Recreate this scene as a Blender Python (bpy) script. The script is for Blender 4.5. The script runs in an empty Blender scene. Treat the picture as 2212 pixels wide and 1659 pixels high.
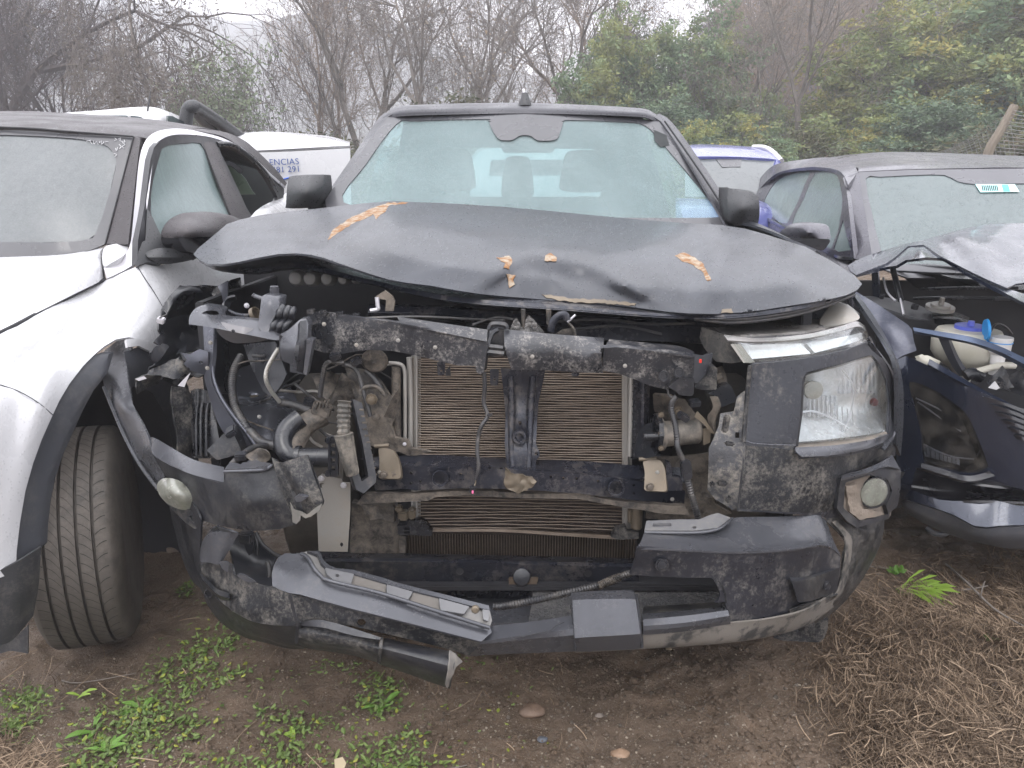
import bpy, bmesh, math, random
import numpy as np
from mathutils import Vector, Matrix, noise as mn
from mathutils.geometry import delaunay_2d_cdt
R = math.radians
random.seed(7); np.random.seed(7)
SC = bpy.context.scene
COL = SC.collection
# ---------------------------------------------------------------- camera, sky, sun, exposure
CAMH, PITCH, FPX, UW, VH = 1.41, R(14.3), 1663.0, 2212.0, 1659.0
cam = bpy.data.cameras.new('camera'); camo = bpy.data.objects.new('camera', cam); COL.objects.link(camo)
camo.location = (0, 0, CAMH); camo.rotation_euler = (R(90) - PITCH, 0, 0)
cam.sensor_width = 36; cam.sensor_fit = 'HORIZONTAL'; cam.lens = 36 * FPX / UW; cam.clip_start = .05; cam.clip_end = 3000
SC.camera = camo
SC.view_settings.view_transform = 'Standard'; SC.view_settings.look = 'None'
SC.view_settings.exposure = 0.80; SC.view_settings.gamma = 1.0; SC.view_settings.use_curve_mapping = False
SUN_EL, SUN_AZ = R(58), R(200)
world = bpy.data.worlds.new('World'); SC.world = world; world.use_nodes = True
nt = world.node_tree; nt.nodes.clear()
sky = nt.nodes.new('ShaderNodeTexSky'); sky.sky_type = 'NISHITA'; sky.sun_disc = False
sky.sun_elevation = SUN_EL; sky.sun_rotation = SUN_AZ; sky.air_density = 1.0; sky.dust_density = 4.0
bg1 = nt.nodes.new('ShaderNodeBackground'); bg1.inputs['Strength'].default_value = .05
hs = nt.nodes.new('ShaderNodeHueSaturation'); hs.inputs['Saturation'].default_value = .25
nt.links.new(sky.outputs[0], hs.inputs['Color']); nt.links.new(hs.outputs[0], bg1.inputs['Color'])
# the cloud deck: even cover, brighter towards the zenith as an overcast sky is
tc = nt.nodes.new('ShaderNodeTexCoord'); sx = nt.nodes.new('ShaderNodeSeparateXYZ')
nt.links.new(tc.outputs['Generated'], sx.inputs[0])
mr = nt.nodes.new('ShaderNodeMapRange'); mr.inputs[1].default_value = 0.0; mr.inputs[2].default_value = 1.0
mr.inputs[3].default_value = 1.05; mr.inputs[4].default_value = 2.1
nt.links.new(sx.outputs['Z'], mr.inputs[0])
nz = nt.nodes.new('ShaderNodeTexNoise'); nz.inputs['Scale'].default_value = 2.2; nz.inputs['Detail'].default_value = 4
nt.links.new(tc.outputs['Generated'], nz.inputs['Vector'])
mr2 = nt.nodes.new('ShaderNodeMapRange'); mr2.inputs[3].default_value = .93; mr2.inputs[4].default_value = 1.07
nt.links.new(nz.outputs['Fac'], mr2.inputs[0])
mm = nt.nodes.new('ShaderNodeMath'); mm.operation = 'MULTIPLY'
nt.links.new(mr.outputs[0], mm.inputs[0]); nt.links.new(mr2.outputs[0], mm.inputs[1])
bg2 = nt.nodes.new('ShaderNodeBackground'); bg2.inputs['Color'].default_value = (.965, .968, 1.0, 1)
nt.links.new(mm.outputs[0], bg2.inputs['Strength'])
ads = nt.nodes.new('ShaderNodeAddShader'); wo = nt.nodes.new('ShaderNodeOutputWorld')
nt.links.new(bg1.outputs[0], ads.inputs[0]); nt.links.new(bg2.outputs[0], ads.inputs[1]); nt.links.new(ads.outputs[0], wo.inputs[0])
sl = bpy.data.lights.new('sun', 'SUN'); sl.energy = .6; sl.angle = R(25); sl.color = (1, .97, .93)
so = bpy.data.objects.new('sun', sl); COL.objects.link(so); so.rotation_euler = (R(90) - SUN_EL, 0, R(180) - SUN_AZ)
SC.render.engine = 'CYCLES'
SC.cycles.volume_bounces = 2; SC.cycles.max_bounces = 8; SC.cycles.transparent_max_bounces = 24
SC.cycles.use_denoising = True; SC.cycles.volume_max_steps = 64

# ---------------------------------------------------------------- helpers
CP, SP = math.cos(PITCH), math.sin(PITCH)
def ray(u, v):
    dx = (u - UW / 2) / FPX; dy = -(v - VH / 2) / FPX
    return Vector((dx, CP + dy * SP, -SP + dy * CP))
def P(u, v, Y):                      # the point of the place seen at (u, v) whose distance in front is Y
    d = ray(u, v); t = Y / d.y
    return Vector((d.x * t, Y, CAMH + d.z * t))
def G(u, v, z=0.0):                  # the point at height z seen at (u, v)
    d = ray(u, v); t = (z - CAMH) / d.z
    return Vector((d.x * t, d.y * t, z))
def px(Y, v=829):                    # metres for one picture unit at distance Y
    return P(1000, v, Y).x - P(999, v, Y).x

def tag(o, label=None, cat=None, group=None, kind=None):
    if label: o['label'] = label
    if cat: o['category'] = cat
    if group: o['group'] = group
    if kind: o['kind'] = kind
    return o
def thing(name, label, cat, loc=(0, 0, 0), group=None):
    o = bpy.data.objects.new(name, None); COL.objects.link(o); o.location = loc; o.empty_display_size = .2
    return tag(o, label, cat, group)
def root_loc(p):
    l = Vector((0, 0, 0))
    while p is not None: l += Vector(p.location); p = p.parent
    return l
def finish(me, mats, smooth=35):
    for m in (mats if isinstance(mats, (list, tuple)) else [mats]): me.materials.append(m)
    if smooth:
        me.polygons.foreach_set('use_smooth', [True] * len(me.polygons))
        me.set_sharp_from_angle(angle=R(smooth))
def mk(name, bm, mat, parent=None, smooth=35, label=None):
    if parent is not None:
        l = root_loc(parent)
        if l.length > 0: bmesh.ops.translate(bm, verts=bm.verts, vec=-l)
    me = bpy.data.meshes.new(name); bm.to_mesh(me); bm.free()
    finish(me, mat, smooth)
    o = bpy.data.objects.new(name, me); COL.objects.link(o)
    if parent is not None: o.parent = parent
    if label: o['label'] = label
    return o
def catmull(pts, n, closed=False):
    pts = [Vector(p) for p in pts]; out = []
    m = len(pts)
    if m < 3 and not closed:
        for k in range(n * (m - 1) + 1): t = k / (n * (m - 1)); out.append(pts[0].lerp(pts[-1], t))
        return out
    segs = m if closed else m - 1
    for i in range(segs):
        g = (lambda j: pts[j % m]) if closed else (lambda j: pts[max(0, min(m - 1, j))])
        p0, p1, p2, p3 = g(i - 1), g(i), g(i + 1), g(i + 2)
        for k in range(n):
            t = k / n
            out.append(.5 * ((2 * p1) + (p2 - p0) * t + (2 * p0 - 5 * p1 + 4 * p2 - p3) * t * t + (3 * p1 - p0 - 3 * p2 + p3) * t ** 3))
    if not closed: out.append(pts[-1])
    return out
def resample(row, n, smooth=True):   # n points along a row of (u, v, Y)
    pts = catmull(row, 8) if (smooth and len(row) > 2) else [Vector(p) for p in row]
    d = [0]
    for a, b in zip(pts, pts[1:]): d.append(d[-1] + max(1e-9, (Vector((b[0], b[1])) - Vector((a[0], a[1]))).length + abs(b[2] - a[2]) * 300))
    out = []; j = 0
    for k in range(n):
        s = d[-1] * k / (n - 1)
        while j < len(d) - 2 and d[j + 1] < s: j += 1
        t = (s - d[j]) / (d[j + 1] - d[j]); out.append(pts[j].lerp(pts[j + 1], max(0, min(1, t))))
    return out
class TPS:                            # smooth depth field through control points (u, v, Y), plus local dents
    def __init__(s, ctrl, dents=(), crease=None):
        c = np.array(ctrl, float); s.p = c[:, :2] / 300; n = len(c)
        r = np.linalg.norm(s.p[:, None] - s.p[None], axis=2); K = s.k(r) + np.eye(n) * 1e-4
        A = np.zeros((n + 3, n + 3)); A[:n, :n] = K; A[:n, n] = 1; A[:n, n + 1:] = s.p
        A[n, :n] = 1; A[n + 1:, :n] = s.p.T
        s.w = np.linalg.solve(A, np.r_[c[:, 2], 0, 0, 0]); s.n = n; s.dents = dents; s.crease = crease
    def k(s, r): return np.where(r > 0, r * r * np.log(np.maximum(r, 1e-9)), 0)
    def __call__(s, u, v):
        q = np.array([u, v], float) / 300; r = np.linalg.norm(s.p - q, axis=1)
        y = float(s.k(r) @ s.w[:s.n] + s.w[s.n] + s.w[s.n + 1:] @ q)
        for (a, b, ru, rv, dy, *ang) in s.dents:
            du, dv = u - a, v - b
            if ang: ca, sa = math.cos(R(ang[0])), math.sin(R(ang[0])); du, dv = du * ca + dv * sa, -du * sa + dv * ca
            y += dy * math.exp(-(du / ru) ** 2 - (dv / rv) ** 2)
        if s.crease: y += s.crease(u, v)
        return y
def depth_of(dep):
    if callable(dep): return dep
    if isinstance(dep, (int, float)): return lambda u, v: dep
    if len(dep) == 3:                 # plane through three points
        (a, b, c) = [Vector(p) for p in dep]; n = (b - a).cross(c - a)
        return lambda u, v: a[2] - (n[0] * (u - a[0]) + n[1] * (v - a[1])) / n[2]
    return TPS(dep)
def jag(pts, amp=3, step=9, seed=1):  # torn edge: subdivide and jitter an open polyline
    rnd = random.Random(seed); out = []
    for a, b in zip(pts, pts[1:]):
        L = math.hypot(b[0] - a[0], b[1] - a[1]); n = max(1, int(L / step))
        for k in range(n):
            t = k / n; j = 0 if k == 0 else amp
            out.append((a[0] + (b[0] - a[0]) * t + rnd.uniform(-j, j), a[1] + (b[1] - a[1]) * t + rnd.uniform(-j, j)))
    out.append(tuple(pts[-1])); return out
def ell(cu, cv, ru, rv=None, n=20, rot=0):
    rv = rv or ru; c, s = math.cos(R(rot)), math.sin(R(rot)); o = []
    for k in range(n):
        a = 2 * math.pi * k / n; x, y = ru * math.cos(a), rv * math.sin(a); o.append((cu + x * c - y * s, cv + x * s + y * c))
    return o
def rnd_poly(pts, r=6, n=4):          # rounds the corners of a closed outline
    out = []; m = len(pts)
    for i in range(m):
        p0, p1, p2 = Vector(pts[i - 1][:2]), Vector(pts[i][:2]), Vector(pts[(i + 1) % m][:2])
        a, b = p0 - p1, p2 - p1; ra = min(r, a.length * .45); rb = min(r, b.length * .45)
        q0, q2 = p1 + a.normalized() * ra, p1 + b.normalized() * rb
        for k in range(n + 1):
            t = k / n; out.append(tuple(q0 * (1 - t) ** 2 + p1 * 2 * t * (1 - t) + q2 * t * t))
    return out
def smo(pts, n=4): return [(p[0], p[1]) for p in catmull([(a[0], a[1], 0) for a in pts], n, True)]
def inside(p, poly):
    x, y = p; c = False; j = len(poly) - 1
    for i in range(len(poly)):
        xi, yi = poly[i]; xj, yj = poly[j]
        if (yi > y) != (yj > y) and x < (xj - xi) * (y - yi) / (yj - yi) + xi: c = not c
        j = i
    return c
def add_panel(bm, outline, dep, thick=.004, res=30, holes=(), wob=0.0, side=None):
    """sheet metal / moulded plastic: outline with holes, its own depth field, real thickness (walls follow the surface normal)"""
    f = depth_of(dep); outline = [tuple(p[:2]) for p in outline]; holes = [[tuple(p[:2]) for p in h] for h in holes]
    pts = []; edges = []
    for lp in [outline] + list(holes):
        s = len(pts); n = 0
        for i, a in enumerate(lp):
            b = lp[(i + 1) % len(lp)]; L = math.hypot(b[0] - a[0], b[1] - a[1])
            if L < .2: continue
            k = max(1, int(L / res))
            for t in range(k): pts.append((a[0] + (b[0] - a[0]) * t / k, a[1] + (b[1] - a[1]) * t / k)); n += 1
        for i in range(n): edges.append((s + i, s + (i + 1) % n))
    us = [p[0] for p in outline]; vs = [p[1] for p in outline]
    rr = random.Random(int(us[0] * 7 + vs[0])); row = 0; v = min(vs) + res * .5
    while v < max(vs):
        u = min(us) + res * (.5 if row % 2 else 0.1)
        while u < max(us):
            q = (u + rr.uniform(-.1, .1) * res, v + rr.uniform(-.1, .1) * res)
            if inside(q, outline) and not any(inside(q, h) for h in holes): pts.append(q)
            u += res
        v += res * .87; row += 1
    vv, ee, ff, *_ = delaunay_2d_cdt([Vector(p) for p in pts], edges, [], 0, 1e-4)
    keep = []
    for t in ff:
        c = (sum(vv[i][0] for i in t) / 3, sum(vv[i][1] for i in t) / 3)
        if inside(c, outline) and not any(inside(c, h) for h in holes): keep.append(t)
    P3 = []
    for p in vv:
        y = f(p[0], p[1])
        if wob: y += wob * mn.noise(Vector((p[0] * .03, p[1] * .03, us[0])))
        P3.append(P(p[0], p[1], y))
    nrm = [Vector() for _ in P3]; cnt = {}
    tris = []
    for t in keep:
        a, b, c = [P3[i] for i in t]; n = (b - a).cross(c - a)
        if n.dot(a - Vector((0, 0, CAMH))) > 0: t = list(reversed(t)); n = -n
        tris.append(list(t))
        for i in t: nrm[i] += n
        for i in range(3):
            e = (t[i], t[(i + 1) % 3]); cnt[e] = 1
    used = sorted({i for t in tris for i in t})
    F = {i: bm.verts.new(P3[i]) for i in used}
    for t in tris:
        try: bm.faces.new([F[i] for i in t])
        except ValueError: pass
    if thick:
        B = {}
        for i in used:
            n = nrm[i].normalized() if nrm[i].length > 0 else Vector((0, -1, 0))
            if thick > .025: n = Vector((0, -1, 0))
            B[i] = bm.verts.new(P3[i] - n * thick)
        for t in tris:
            try: bm.faces.new([B[i] for i in reversed(t)])
            except ValueError: pass
        for (a, b) in cnt:
            if (b, a) not in cnt:
                try: bm.faces.new([F[b], F[a], B[a], B[b]])
                except ValueError: pass
    return bm
def panel(name, outline, dep, mat, parent, thick=.004, res=30, holes=(), wob=0.0, smooth=35, label=None):
    return mk(name, add_panel(bmesh.new(), outline, dep, thick, res, holes, wob), mat, parent, smooth, label)
def add_loft(bm, rows, nu=24, nv=6, thick=.004, smooth_v=True, smooth_u=True, world=False, closed=False, cap=False):
    rs = [resample(r, nu, smooth_u) for r in rows]; grid = []
    if smooth_v and len(rows) > 2:
        cols = [catmull([r[i] for r in rs], nv) for i in range(nu)]
    else:
        cols = []
        for i in range(nu):
            c = []
            for a, b in zip(rs, rs[1:]):
                for k in range(nv): c.append(a[i].lerp(b[i], k / nv))
            c.append(rs[-1][i]); cols.append(c)
    n2 = len(cols[0])
    P3 = [[(p if world else P(p[0], p[1], p[2])) for p in c] for c in cols]
    V = [[bm.verts.new(p) for p in c] for c in P3]
    def nr(i, j):
        a = P3[min(nu - 1, i + 1)][j] - P3[max(0, i - 1)][j]; b = P3[i][min(n2 - 1, j + 1)] - P3[i][max(0, j - 1)]
        n = a.cross(b); return n.normalized() if n.length > 1e-12 else Vector((0, -1, 0))
    sgn = 1
    c = P3[nu // 2][n2 // 2]
    if nr(nu // 2, n2 // 2).dot(c - Vector((0, 0, CAMH))) > 0: sgn = -1
    def fc(l):
        if sgn < 0: l = l[::-1]
        try: bm.faces.new(l)
        except ValueError: pass
    for i in range(nu - 1):
        for j in range(n2 - 1): fc([V[i][j], V[i + 1][j], V[i + 1][j + 1], V[i][j + 1]])
    if thick:
        B = [[bm.verts.new(P3[i][j] - nr(i, j) * sgn * thick) for j in range(n2)] for i in range(nu)]
        for i in range(nu - 1):
            for j in range(n2 - 1): fc([B[i][j + 1], B[i + 1][j + 1], B[i + 1][j], B[i][j]])
        for i in range(nu - 1):
            fc([V[i + 1][0], V[i][0], B[i][0], B[i + 1][0]]); fc([V[i][-1], V[i + 1][-1], B[i + 1][-1], B[i][-1]])
        for j in range(n2 - 1):
            fc([V[0][j], V[0][j + 1], B[0][j + 1], B[0][j]]); fc([V[-1][j + 1], V[-1][j], B[-1][j], B[-1][j + 1]])
    return bm
def loft(name, rows, mat, parent, nu=24, nv=6, thick=.004, smooth_v=True, smooth_u=True, smooth=35, world=False, label=None):
    return mk(name, add_loft(bmesh.new(), rows, nu, nv, thick, smooth_v, smooth_u, world), mat, parent, smooth, label)
def frame_of(d, ref=None):
    d = d.normalized(); a = ref or (Vector((0, 0, 1)) if abs(d.z) < .95 else Vector((0, 1, 0)))
    x = d.cross(a).normalized(); return x, x.cross(d)
def add_tube(bm, pts, r, n=8, sub=4, ribs=0, cap=True, taper=None, flat=1.0):
    """tube through world points; ribs > 0 gives a corrugated conduit with that pitch in metres"""
    c = catmull(pts, sub) if len(pts) > 2 and sub > 1 else [Vector(p) for p in pts]
    if ribs:
        d = [0]
        for a, b in zip(c, c[1:]): d.append(d[-1] + (b - a).length)
        m = max(4, int(d[-1] / ribs * 2)); o = []; j = 0
        for k in range(m + 1):
            s = d[-1] * k / m
            while j < len(d) - 2 and d[j + 1] < s: j += 1
            o.append(c[j].lerp(c[j + 1], (s - d[j]) / max(1e-9, d[j + 1] - d[j])))
        c = o
    rings = []; N = len(c); px_ = None
    for i, p in enumerate(c):
        d = (c[min(N - 1, i + 1)] - c[max(0, i - 1)])
        if d.length < 1e-9: d = Vector((0, 0, 1))
        d.normalize()
        if px_ is None: x, y = frame_of(d)
        else:
            x = (px_ - d * px_.dot(d)).normalized(); y = x.cross(d)
        px_ = x
        rr = r if not callable(r) else r(i / (N - 1))
        if taper is not None: rr = r + (taper - r) * i / (N - 1)
        if ribs and i % 2: rr *= .8
        rings.append([bm.verts.new(p + x * rr * math.cos(2 * math.pi * k / n) + y * rr * flat * math.sin(2 * math.pi * k / n)) for k in range(n)])
    for a, b in zip(rings, rings[1:]):
        for k in range(n): bm.faces.new([a[k], a[(k + 1) % n], b[(k + 1) % n], b[k]])
    if cap: bm.faces.new(rings[0][::-1]); bm.faces.new(rings[-1])
    return bm
def PT(*pts): return [P(*p) for p in pts]
def tube(name, pts, r, mat, parent, n=8, sub=4, ribs=0, taper=None, label=None, flat=1.0):
    return mk(name, add_tube(bmesh.new(), pts, r, n, sub, ribs, True, taper, flat), mat, parent, 50, label)
def add_lathe(bm, c, axis, prof, n=24, cap=True):   # prof: (distance along axis, radius)
    ax = Vector(axis).normalized(); x, y = frame_of(ax); rings = []
    for d, r in prof:
        if r < 1e-6: rings.append([bm.verts.new(c + ax * d)]); continue
        rings.append([bm.verts.new(c + ax * d + x * r * math.cos(2 * math.pi * k / n) + y * r * math.sin(2 * math.pi * k / n)) for k in range(n)])
    for a, b in zip(rings, rings[1:]):
        for k in range(n):
            k2 = (k + 1) % n
            if len(a) == 1 and len(b) == 1: continue
            if len(a) == 1: bm.faces.new([a[0], b[k2], b[k]])
            elif len(b) == 1: bm.faces.new([a[k], a[k2], b[0]])
            else: bm.faces.new([a[k], a[k2], b[k2], b[k]])
    if cap and len(rings[0]) > 1: bm.faces.new(rings[0][::-1])
    if cap and len(rings[-1]) > 1: bm.faces.new(rings[-1])
    return bm
def lathe(name, c, axis, prof, mat, parent, n=24, label=None, smooth=35):
    b = add_lathe(bmesh.new(), Vector(c), axis, prof, n); bmesh.ops.recalc_face_normals(b, faces=b.faces)
    return mk(name, b, mat, parent, smooth, label)
def add_box(bm, c, s, rot=(0, 0, 0), bev=0.0):
    from mathutils import Euler
    M = Matrix.Translation(Vector(c)) @ Euler(rot).to_matrix().to_4x4() @ Matrix.Diagonal((s[0], s[1], s[2], 1))
    b2 = bmesh.new(); bmesh.ops.create_cube(b2, size=1, matrix=M)
    if bev: bmesh.ops.bevel(b2, geom=b2.edges[:], offset=bev, segments=2, affect='EDGES')
    me = bpy.data.meshes.new('t'); b2.to_mesh(me); b2.free(); bm.from_mesh(me); bpy.data.meshes.remove(me)
    return bm
def box(name, c, s, mat, parent, rot=(0, 0, 0), bev=0.004, label=None):
    return mk(name, add_box(bmesh.new(), c, s, rot, bev), mat, parent, 35, label)
def bolt(u, v, Y, r, mat, parent, name='bolt'):
    k = px(Y) * r
    return lathe(name, P(u, v, Y), (0, -1, -.15), [(0, k * 1.5), (k * .35, k * 1.5), (k * .35, k), (k * 1.2, k * .95), (k * 1.3, k * .6)], mat, parent, 8)

# ---------------------------------------------------------------- materials
def mat_new(name):
    m = bpy.data.materials.new(name); m.use_nodes = True; n = m.node_tree; n.nodes.clear()
    o = n.nodes.new('ShaderNodeOutputMaterial'); b = n.nodes.new('ShaderNodeBsdfPrincipled'); n.links.new(b.outputs[0], o.inputs[0])
    return m, n, b, o
def N(n, t, **kw):
    x = n.nodes.new(t)
    for k, v in kw.items():
        if k.startswith('i_'): x.inputs[k[2:].replace('_', ' ')].default_value = v
        else: setattr(x, k, v)
    return x
def noise_n(n, vec, scale, detail=5, rough=.6, dist=0.0):
    x = N(n, 'ShaderNodeTexNoise'); x.inputs['Scale'].default_value = scale; x.inputs['Detail'].default_value = detail
    x.inputs['Roughness'].default_value = rough; x.inputs['Distortion'].default_value = dist
    n.links.new(vec, x.inputs['Vector']); return x.outputs['Fac']
def ramp(n, src, a, b, ca=(0, 0, 0, 1), cb=(1, 1, 1, 1)):
    r = N(n, 'ShaderNodeValToRGB'); r.color_ramp.elements[0].position = a; r.color_ramp.elements[1].position = b
    r.color_ramp.elements[0].color = ca; r.color_ramp.elements[1].color = cb; n.links.new(src, r.inputs[0]); return r.outputs[0]
def mixc(n, f, a, b):
    m = N(n, 'ShaderNodeMix', data_type='RGBA')
    for s, v in ((0, f), (6, a), (7, b)):
        if hasattr(v, 'links') or hasattr(v, 'is_output'): n.links.new(v, m.inputs[s])
        else: m.inputs[s].default_value = v if s == 0 else (*v, 1) if len(v) == 3 else v
    return m.outputs[2]
def surf(name, col, rough=.5, metal=0.0, col2=None, cs=8, ca=.35, cb=.7, dust=None, dcol=(.30, .26, .22), ds=9, da=.52, db=.62,
         bump=0.0, bs=60, droplets=0.0, coat=0.0, spec=.5, rvar=.12, stretch=None, drip=False):
    """one general weathered surface: base colour with a second tone, a dust layer with a shape of its own, fine relief, water drops"""
    m, n, b, o = mat_new(name); T = N(n, 'ShaderNodeTexCoord'); vec = T.outputs['Object']
    if stretch:
        mp = N(n, 'ShaderNodeMapping'); mp.inputs['Scale'].default_value = stretch; n.links.new(vec, mp.inputs[0]); v2 = mp.outputs[0]
    else: v2 = vec
    c = (*col, 1)
    if col2 is not None:
        f = ramp(n, noise_n(n, v2, cs, 6, .62), ca, cb); c = mixc(n, f, col, col2)
    rough_s = ramp(n, noise_n(n, vec, 6, 5), .3, .7, (max(0, rough - rvar),) * 3 + (1,), (min(1, rough + rvar),) * 3 + (1,))
    if dust:
        f1 = noise_n(n, v2, ds * 2.4, 9, .78, .3); f2 = noise_n(n, vec, ds * .4, 4, .55); da += .055; da -= .03; db = da + .17
        ad = N(n, 'ShaderNodeMath', operation='MULTIPLY_ADD'); ad.inputs[1].default_value = .42; n.links.new(f2, ad.inputs[0])
        sc = N(n, 'ShaderNodeMath', operation='MULTIPLY'); sc.inputs[1].default_value = .68; n.links.new(f1, sc.inputs[0]); n.links.new(sc.outputs[0], ad.inputs[2])
        fd = ramp(n, ad.outputs[0], da, db)
        ml = N(n, 'ShaderNodeMath', operation='MULTIPLY'); ml.inputs[1].default_value = dust; n.links.new(fd, ml.inputs[0])
        c = mixc(n, ml.outputs[0], c if hasattr(c, 'links') else c[:3], dcol)
        rough_s = mixc(n, ml.outputs[0], rough_s, (.85, .85, .85))
    if hasattr(c, 'links'): n.links.new(c, b.inputs['Base Color'])
    else: b.inputs['Base Color'].default_value = c
    n.links.new(rough_s, b.inputs['Roughness']); b.inputs['Metallic'].default_value = metal; b.inputs['Specular IOR Level'].default_value = spec
    b.inputs['Coat Weight'].default_value = coat; b.inputs['Coat Roughness'].default_value = .08
    h = None
    if bump:
        h = noise_n(n, vec, bs, 6, .65)
        bp = N(n, 'ShaderNodeBump'); bp.inputs['Strength'].default_value = bump; bp.inputs['Distance'].default_value = .01
        n.links.new(h, bp.inputs['Height']); n.links.new(bp.outputs[0], b.inputs['Normal'])
    if droplets:
        vo = N(n, 'ShaderNodeTexVoronoi', feature='F1'); vo.inputs['Scale'].default_value = 95; n.links.new(vec, vo.inputs['Vector'])
        vo.inputs['Randomness'].default_value = 1
        d = ramp(n, vo.outputs['Distance'], .18, .34, (1, 1, 1, 1), (0, 0, 0, 1))
        k = ramp(n, vo.outputs['Color'], .45, .5); mu = N(n, 'ShaderNodeMath', operation='MULTIPLY'); n.links.new(d, mu.inputs[0]); n.links.new(k, mu.inputs[1])
        b2 = N(n, 'ShaderNodeBump'); b2.inputs['Strength'].default_value = droplets; b2.inputs['Distance'].default_value = .0016
        n.links.new(mu.outputs[0], b2.inputs['Height'])
        if bump: n.links.new(bp.outputs[0], b2.inputs['Normal'])
        n.links.new(b2.outputs[0], b.inputs['Normal'])
        rr = mixc(n, mu.outputs[0], rough_s, (.06, .06, .06)); n.links.new(rr, b.inputs['Roughness'])
    return m
def film_glass(name, tint=(.62, .74, .75), film=(.42, .50, .51), f0=.55, streak=True, rough=.12):
    """window glass carrying a film of condensation and drops: part see-through, part veiled"""
    m, n, b, o = mat_new(name); T = N(n, 'ShaderNodeTexCoord'); vec = T.outputs['Object']
    b.inputs['Base Color'].default_value = (*film, 1); b.inputs['Roughness'].default_value = rough; b.inputs['Specular IOR Level'].default_value = .8
    tr = N(n, 'ShaderNodeBsdfTransparent'); tr.inputs[0].default_value = (*tint, 1)
    mp = N(n, 'ShaderNodeMapping'); mp.inputs['Scale'].default_value = (1.6, 1.6, .10) if streak else (1, 1, 1); n.links.new(vec, mp.inputs[0])
    s1 = noise_n(n, mp.outputs[0], 26, 5, .6, .8); s2 = noise_n(n, vec, 170, 3, .7); s3 = noise_n(n, vec, 2.2, 3)
    a = N(n, 'ShaderNodeMath', operation='MULTIPLY_ADD'); a.inputs[1].default_value = .35 if streak else .08; a.inputs[2].default_value = 0 if streak else .135; n.links.new(s1, a.inputs[0])
    c = N(n, 'ShaderNodeMath', operation='MULTIPLY_ADD'); c.inputs[1].default_value = .45; n.links.new(s2, c.inputs[0]); n.links.new(a.outputs[0], c.inputs[2])
    e = N(n, 'ShaderNodeMath', operation='MULTIPLY_ADD'); e.inputs[1].default_value = .3; n.links.new(s3, e.inputs[0]); n.links.new(c.outputs[0], e.inputs[2])
    mrr = N(n, 'ShaderNodeMapRange'); mrr.inputs[1].default_value = .4; mrr.inputs[2].default_value = .7
    w_ = .13 if streak else .08; mrr.inputs[3].default_value = max(0, f0 - w_); mrr.inputs[4].default_value = min(1, f0 + w_); n.links.new(e.outputs[0], mrr.inputs[0])
    bp = N(n, 'ShaderNodeBump'); bp.inputs['Strength'].default_value = .25; bp.inputs['Distance'].default_value = .002; n.links.new(s2, bp.inputs['Height']); n.links.new(bp.outputs[0], b.inputs['Normal'])
    mx = N(n, 'ShaderNodeMixShader'); n.links.new(mrr.outputs[0], mx.inputs[0]); n.links.new(tr.outputs[0], mx.inputs[1]); n.links.new(b.outputs[0], mx.inputs[2])
    n.links.new(mx.outputs[0], o.inputs[0]); return m
M = {}
M['grey'] = surf('graphite_paint', (.033, .037, .047), .40, .25, (.033, .035, .041), 3, rvar=.04, droplets=.5, bump=.03, bs=220, coat=.15, dust=.10, ds=30, da=.58, db=.7)
M['greyroof'] = surf('graphite_roof_paint', (.052, .052, .060), .42, .3, droplets=.5, bump=.12, bs=240)
M['plastic'] = surf('black_bumper_plastic', (.011, .012, .015), .38, 0, (.018, .019, .024), 5, dust=.45, dcol=(.10, .093, .083), ds=40, da=.505, bump=.08, bs=90, spec=.4)
M['plastic_dirty'] = surf('mud_splashed_plastic', (.010, .011, .013), .40, 0, (.022, .023, .027), 6, dust=.8, dcol=(.155, .142, .125), ds=42, da=.50, bump=.25, bs=60, spec=.3)
M['satin'] = surf('satin_grey_plastic', (.070, .072, .082), .27, .3, (.054, .056, .064), 4, dust=.25, dcol=(.22, .2, .18), ds=30, da=.55, db=.7, bump=.05, bs=150)
M['clean_plastic'] = surf('smooth_black_plastic', (.012, .013, .016), .30, 0, (.019, .020, .025), 6, dust=.25, ds=20, da=.55, db=.68, bump=.05, bs=120)
M['cover'] = surf('scuffed_cover_plastic', (.018, .019, .023), .34, 0, (.030, .031, .037), 9, dust=.8, dcol=(.30, .28, .26), ds=55, da=.53, db=.62, bump=.25, bs=70)
M['dark'] = surf('dark_engine_bay', (.010, .010, .013), .7, 0, (.018, .018, .021), 6, bump=.1)
M['interior'] = surf('dark_seat_cloth', (.014, .017, .018), .8, 0)
M['steel_black'] = surf('black_chassis_paint', (.015, .017, .025), .27, .3, (.026, .028, .038), 7, dust=.45, dcol=(.23, .20, .17), ds=14, da=.53, db=.64, bump=.05, bs=80)
M['steel_muddy'] = surf('chassis_steel_under_dried_mud', (.022, .021, .021), .5, .2, (.045, .04, .036), 6, dust=.9, dcol=(.19, .16, .13), ds=12, da=.44, db=.58, bump=.3, bs=50)
M['blue_steel'] = surf('primed_inner_panel', (.080, .083, .100), .30, .5, (.055, .058, .072), 3, bump=.04, bs=50)
M['alu'] = surf('dull_aluminium', (.33, .32, .305), .48, .35, (.33, .31, .28), 5, dust=.3, dcol=(.35, .28, .2), ds=8, da=.52, db=.66)
M['tan'] = surf('corroded_zinc_bracket', (.165, .135, .10), .45, .4, (.115, .095, .07), 14, dust=.4, dcol=(.22, .17, .12), ds=30)
M['fin'] = surf('dusty_condenser_tube', (.165, .13, .10), .45, .4, (.105, .08, .06), 20, dust=.35, dcol=(.16, .11, .08), ds=40)
M['core'] = surf('radiator_core', (.026, .018, .014), .8, .1, (.05, .034, .025), 90, bump=.5, bs=300)
M['fin_dark'] = surf('radiator_fin', (.15, .115, .085), .6, .2, (.09, .068, .048), 30)
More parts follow.
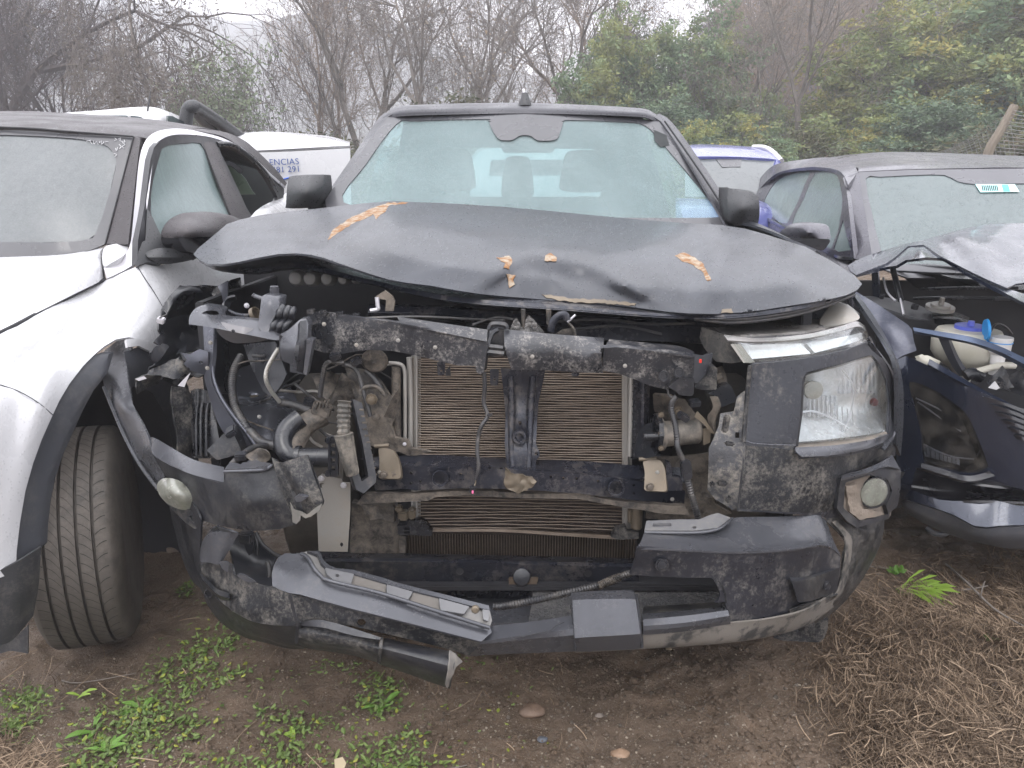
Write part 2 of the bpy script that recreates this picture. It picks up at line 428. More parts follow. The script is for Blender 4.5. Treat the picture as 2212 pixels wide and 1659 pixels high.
M['rubber'] = surf('dusty_tyre_rubber', (.050, .044, .038), .7, 0, (.085, .073, .062), 7, dust=.5, dcol=(.13, .112, .095), ds=12, da=.5, db=.68, bump=.12, bs=150)
M['groove'] = surf('tyre_groove', (.015, .014, .013), .9)
M['hose'] = surf('corrugated_conduit', (.022, .022, .025), .4, 0, (.035, .034, .034), 20, dust=.25, ds=50)
M['mirror'] = surf('textured_black_plastic', (.030, .031, .034), .5, 0, bump=.05, bs=300, droplets=.2)
M['white'] = surf('white_paint', (.50, .50, .515), .28, 0, coat=.5, droplets=.25, dust=.10, dcol=(.45, .42, .38), ds=25, da=.6, db=.68, rvar=.04)
M['charroof'] = surf('charcoal_wrap', (.050, .045, .048), .5, .2, bump=.15, bs=260, droplets=.35)
M['silver'] = surf('brushed_silver_trim', (.58, .57, .60), .35, .5, bump=.03, bs=200)
M['trim'] = surf('grey_arch_trim', (.055, .058, .068), .55, 0, (.045, .046, .052), 4, dust=.3, dcol=(.16, .15, .14), ds=14)
M['flap'] = surf('mudflap_rubber', (.035, .036, .040), .5, 0, dust=.6, dcol=(.14, .13, .12), ds=40, bump=.1)
M['navy'] = surf('navy_paint', (.019, .025, .044), .18, .4, (.016, .021, .038), 2, coat=.6, droplets=.25, dust=.12, dcol=(.3, .3, .3), ds=50, da=.6, db=.66)
M['navygrey'] = surf('grey_metallic_paint', (.070, .068, .082), .38, .4, coat=.3, droplets=.5, bump=.06, bs=220)
M['blue'] = surf('royal_blue_paint', (.09, .10, .27), .3, .1, coat=.5)
M['blackpaint'] = surf('black_gloss_trim', (.012, .012, .016), .18, 0, coat=.4)
M['whiteplastic'] = surf('milky_tank_plastic', (.52, .50, .44), .45, 0, (.42, .40, .33), 6)
M['bluecap'] = surf('blue_cap_plastic', (.10, .13, .55), .4)
M['bluecap2'] = surf('light_blue_cap_plastic', (.03, .30, .72), .4)
M['red'] = surf('red_clip_plastic', (.55, .03, .02), .4)
M['putty'] = surf('bare_primer_patch', (.36, .30, .23), .8, 0, (.24, .11, .035), 34, .40, .58, bump=1, bs=90)
M['chrome'] = surf('lamp_reflector', (.88, .88, .9), .24, .6, bump=.6, bs=30)
M['haze_lens'] = surf('milky_lamp_lens', (.21, .215, .185), .2, 0, (.12, .12, .10), 26, dust=.4, dcol=(.30, .27, .22), ds=20, coat=.5)
M['wood'] = surf('weathered_post_wood', (.20, .17, .13), .8, 0, (.12, .10, .08), 20, stretch=(1, 1, .2), bump=.3)
M['wire'] = surf('galvanised_wire', (.22, .22, .22), .5, .5)
M['mudclod'] = surf('dried_mud', (.13, .105, .085), .85, 0, (.19, .16, .13), 10, bump=.6, bs=40)
M['glass'] = film_glass('wet_windscreen_glass', film=(.54, .64, .65), f0=.20, streak=False)
M['glass_left'] = film_glass('misted_windscreen_glass', (.55, .62, .62), (.125, .135, .14), .80)
M['glass_side'] = film_glass('misted_side_glass', (.5, .6, .6), (.24, .30, .30), .72)
M['glass_right'] = film_glass('streaked_windscreen_glass', (.55, .62, .62), (.11, .14, .143), .76)
M['glass_clear'] = film_glass('clear_rear_glass', (.8, .88, .88), (.3, .33, .33), .12, rough=.05, streak=False)
M['glass_dark'] = film_glass('dark_side_glass', (.35, .4, .4), (.12, .14, .15), .35, rough=.05)
M['frit'] = surf('windscreen_frit_band', (.050, .050, .056), .3, 0, coat=.3)
def clear_lens(name, f=.05, tint=(.93, .95, .95)):
    m, n, b, o = mat_new(name); T = N(n, 'ShaderNodeTexCoord')
    b.inputs['Base Color'].default_value = (.32, .29, .25, 1); b.inputs['Roughness'].default_value = .12
    g = N(n, 'ShaderNodeBsdfGlossy'); g.inputs['Roughness'].default_value = .03
    tr = N(n, 'ShaderNodeBsdfTransparent'); tr.inputs[0].default_value = (*tint, 1)
    fr0 = N(n, 'ShaderNodeLayerWeight'); fr = N(n, 'ShaderNodeMath', operation='POWER'); fr.inputs[1].default_value = 3.5; n.links.new(fr0.outputs['Facing'], fr.inputs[0])
    m1 = N(n, 'ShaderNodeMixShader'); n.links.new(fr.outputs[0], m1.inputs[0]); n.links.new(tr.outputs[0], m1.inputs[1]); n.links.new(g.outputs[0], m1.inputs[2])
    d = ramp(n, noise_n(n, T.outputs['Object'], 14, 8, .7), .45, .75, (0, 0, 0, 1), (.6, .6, .6, 1))
    a = N(n, 'ShaderNodeMath', operation='MULTIPLY_ADD'); a.inputs[1].default_value = .35; a.inputs[2].default_value = f * .5; n.links.new(d, a.inputs[0])
    m2 = N(n, 'ShaderNodeMixShader'); n.links.new(a.outputs[0], m2.inputs[0]); n.links.new(m1.outputs[0], m2.inputs[1]); n.links.new(b.outputs[0], m2.inputs[2])
    n.links.new(m2.outputs[0], o.inputs[0]); return m
M['lens'] = clear_lens('clear_lamp_lens')
M['smoke_lens'] = clear_lens('smoked_lamp_lens', .03, (.5, .51, .53))
M['mudfilm'] = surf('dried_mud_film', (.125, .112, .098), .75, 0, (.030, .029, .028), 16, .50, .60, bump=.15, bs=50)
M['guide'] = surf('frosted_light_guide', (.82, .82, .84), .3, .3)
# ================================================================ ground, hills, haze
def ground_z(x, y):
    near = math.exp(-max(0, math.hypot(x, y - 2) - 3) / 4)
    z = .030 * mn.noise(Vector((x * .9, y * .9, 3))) + .016 * mn.noise(Vector((x * 2.7, y * 2.7, 1)))
    z += near * (.022 * mn.noise(Vector((x * 8, y * 8, 5))) + .012 * mn.noise(Vector((x * 19, y * 19, 7))) + .008 * abs(mn.noise(Vector((x * 42, y * 42, 9)))))
    # trodden, lumpy mud to the right of the middle; wet hollow under the bumper
    k = math.exp(-((x - .62) / .30) ** 2 - ((y - 1.75) / .5) ** 2)
    z += k * (.020 * abs(mn.noise(Vector((x * 11, y * 14, 2)))) + .012 * mn.noise(Vector((x * 26, y * 26, 4))))
    z += .035 * math.exp(-((x - 1.35) / .45) ** 2 - ((y - 1.9) / .6) ** 2) - .02 * math.exp(-((x - .15) / .5) ** 2 - ((y - 1.95) / .3) ** 2)
    z -= .03 * math.exp(-((x + 1.25) / .35) ** 2 - ((y - 2.2) / .4) ** 2)
    return z * (1 if near > .02 else .6) - .015
def axis(lo, hi, step, far):
    a = list(np.arange(lo, hi + step / 2, step)); s = step
    r = []; x = hi
    while x < far: s *= 1.22; x += s; r.append(x)
    l = []; s = step; x = lo
    while x > -far: s *= 1.22; x -= s; l.append(x)
    return l[::-1] + a + r
xs = axis(-1.9, 2.2, .0125, 900); ys = [y for y in axis(1.35, 3.1, .0125, 1200) if y > -60]
nx, ny = len(xs), len(ys)
vv = [(x, y, ground_z(x, y)) for y in ys for x in xs]
ff = [(j * nx + i, j * nx + i + 1, (j + 1) * nx + i + 1, (j + 1) * nx + i) for j in range(ny - 1) for i in range(nx - 1)]
me = bpy.data.meshes.new('ground'); me.from_pydata(vv, [], ff)
m, n, b, o = mat_new('wet_trodden_mud'); Tn = N(n, 'ShaderNodeTexCoord'); vec = Tn.outputs['Object']
f1 = ramp(n, noise_n(n, vec, 2.2, 8, .62, .5), .35, .68); f2 = ramp(n, noise_n(n, vec, 16, 8, .7), .35, .7); f3 = ramp(n, noise_n(n, vec, 90, 5, .6), .56, .66)
c = mixc(n, f1, (.075, .051, .034), (.175, .122, .083)); c = mixc(n, f2, c, (.125, .090, .063)); 
f4 = ramp(n, noise_n(n, vec, 240, 2, .5), .66, .70); c = mixc(n, f4, c, (.32, .28, .23))
vo = N(n, 'ShaderNodeTexVoronoi'); vo.inputs['Scale'].default_value = 75; n.links.new(vec, vo.inputs['Vector'])
fv = ramp(n, vo.outputs['Distance'], .10, .22, (1, 1, 1, 1), (0, 0, 0, 1)); fc_ = ramp(n, vo.outputs['Color'], .62, .66); mu = N(n, 'ShaderNodeMath', operation='MULTIPLY'); n.links.new(fv, mu.inputs[0]); n.links.new(fc_, mu.inputs[1])
c = mixc(n, mu.outputs[0], c, (.20, .175, .15)); n.links.new(c, b.inputs['Base Color'])
r1 = ramp(n, noise_n(n, vec, 3.1, 6, .6), .38, .62, (.18, .18, .18, 1), (.7, .7, .7, 1)); n.links.new(r1, b.inputs['Roughness']); b.inputs['Specular IOR Level'].default_value = .45
h1 = noise_n(n, vec, 34, 10, .72); bp = N(n, 'ShaderNodeBump'); bp.inputs['Strength'].default_value = 1; bp.inputs['Distance'].default_value = .022; n.links.new(h1, bp.inputs['Height'])
bp2 = N(n, 'ShaderNodeBump'); bp2.inputs['Strength'].default_value = .6; bp2.inputs['Distance'].default_value = .006; n.links.new(mu.outputs[0], bp2.inputs['Height']); n.links.new(bp.outputs[0], bp2.inputs['Normal']); n.links.new(bp2.outputs[0], b.inputs['Normal'])
finish(me, m, 0); me.polygons.foreach_set('use_smooth', [True] * len(me.polygons))
g = bpy.data.objects.new('ground', me); COL.objects.link(g); tag(g, kind='structure', label='wet trodden mud with gravel in it')
# far hills
hx = np.linspace(-330, 330, 120); hy = np.linspace(150, 420, 24); vv = []
for y in hy:
    for x in hx:
        t = (y - 150) / 270; u = x / 240.0
        crest = 58 + 20 * math.exp(-((x + 190) / 90) ** 2) + 5 * mn.noise(Vector((x * .02, 4, 0))) + 2.4 * mn.noise(Vector((x * .09, 9, 0))) - 30 * max(0, min(1, (x + 60) / 160)) + 12 * math.exp(-((x + 55) / 22) ** 2)
        vv.append((x, y, -1 + crest * math.sin(min(1, t * 1.4) * math.pi / 2) + 3 * mn.noise(Vector((x * .05, y * .05, 0))) * min(1, t * 3)))
ff = [(j * 120 + i, j * 120 + i + 1, (j + 1) * 120 + i + 1, (j + 1) * 120 + i) for j in range(23) for i in range(119)]
vv = [(a * .68, b_ * .68, c_ * .68) for a, b_, c_ in vv]; me = bpy.data.meshes.new('hills'); me.from_pydata(vv, [], ff); finish(me, surf('wooded_hillside', (.03, .035, .035), .95, 0, (.055, .06, .055), .12, bump=0), 60)
hl_ = bpy.data.objects.new('hills', me); COL.objects.link(hl_); tag(hl_, kind='structure')
# air: one closed box of even haze
b = bmesh.new(); add_box(b, (0, 175, 44.0), (760, 540, 92)); hz = mk('haze', b, bpy.data.materials.new('haze_air'), None, 0); tag(hz, kind='stuff')
hm = hz.data.materials[0]; hm.use_nodes = True; hn = hm.node_tree; hn.nodes.clear(); ho = hn.nodes.new('ShaderNodeOutputMaterial'); hv = hn.nodes.new('ShaderNodeVolumePrincipled')
hv.inputs['Color'].default_value = (.95, .95, 1.0, 1); hv.inputs['Density'].default_value = .0042; hv.inputs['Anisotropy'].default_value = .2; hn.links.new(hv.outputs[0], ho.inputs['Volume'])
# ================================================================ the crashed grey pickup
T = thing('pickup_truck', 'dark grey pickup with its grille gone, buckled bonnet and torn front bumper, in the middle', 'pickup truck', (.05, 2.6, 0))
# ---- cab shell
loft('roof', [[(822, 279, 3.66), (834, 262, 3.62), (856, 253, 3.59), (905, 249, 3.55), (1135, 245, 3.47), (1365, 251, 3.55), (1408, 259, 3.59), (1428, 270, 3.62), (1442, 288, 3.66)],
              [(814, 277, 3.71), (825, 255, 3.67), (848, 241, 3.63), (905, 234, 3.58), (1135, 230, 3.52), (1362, 239, 3.58), (1412, 248, 3.63), (1436, 264, 3.67), (1451, 286, 3.71)],
              [(822, 268, 3.92), (850, 234, 3.87), (905, 226, 3.82), (1135, 222, 3.8), (1360, 232, 3.82), (1408, 242, 3.87), (1438, 274, 3.92)],
              [(845, 262, 4.9), (870, 238, 4.9), (930, 230, 4.9), (1135, 227, 4.9), (1330, 232, 4.9), (1385, 242, 4.9), (1405, 266, 4.9)]],
     M['greyroof'], T, 40, 6, .006)
wsY = depth_of([(720, 440, 3.12), (850, 252, 3.60), (1135, 250, 3.46), (1135, 470, 2.92), (1420, 262, 3.60), (1562, 487, 3.12), (790, 340, 3.35), (1480, 365, 3.36), (1135, 360, 3.2)])
ws_out = smo([(706, 450), (760, 360), (830, 262), (850, 252), (1000, 247), (1135, 246), (1280, 249), (1410, 260), (1430, 272), (1500, 370), (1566, 492), (1350, 505), (1135, 495), (900, 470)], 4)
ws_in = smo([(742, 437), (790, 355), (856, 268), (900, 261), (1050, 257), (1058, 262), (1135, 262), (1215, 262), (1225, 259), (1340, 263), (1395, 272), (1440, 320), (1540, 440), (1552, 462), (1538, 470), (1350, 470), (1135, 468), (900, 452)], 4)
panel('windscreen_frame', ws_out, wsY, M['frit'], T, .006, 26, [ws_in])
panel('windscreen', [(p[0], p[1]) for p in ws_in], lambda u, v: wsY(u, v) + .007, M['glass'], T, .004, 40)
# camera housing behind the glass
ch = rnd_poly([(1055, 262), (1218, 262), (1205, 300), (1190, 304), (1160, 304), (1146, 292), (1122, 292), (1108, 303), (1080, 303), (1068, 290)], 8)
panel('sensor_housing', ch, lambda u, v: wsY(u, v) - .003, M['frit'], T, .03, 22)
panel('rear_view_mirror', rnd_poly([(1082, 308), (1200, 308), (1196, 330), (1086, 330)], 8), 3.55, M['interior'], T, .03)
panel('inspection_sticker', [(1412, 280), (1440, 292), (1446, 314), (1428, 318), (1414, 304)], lambda u, v: wsY(u, v) - .002, M['interior'], T, .001)
loft('pillar', [[(686, 447, 3.22), (760, 340, 3.48), (812, 262, 3.70), (832, 243, 3.74)], [(710, 446, 3.14), (776, 342, 3.36), (832, 258, 3.59), (848, 246, 3.60)]], M['greyroof'], T, 20, 4, .008)
loft('pillar', [[(1412, 252, 3.60), (1434, 270, 3.585), (1500, 370, 3.33), (1572, 493, 3.10)], [(1424, 245, 3.70), (1455, 268, 3.70), (1525, 365, 3.46), (1610, 494, 3.22)]], M['greyroof'], T, 20, 4, .008)
tube('door_seam', PT((1436, 262, 3.58), (1516, 376, 3.33), (1590, 492, 3.12)), .004, M['dark'], T)
# cab sides, doors and back wall (seen only through the glass and from beside)
for s in (-1, 1):
    x = .05 + s * .80
    b = bmesh.new()
    add_box(b, (x, 4.15, .83), (.05, 1.9, .62), bev=.02); mk('door', b, M['greyroof'], T)
    b = bmesh.new(); add_box(b, (x - s * .1, 4.3, 1.40), (.012, 1.3, .40), (0, s * -.28, 0)); mk('side_window', b, M['glass_clear'], T)
bk = [(960, 318), (1290, 322), (1300, 425), (945, 425)]
panel('cab_rear_wall', [(875, 240), (1385, 240), (1450, 470), (1450, 700), (840, 700), (840, 470)], 4.92, M['interior'], T, .03, 60, [rnd_poly(bk, 12)])
panel('rear_window', rnd_poly(bk, 12), 4.93, M['glass_clear'], T, .004, 60)
def seat(u, w, top, Y):
    s = mk('seat', add_loft(bmesh.new(), [[(u - w * .8, top + 105, Y), (u, top + 98, Y - .05), (u + w * .8, top + 105, Y)], [(u - w * 1.25, top + 160, Y - .02), (u, top + 150, Y - .09), (u + w * 1.25, top + 160, Y - .02)], [(u - w * 1.3, top + 330, Y - .1), (u, top + 330, Y - .14), (u + w * 1.3, top + 330, Y - .1)]], 12, 4, .12), M['interior'], T, 40)
    panel('headrest', smo([(u - w * .8, top + 12), (u - w * .5, top), (u + w * .5, top), (u + w * .8, top + 12), (u + w, top + 60), (u + w * .85, top + 88), (u - w * .85, top + 88), (u - w, top + 60)], 4), [(u - w, top, Y), (u, top + 40, Y - .05), (u + w, top, Y), (u, top + 90, Y - .02), (u, top, Y)], M['interior'], s, .09, 20)
seat(975, 50, 322, 3.95); seat(1262, 50, 325, 3.95); seat(1118, 34, 338, 4.6)
loft('dashboard', [[(730, 470, 3.45), (1135, 455, 3.45), (1550, 490, 3.45)], [(720, 505, 3.1), (1135, 497, 2.98), (1560, 520, 3.1)]], M['interior'], T, 24, 4, .03)
lathe('antenna_base', P(1134, 231, 3.56), (0, .2, 1), [(0, .030), (.014, .028), (.035, .020), (.058, .014), (.062, .006), (.063, 0)], M['mirror'], T, 16)
tube('antenna', PT((1133, 206, 3.57), (1131, 194, 3.62)), .006, M['silver'], T)
# ---- mirrors
for pts, arm, nm in (([(622, 392), (632, 380), (690, 377), (699, 382), (700, 420), (690, 440), (680, 448), (622, 450), (618, 440)], (690, 446), 0),
                 ([(1571, 410), (1578, 407), (1618, 412), (1636, 424), (1641, 450), (1638, 480), (1628, 490), (1590, 486), (1574, 470)], (1600, 488), 1)):
    u0 = sum(p[0] for p in pts) / len(pts); v0 = sum(p[1] for p in pts) / len(pts)
    m = panel('wing_mirror', smo(pts, 4), [(u0, v0, 3.02), (u0 - 40, v0, 3.1), (u0 + 40, v0, 3.1), (u0, v0 - 36, 3.1), (u0, v0 + 36, 3.08), (u0 - 38, v0 - 34, 3.16), (u0 + 38, v0 + 34, 3.16)], M['mirror'], T, .13, 9, smooth=50)
    if nm == 0: tube('mirror_arm', PT((670, 446, 3.16), (700, 452, 3.2), (715, 456, 3.2)), .02, M['mirror'], m)
    else: tube('mirror_arm', PT((1594, 484, 3.16), (1602, 494, 3.18), (1596, 500, 3.18), (1580, 505, 3.15)), .022, M['mirror'], m)
# ---- front wings, visible beyond the bonnet
loft('front_wing', [[(1575, 482, 3.12), (1640, 496, 3.0), (1760, 545, 2.7)], [(1600, 505, 3.2), (1660, 520, 3.05), (1790, 590, 2.7)], [(1640, 800, 3.2), (1700, 760, 3.0), (1830, 760, 2.6)]], M['grey'], T, 16, 4, .01)
loft('front_wing', [[(1846, 640, 2.42), (1880, 690, 2.28), (1930, 770, 2.16), (1940, 850, 2.16), (1936, 960, 2.18)], [(1852, 634, 2.5), (1892, 690, 2.4), (1934, 768, 2.32), (1950, 825, 2.28), (1952, 900, 2.26), (1946, 985, 2.25)]], M['grey'], T, 24, 4, .01)
# ---- bonnet
RIDGES = ((540, 478, 700, 548, 26, .018), (860, 604, 1120, 548, 34, .020), (1262, 574, 1470, 490, 30, .016), (1308, 596, 1460, 668, 24, .02), (1500, 540, 1440, 668, 26, .02), (1546, 566, 1612, 674, 18, .012), (1640, 540, 1858, 612, 30, .014), (1108, 552, 1060, 632, 22, .016), (690, 470, 820, 580, 30, .012), (1185, 585, 1240, 650, 20, .014))
def hcrease(u, v):
    y = 0
    for a, b_, c, d, w_, h_ in RIDGES:
        L = math.hypot(c - a, d - b_); t = ((u - a) * (c - a) + (v - b_) * (d - b_)) / L / L; q = abs((u - a) * (d - b_) - (v - b_) * (c - a)) / L
        y -= h_ * .75 * max(0, 1 - q / w_) * max(0, min(1, t * 4, (1 - t) * 4))
    vb = np.interp(u, [600, 740, 975, 1210, 1400, 1545, 1650, 1790, 1852], [550, 570, 626, 651, 669, 679, 670, 648, 626]); y += .0014 * max(0, v - vb + 46) * min(1, max(0, (u - 640) / 120))
    # main knock in the middle: the skin below a jagged ridge is pushed back and hangs steeper
    rid = np.interp(u, [960, 1040, 1110, 1150, 1230, 1262, 1310, 1380, 1450, 1500], [640, 612, 560, 550, 566, 572, 592, 628, 606, 650])
    w = np.interp(u, [980, 1100, 1180, 1320, 1420, 1480], [0, 1, 1, 1, .35, 0])
    t = max(0, min(1, (v - rid + 8) / 46)); y += w * .075 * t * t * (3 - 2 * t)
    return y
hoodY = TPS([(420, 548, 2.42), (450, 566, 2.28), (490, 487, 2.66), (560, 466, 2.78), (560, 520, 2.42), (560, 556, 2.22), (650, 455, 2.84), (650, 500, 2.52), (650, 545, 2.22), (720, 446, 2.9), (740, 560, 2.14),
             (850, 437, 2.93), (850, 480, 2.60), (850, 540, 2.28), (850, 606, 2.06), (1000, 442, 2.95), (1000, 500, 2.56), (1000, 560, 2.26), (1000, 624, 2.03), (1180, 456, 2.95), (1180, 510, 2.55), (1180, 560, 2.27), (1180, 600, 2.13), (1180, 645, 2.02),
             (1400, 478, 2.93), (1400, 530, 2.52), (1400, 590, 2.22), (1400, 668, 1.98), (1560, 490, 2.86), (1560, 545, 2.45), (1560, 610, 2.15), (1560, 676, 1.97), (1660, 510, 2.74), (1700, 560, 2.38), (1700, 620, 2.13), (1700, 664, 2.00),
             (1800, 568, 2.52), (1800, 620, 2.20), (1860, 612, 2.30), (1790, 645, 2.06)],
            [(700, 470, 60, 26, .03, -30), (770, 490, 75, 16, -.035, -38), (1500, 560, 30, 60, .03, 20), (1540, 600, 28, 55, -.03, 25), (1240, 598, 60, 22, .025, 15), (1120, 590, 22, 40, -.02), (940, 560, 130, 25, -.02, 12), (640, 525, 80, 12, .02, -5), (1740, 590, 60, 20, .018, 20)], hcrease)
h_top = [(418, 549), (428, 536), (450, 518), (490, 484), (520, 474), (560, 465), (620, 457), (680, 451), (740, 444), (800, 438), (850, 434), (884, 436), (940, 438), (1000, 441), (1090, 447), (1180, 455), (1290, 466), (1400, 476), (1480, 482), (1560, 486), (1610, 494), (1650, 505), (1740, 533), (1800, 566), (1845, 594), (1862, 613)]
h_bot = [(1852, 626), (1830, 637), (1790, 647), (1740, 655), (1650, 669), (1600, 675), (1545, 678), (1490, 677), (1440, 673), (1400, 668), (1340, 660), (1280, 654), (1210, 650), (1150, 645), (1090, 640), (1030, 634), (975, 625), (930, 617), (880, 611), (840, 604), (800, 592), (765, 580), (730, 568), (700, 557), (670, 550), (640, 547), (600, 549), (560, 556), (515, 566), (480, 571), (450, 570), (432, 562)]
bon = panel('bonnet', h_top + h_bot, hoodY, M['grey'], T, .006, 9, smooth=60)
def hood_bits(name, pts, off, mat, th=.0015, step=6, amp=1.6, sd=3):
    o = jag(pts + [pts[0]], amp, step, sd)[:-1]
    return panel(name, o, lambda u, v: hoodY(u, v) - off, mat, bon, th, 8)
hood_bits('primer_patch', [(708, 518), (720, 495), (760, 468), (800, 451), (838, 437), (882, 437), (860, 441), (840, 444), (828, 460), (812, 474), (806, 462), (785, 474), (770, 478), (735, 500)], .004, M['putty'])
hood_bits('primer_patch', [(1072, 556), (1100, 552), (1107, 565), (1100, 582), (1088, 578), (1092, 567)], .004, M['putty'], sd=5)
hood_bits('primer_patch', [(1094, 592), (1114, 594), (1108, 604), (1112, 614), (1100, 622), (1098, 606)], .004, M['putty'], sd=6)
hood_bits('primer_patch', [(1178, 552), (1190, 546), (1203, 556), (1202, 564), (1176, 563)], .004, M['putty'], sd=7, amp=1)
hood_bits('primer_patch', [(1458, 552), (1478, 545), (1500, 555), (1520, 570), (1536, 604), (1528, 606), (1515, 584), (1498, 572), (1480, 566)], .004, M['putty'], sd=8)
hood_bits('chipped_edge', [(1170, 635), (1240, 645), (1300, 647), (1374, 655), (1370, 660), (1300, 655), (1230, 652), (1180, 643)], .003, M['tan'], sd=9)
hood_bits('chipped_edge', [(1560, 668), (1580, 666), (1584, 675), (1558, 676)], .003, M['tan'], sd=11, step=4, amp=1)
# inner frame of the bonnet and the drooping lens-shaped fold at its left corner
loft('bonnet_inner_frame', [[(426, 556, 2.45), (470, 574, 2.36), (560, 560, 2.40), (640, 552, 2.40), (800, 596, 2.30), (975, 628, 2.2), (1210, 652, 2.16), (1450, 674, 2.12), (1600, 672, 2.10), (1760, 650, 2.16), (1850, 618, 2.36)],
                            [(436, 566, 2.42), (480, 584, 2.30), (560, 590, 2.3), (650, 580, 2.32), (800, 612, 2.24), (975, 650, 2.14), (1210, 668, 2.10), (1450, 684, 2.06), (1600, 682, 2.06), (1760, 658, 2.14), (1848, 626, 2.36)],
                            [(440, 560, 2.6), (500, 560, 2.7), (560, 560, 2.8), (650, 560, 2.85), (800, 600, 2.75), (975, 630, 2.7), (1210, 650, 2.65), (1450, 660, 2.6), (1600, 655, 2.6), (1760, 635, 2.6), (1840, 610, 2.6)]], M['steel_black'], T, 60, 5, .004)
for dv, r in ((0, .006), (7, .005)):
    tube('rubber_seal', PT((1500, 682 + dv, 2.05), (1580, 690 + dv, 2.04), (1680, 680 + dv, 2.07), (1760, 662 + dv, 2.14), (1845, 630 + dv, 2.32)), r, M['hose'], T)
# ---- dark cavity: bulkhead, side walls, floor pan, engine
def slab(name, c, s, mat, **k): return box(name, c, s, mat, T, **k)
slab('bulkhead', (-.02, 3.02, .72), (2.05, .03, 1.0), M['dark'])
slab('inner_wall', (-.93, 2.68, .72), (.03, .8, .72), M['dark']); slab('inner_wall', (.86, 2.62, .72), (.03, .8, .8), M['dark'])
slab('splash_floor', (.05, 2.5, .28), (1.35, .95, .02), M['dark'])
b = bmesh.new(); add_box(b, (.08, 2.72, .72), (.5, .4, .5), bev=.05); add_box(b, (.08, 2.6, 1.0), (.42, .3, .06), bev=.02)
add_tube(b, [Vector((-.3, 2.65, .95)), Vector((-.1, 2.5, 1.02)), Vector((.3, 2.5, 1.0)), Vector((.5, 2.6, .9))], .03); mk('engine', b, M['dark'], T)
b = bmesh.new()
for i, (u, r) in enumerate(((641, 21), (672, 20), (708, 18), (742, 14), (768, 10))): add_lathe(b, P(u, 601 + i, 2.62), (0, -1, .1), [(-.05, .8 * px(2.6) * r), (0, px(2.6) * r * .8), (.02, px(2.6) * r * .6), (.03, 0)], 14)
mk('brake_reservoir', b, surf('frosted_bottle_plastic', (.32, .31, .30), .5), T)
# ---- upper cross member and its plastic cover (cracked into three)
panel('cover_left', [(664, 680), (690, 672), (712, 676), (760, 684), (847, 695), (960, 716), (1050, 739), (1056, 745), (1050, 766), (1046, 800), (1038, 809), (1029, 804), (1027, 790), (990, 790), (928, 775), (880, 764), (847, 758), (790, 756), (734, 765), (700, 762), (679, 755), (671, 728)],
      TPS([(664, 680, 2.10), (760, 686, 2.03), (900, 700, 1.99), (1050, 742, 1.97), (679, 755, 2.08), (850, 758, 2.01), (1000, 788, 1.99), (1038, 809, 1.98)]), M['cover'], T, .02, 20, [], .004, label='left piece of the cracked radiator cover, scratched grey')
loft('cover_flange', [[(858, 684, 2.04), (1053, 712, 1.99)], [(866, 700, 1.995), (1052, 738, 1.965)]], M['cover'], T, 14, 2, .004)
panel('cover_middle', [(1088, 706), (1100, 712), (1200, 722), (1305, 730), (1303, 750), (1298, 775), (1303, 806), (1240, 804), (1170, 800), (1105, 799), (1097, 775), (1090, 750)],
      TPS([(1088, 706, 2.02), (1305, 730, 2.02), (1090, 748, 1.95), (1200, 749, 1.945), (1300, 750, 1.95), (1105, 799, 1.965), (1200, 801, 1.96), (1303, 805, 1.965)]), M['cover'], T, .02, 14, label='middle piece of the cracked radiator cover')
panel('cover_right', [(1304, 752), (1330, 750), (1400, 757), (1475, 767), (1500, 770), (1500, 790), (1497, 822), (1470, 826), (1442, 842), (1400, 832), (1372, 820), (1340, 808), (1300, 800)],
      TPS([(1304, 752, 1.95), (1500, 770, 1.96), (1300, 800, 1.965), (1442, 842, 1.98), (1372, 820, 1.97), (1497, 822, 1.97)]), M['cover'], T, .02, 18, [], .003, label='right piece of the cracked radiator cover, mud smeared')
loft('cover_flange', [[(1316, 733, 2.02), (1407, 741, 2.03), (1470, 748, 2.04), (1500, 760, 2.03)], [(1306, 750, 1.955), (1400, 757, 1.955), (1470, 766, 1.955), (1498, 770, 1.96)]], M['cover'], T, 16, 2, .004)
panel('cover_end', [(1484, 762), (1520, 768), (1532, 764), (1540, 763), (1536, 790), (1527, 813), (1510, 826), (1498, 829)], [(1484, 762, 1.97), (1540, 763, 2.03), (1498, 829, 1.99)], M['satin'], T, .006)
panel('cover_bracket', rnd_poly([(1452, 828), (1470, 815), (1500, 818), (1499, 850), (1494, 856), (1468, 854), (1460, 846), (1444, 836)], 4), 1.955, M['clean_plastic'], T, .02)
tube('seam', PT((1300, 752, 1.94), (1297, 775, 1.945), (1299, 795, 1.95)), .0025, M['dark'], T)
for u, v in ((1433, 812), (1466, 804)): lathe('grommet', P(u, v, 1.955), (0, -1, .05), [(0, .014), (.006, .014), (.006, .010), (.003, .009), (.003, 0)], M['clean_plastic'], T, 16)
for u, v, r in ((742, 716, .022), (711, 732, .016)):
    lathe('grommet', P(u, v, 2.05) if r < .02 else P(690, 715, 2.055), (0, -1, .05), [(0, r), (.006, r), (.006, r * .75), (.003, r * .7), (.003, 0)], M['clean_plastic'], T, 20)
box('red_clip', P(1513, 780, 1.96), (.006, .006, .010), M['red'], T, bev=.001)
b = bmesh.new()
for p in ([(1057, 712, 2.0), (1064, 700, 2.0), (1090, 702, 2.0), (1094, 710, 2.0)], [(1053, 744, 1.98), (1062, 720, 1.99), (1074, 712, 2.0)], [(1056, 748, 1.98), (1088, 752, 1.97)], [(1052, 760, 1.98), (1090, 764, 1.97)]): add_tube(b, PT(*p), .008, 6)
add_box(b, P(1074, 735, 2.02), (.05, .03, .07), (0, .1, 0), .004); mk('cover_joint', b, M['clean_plastic'], T)
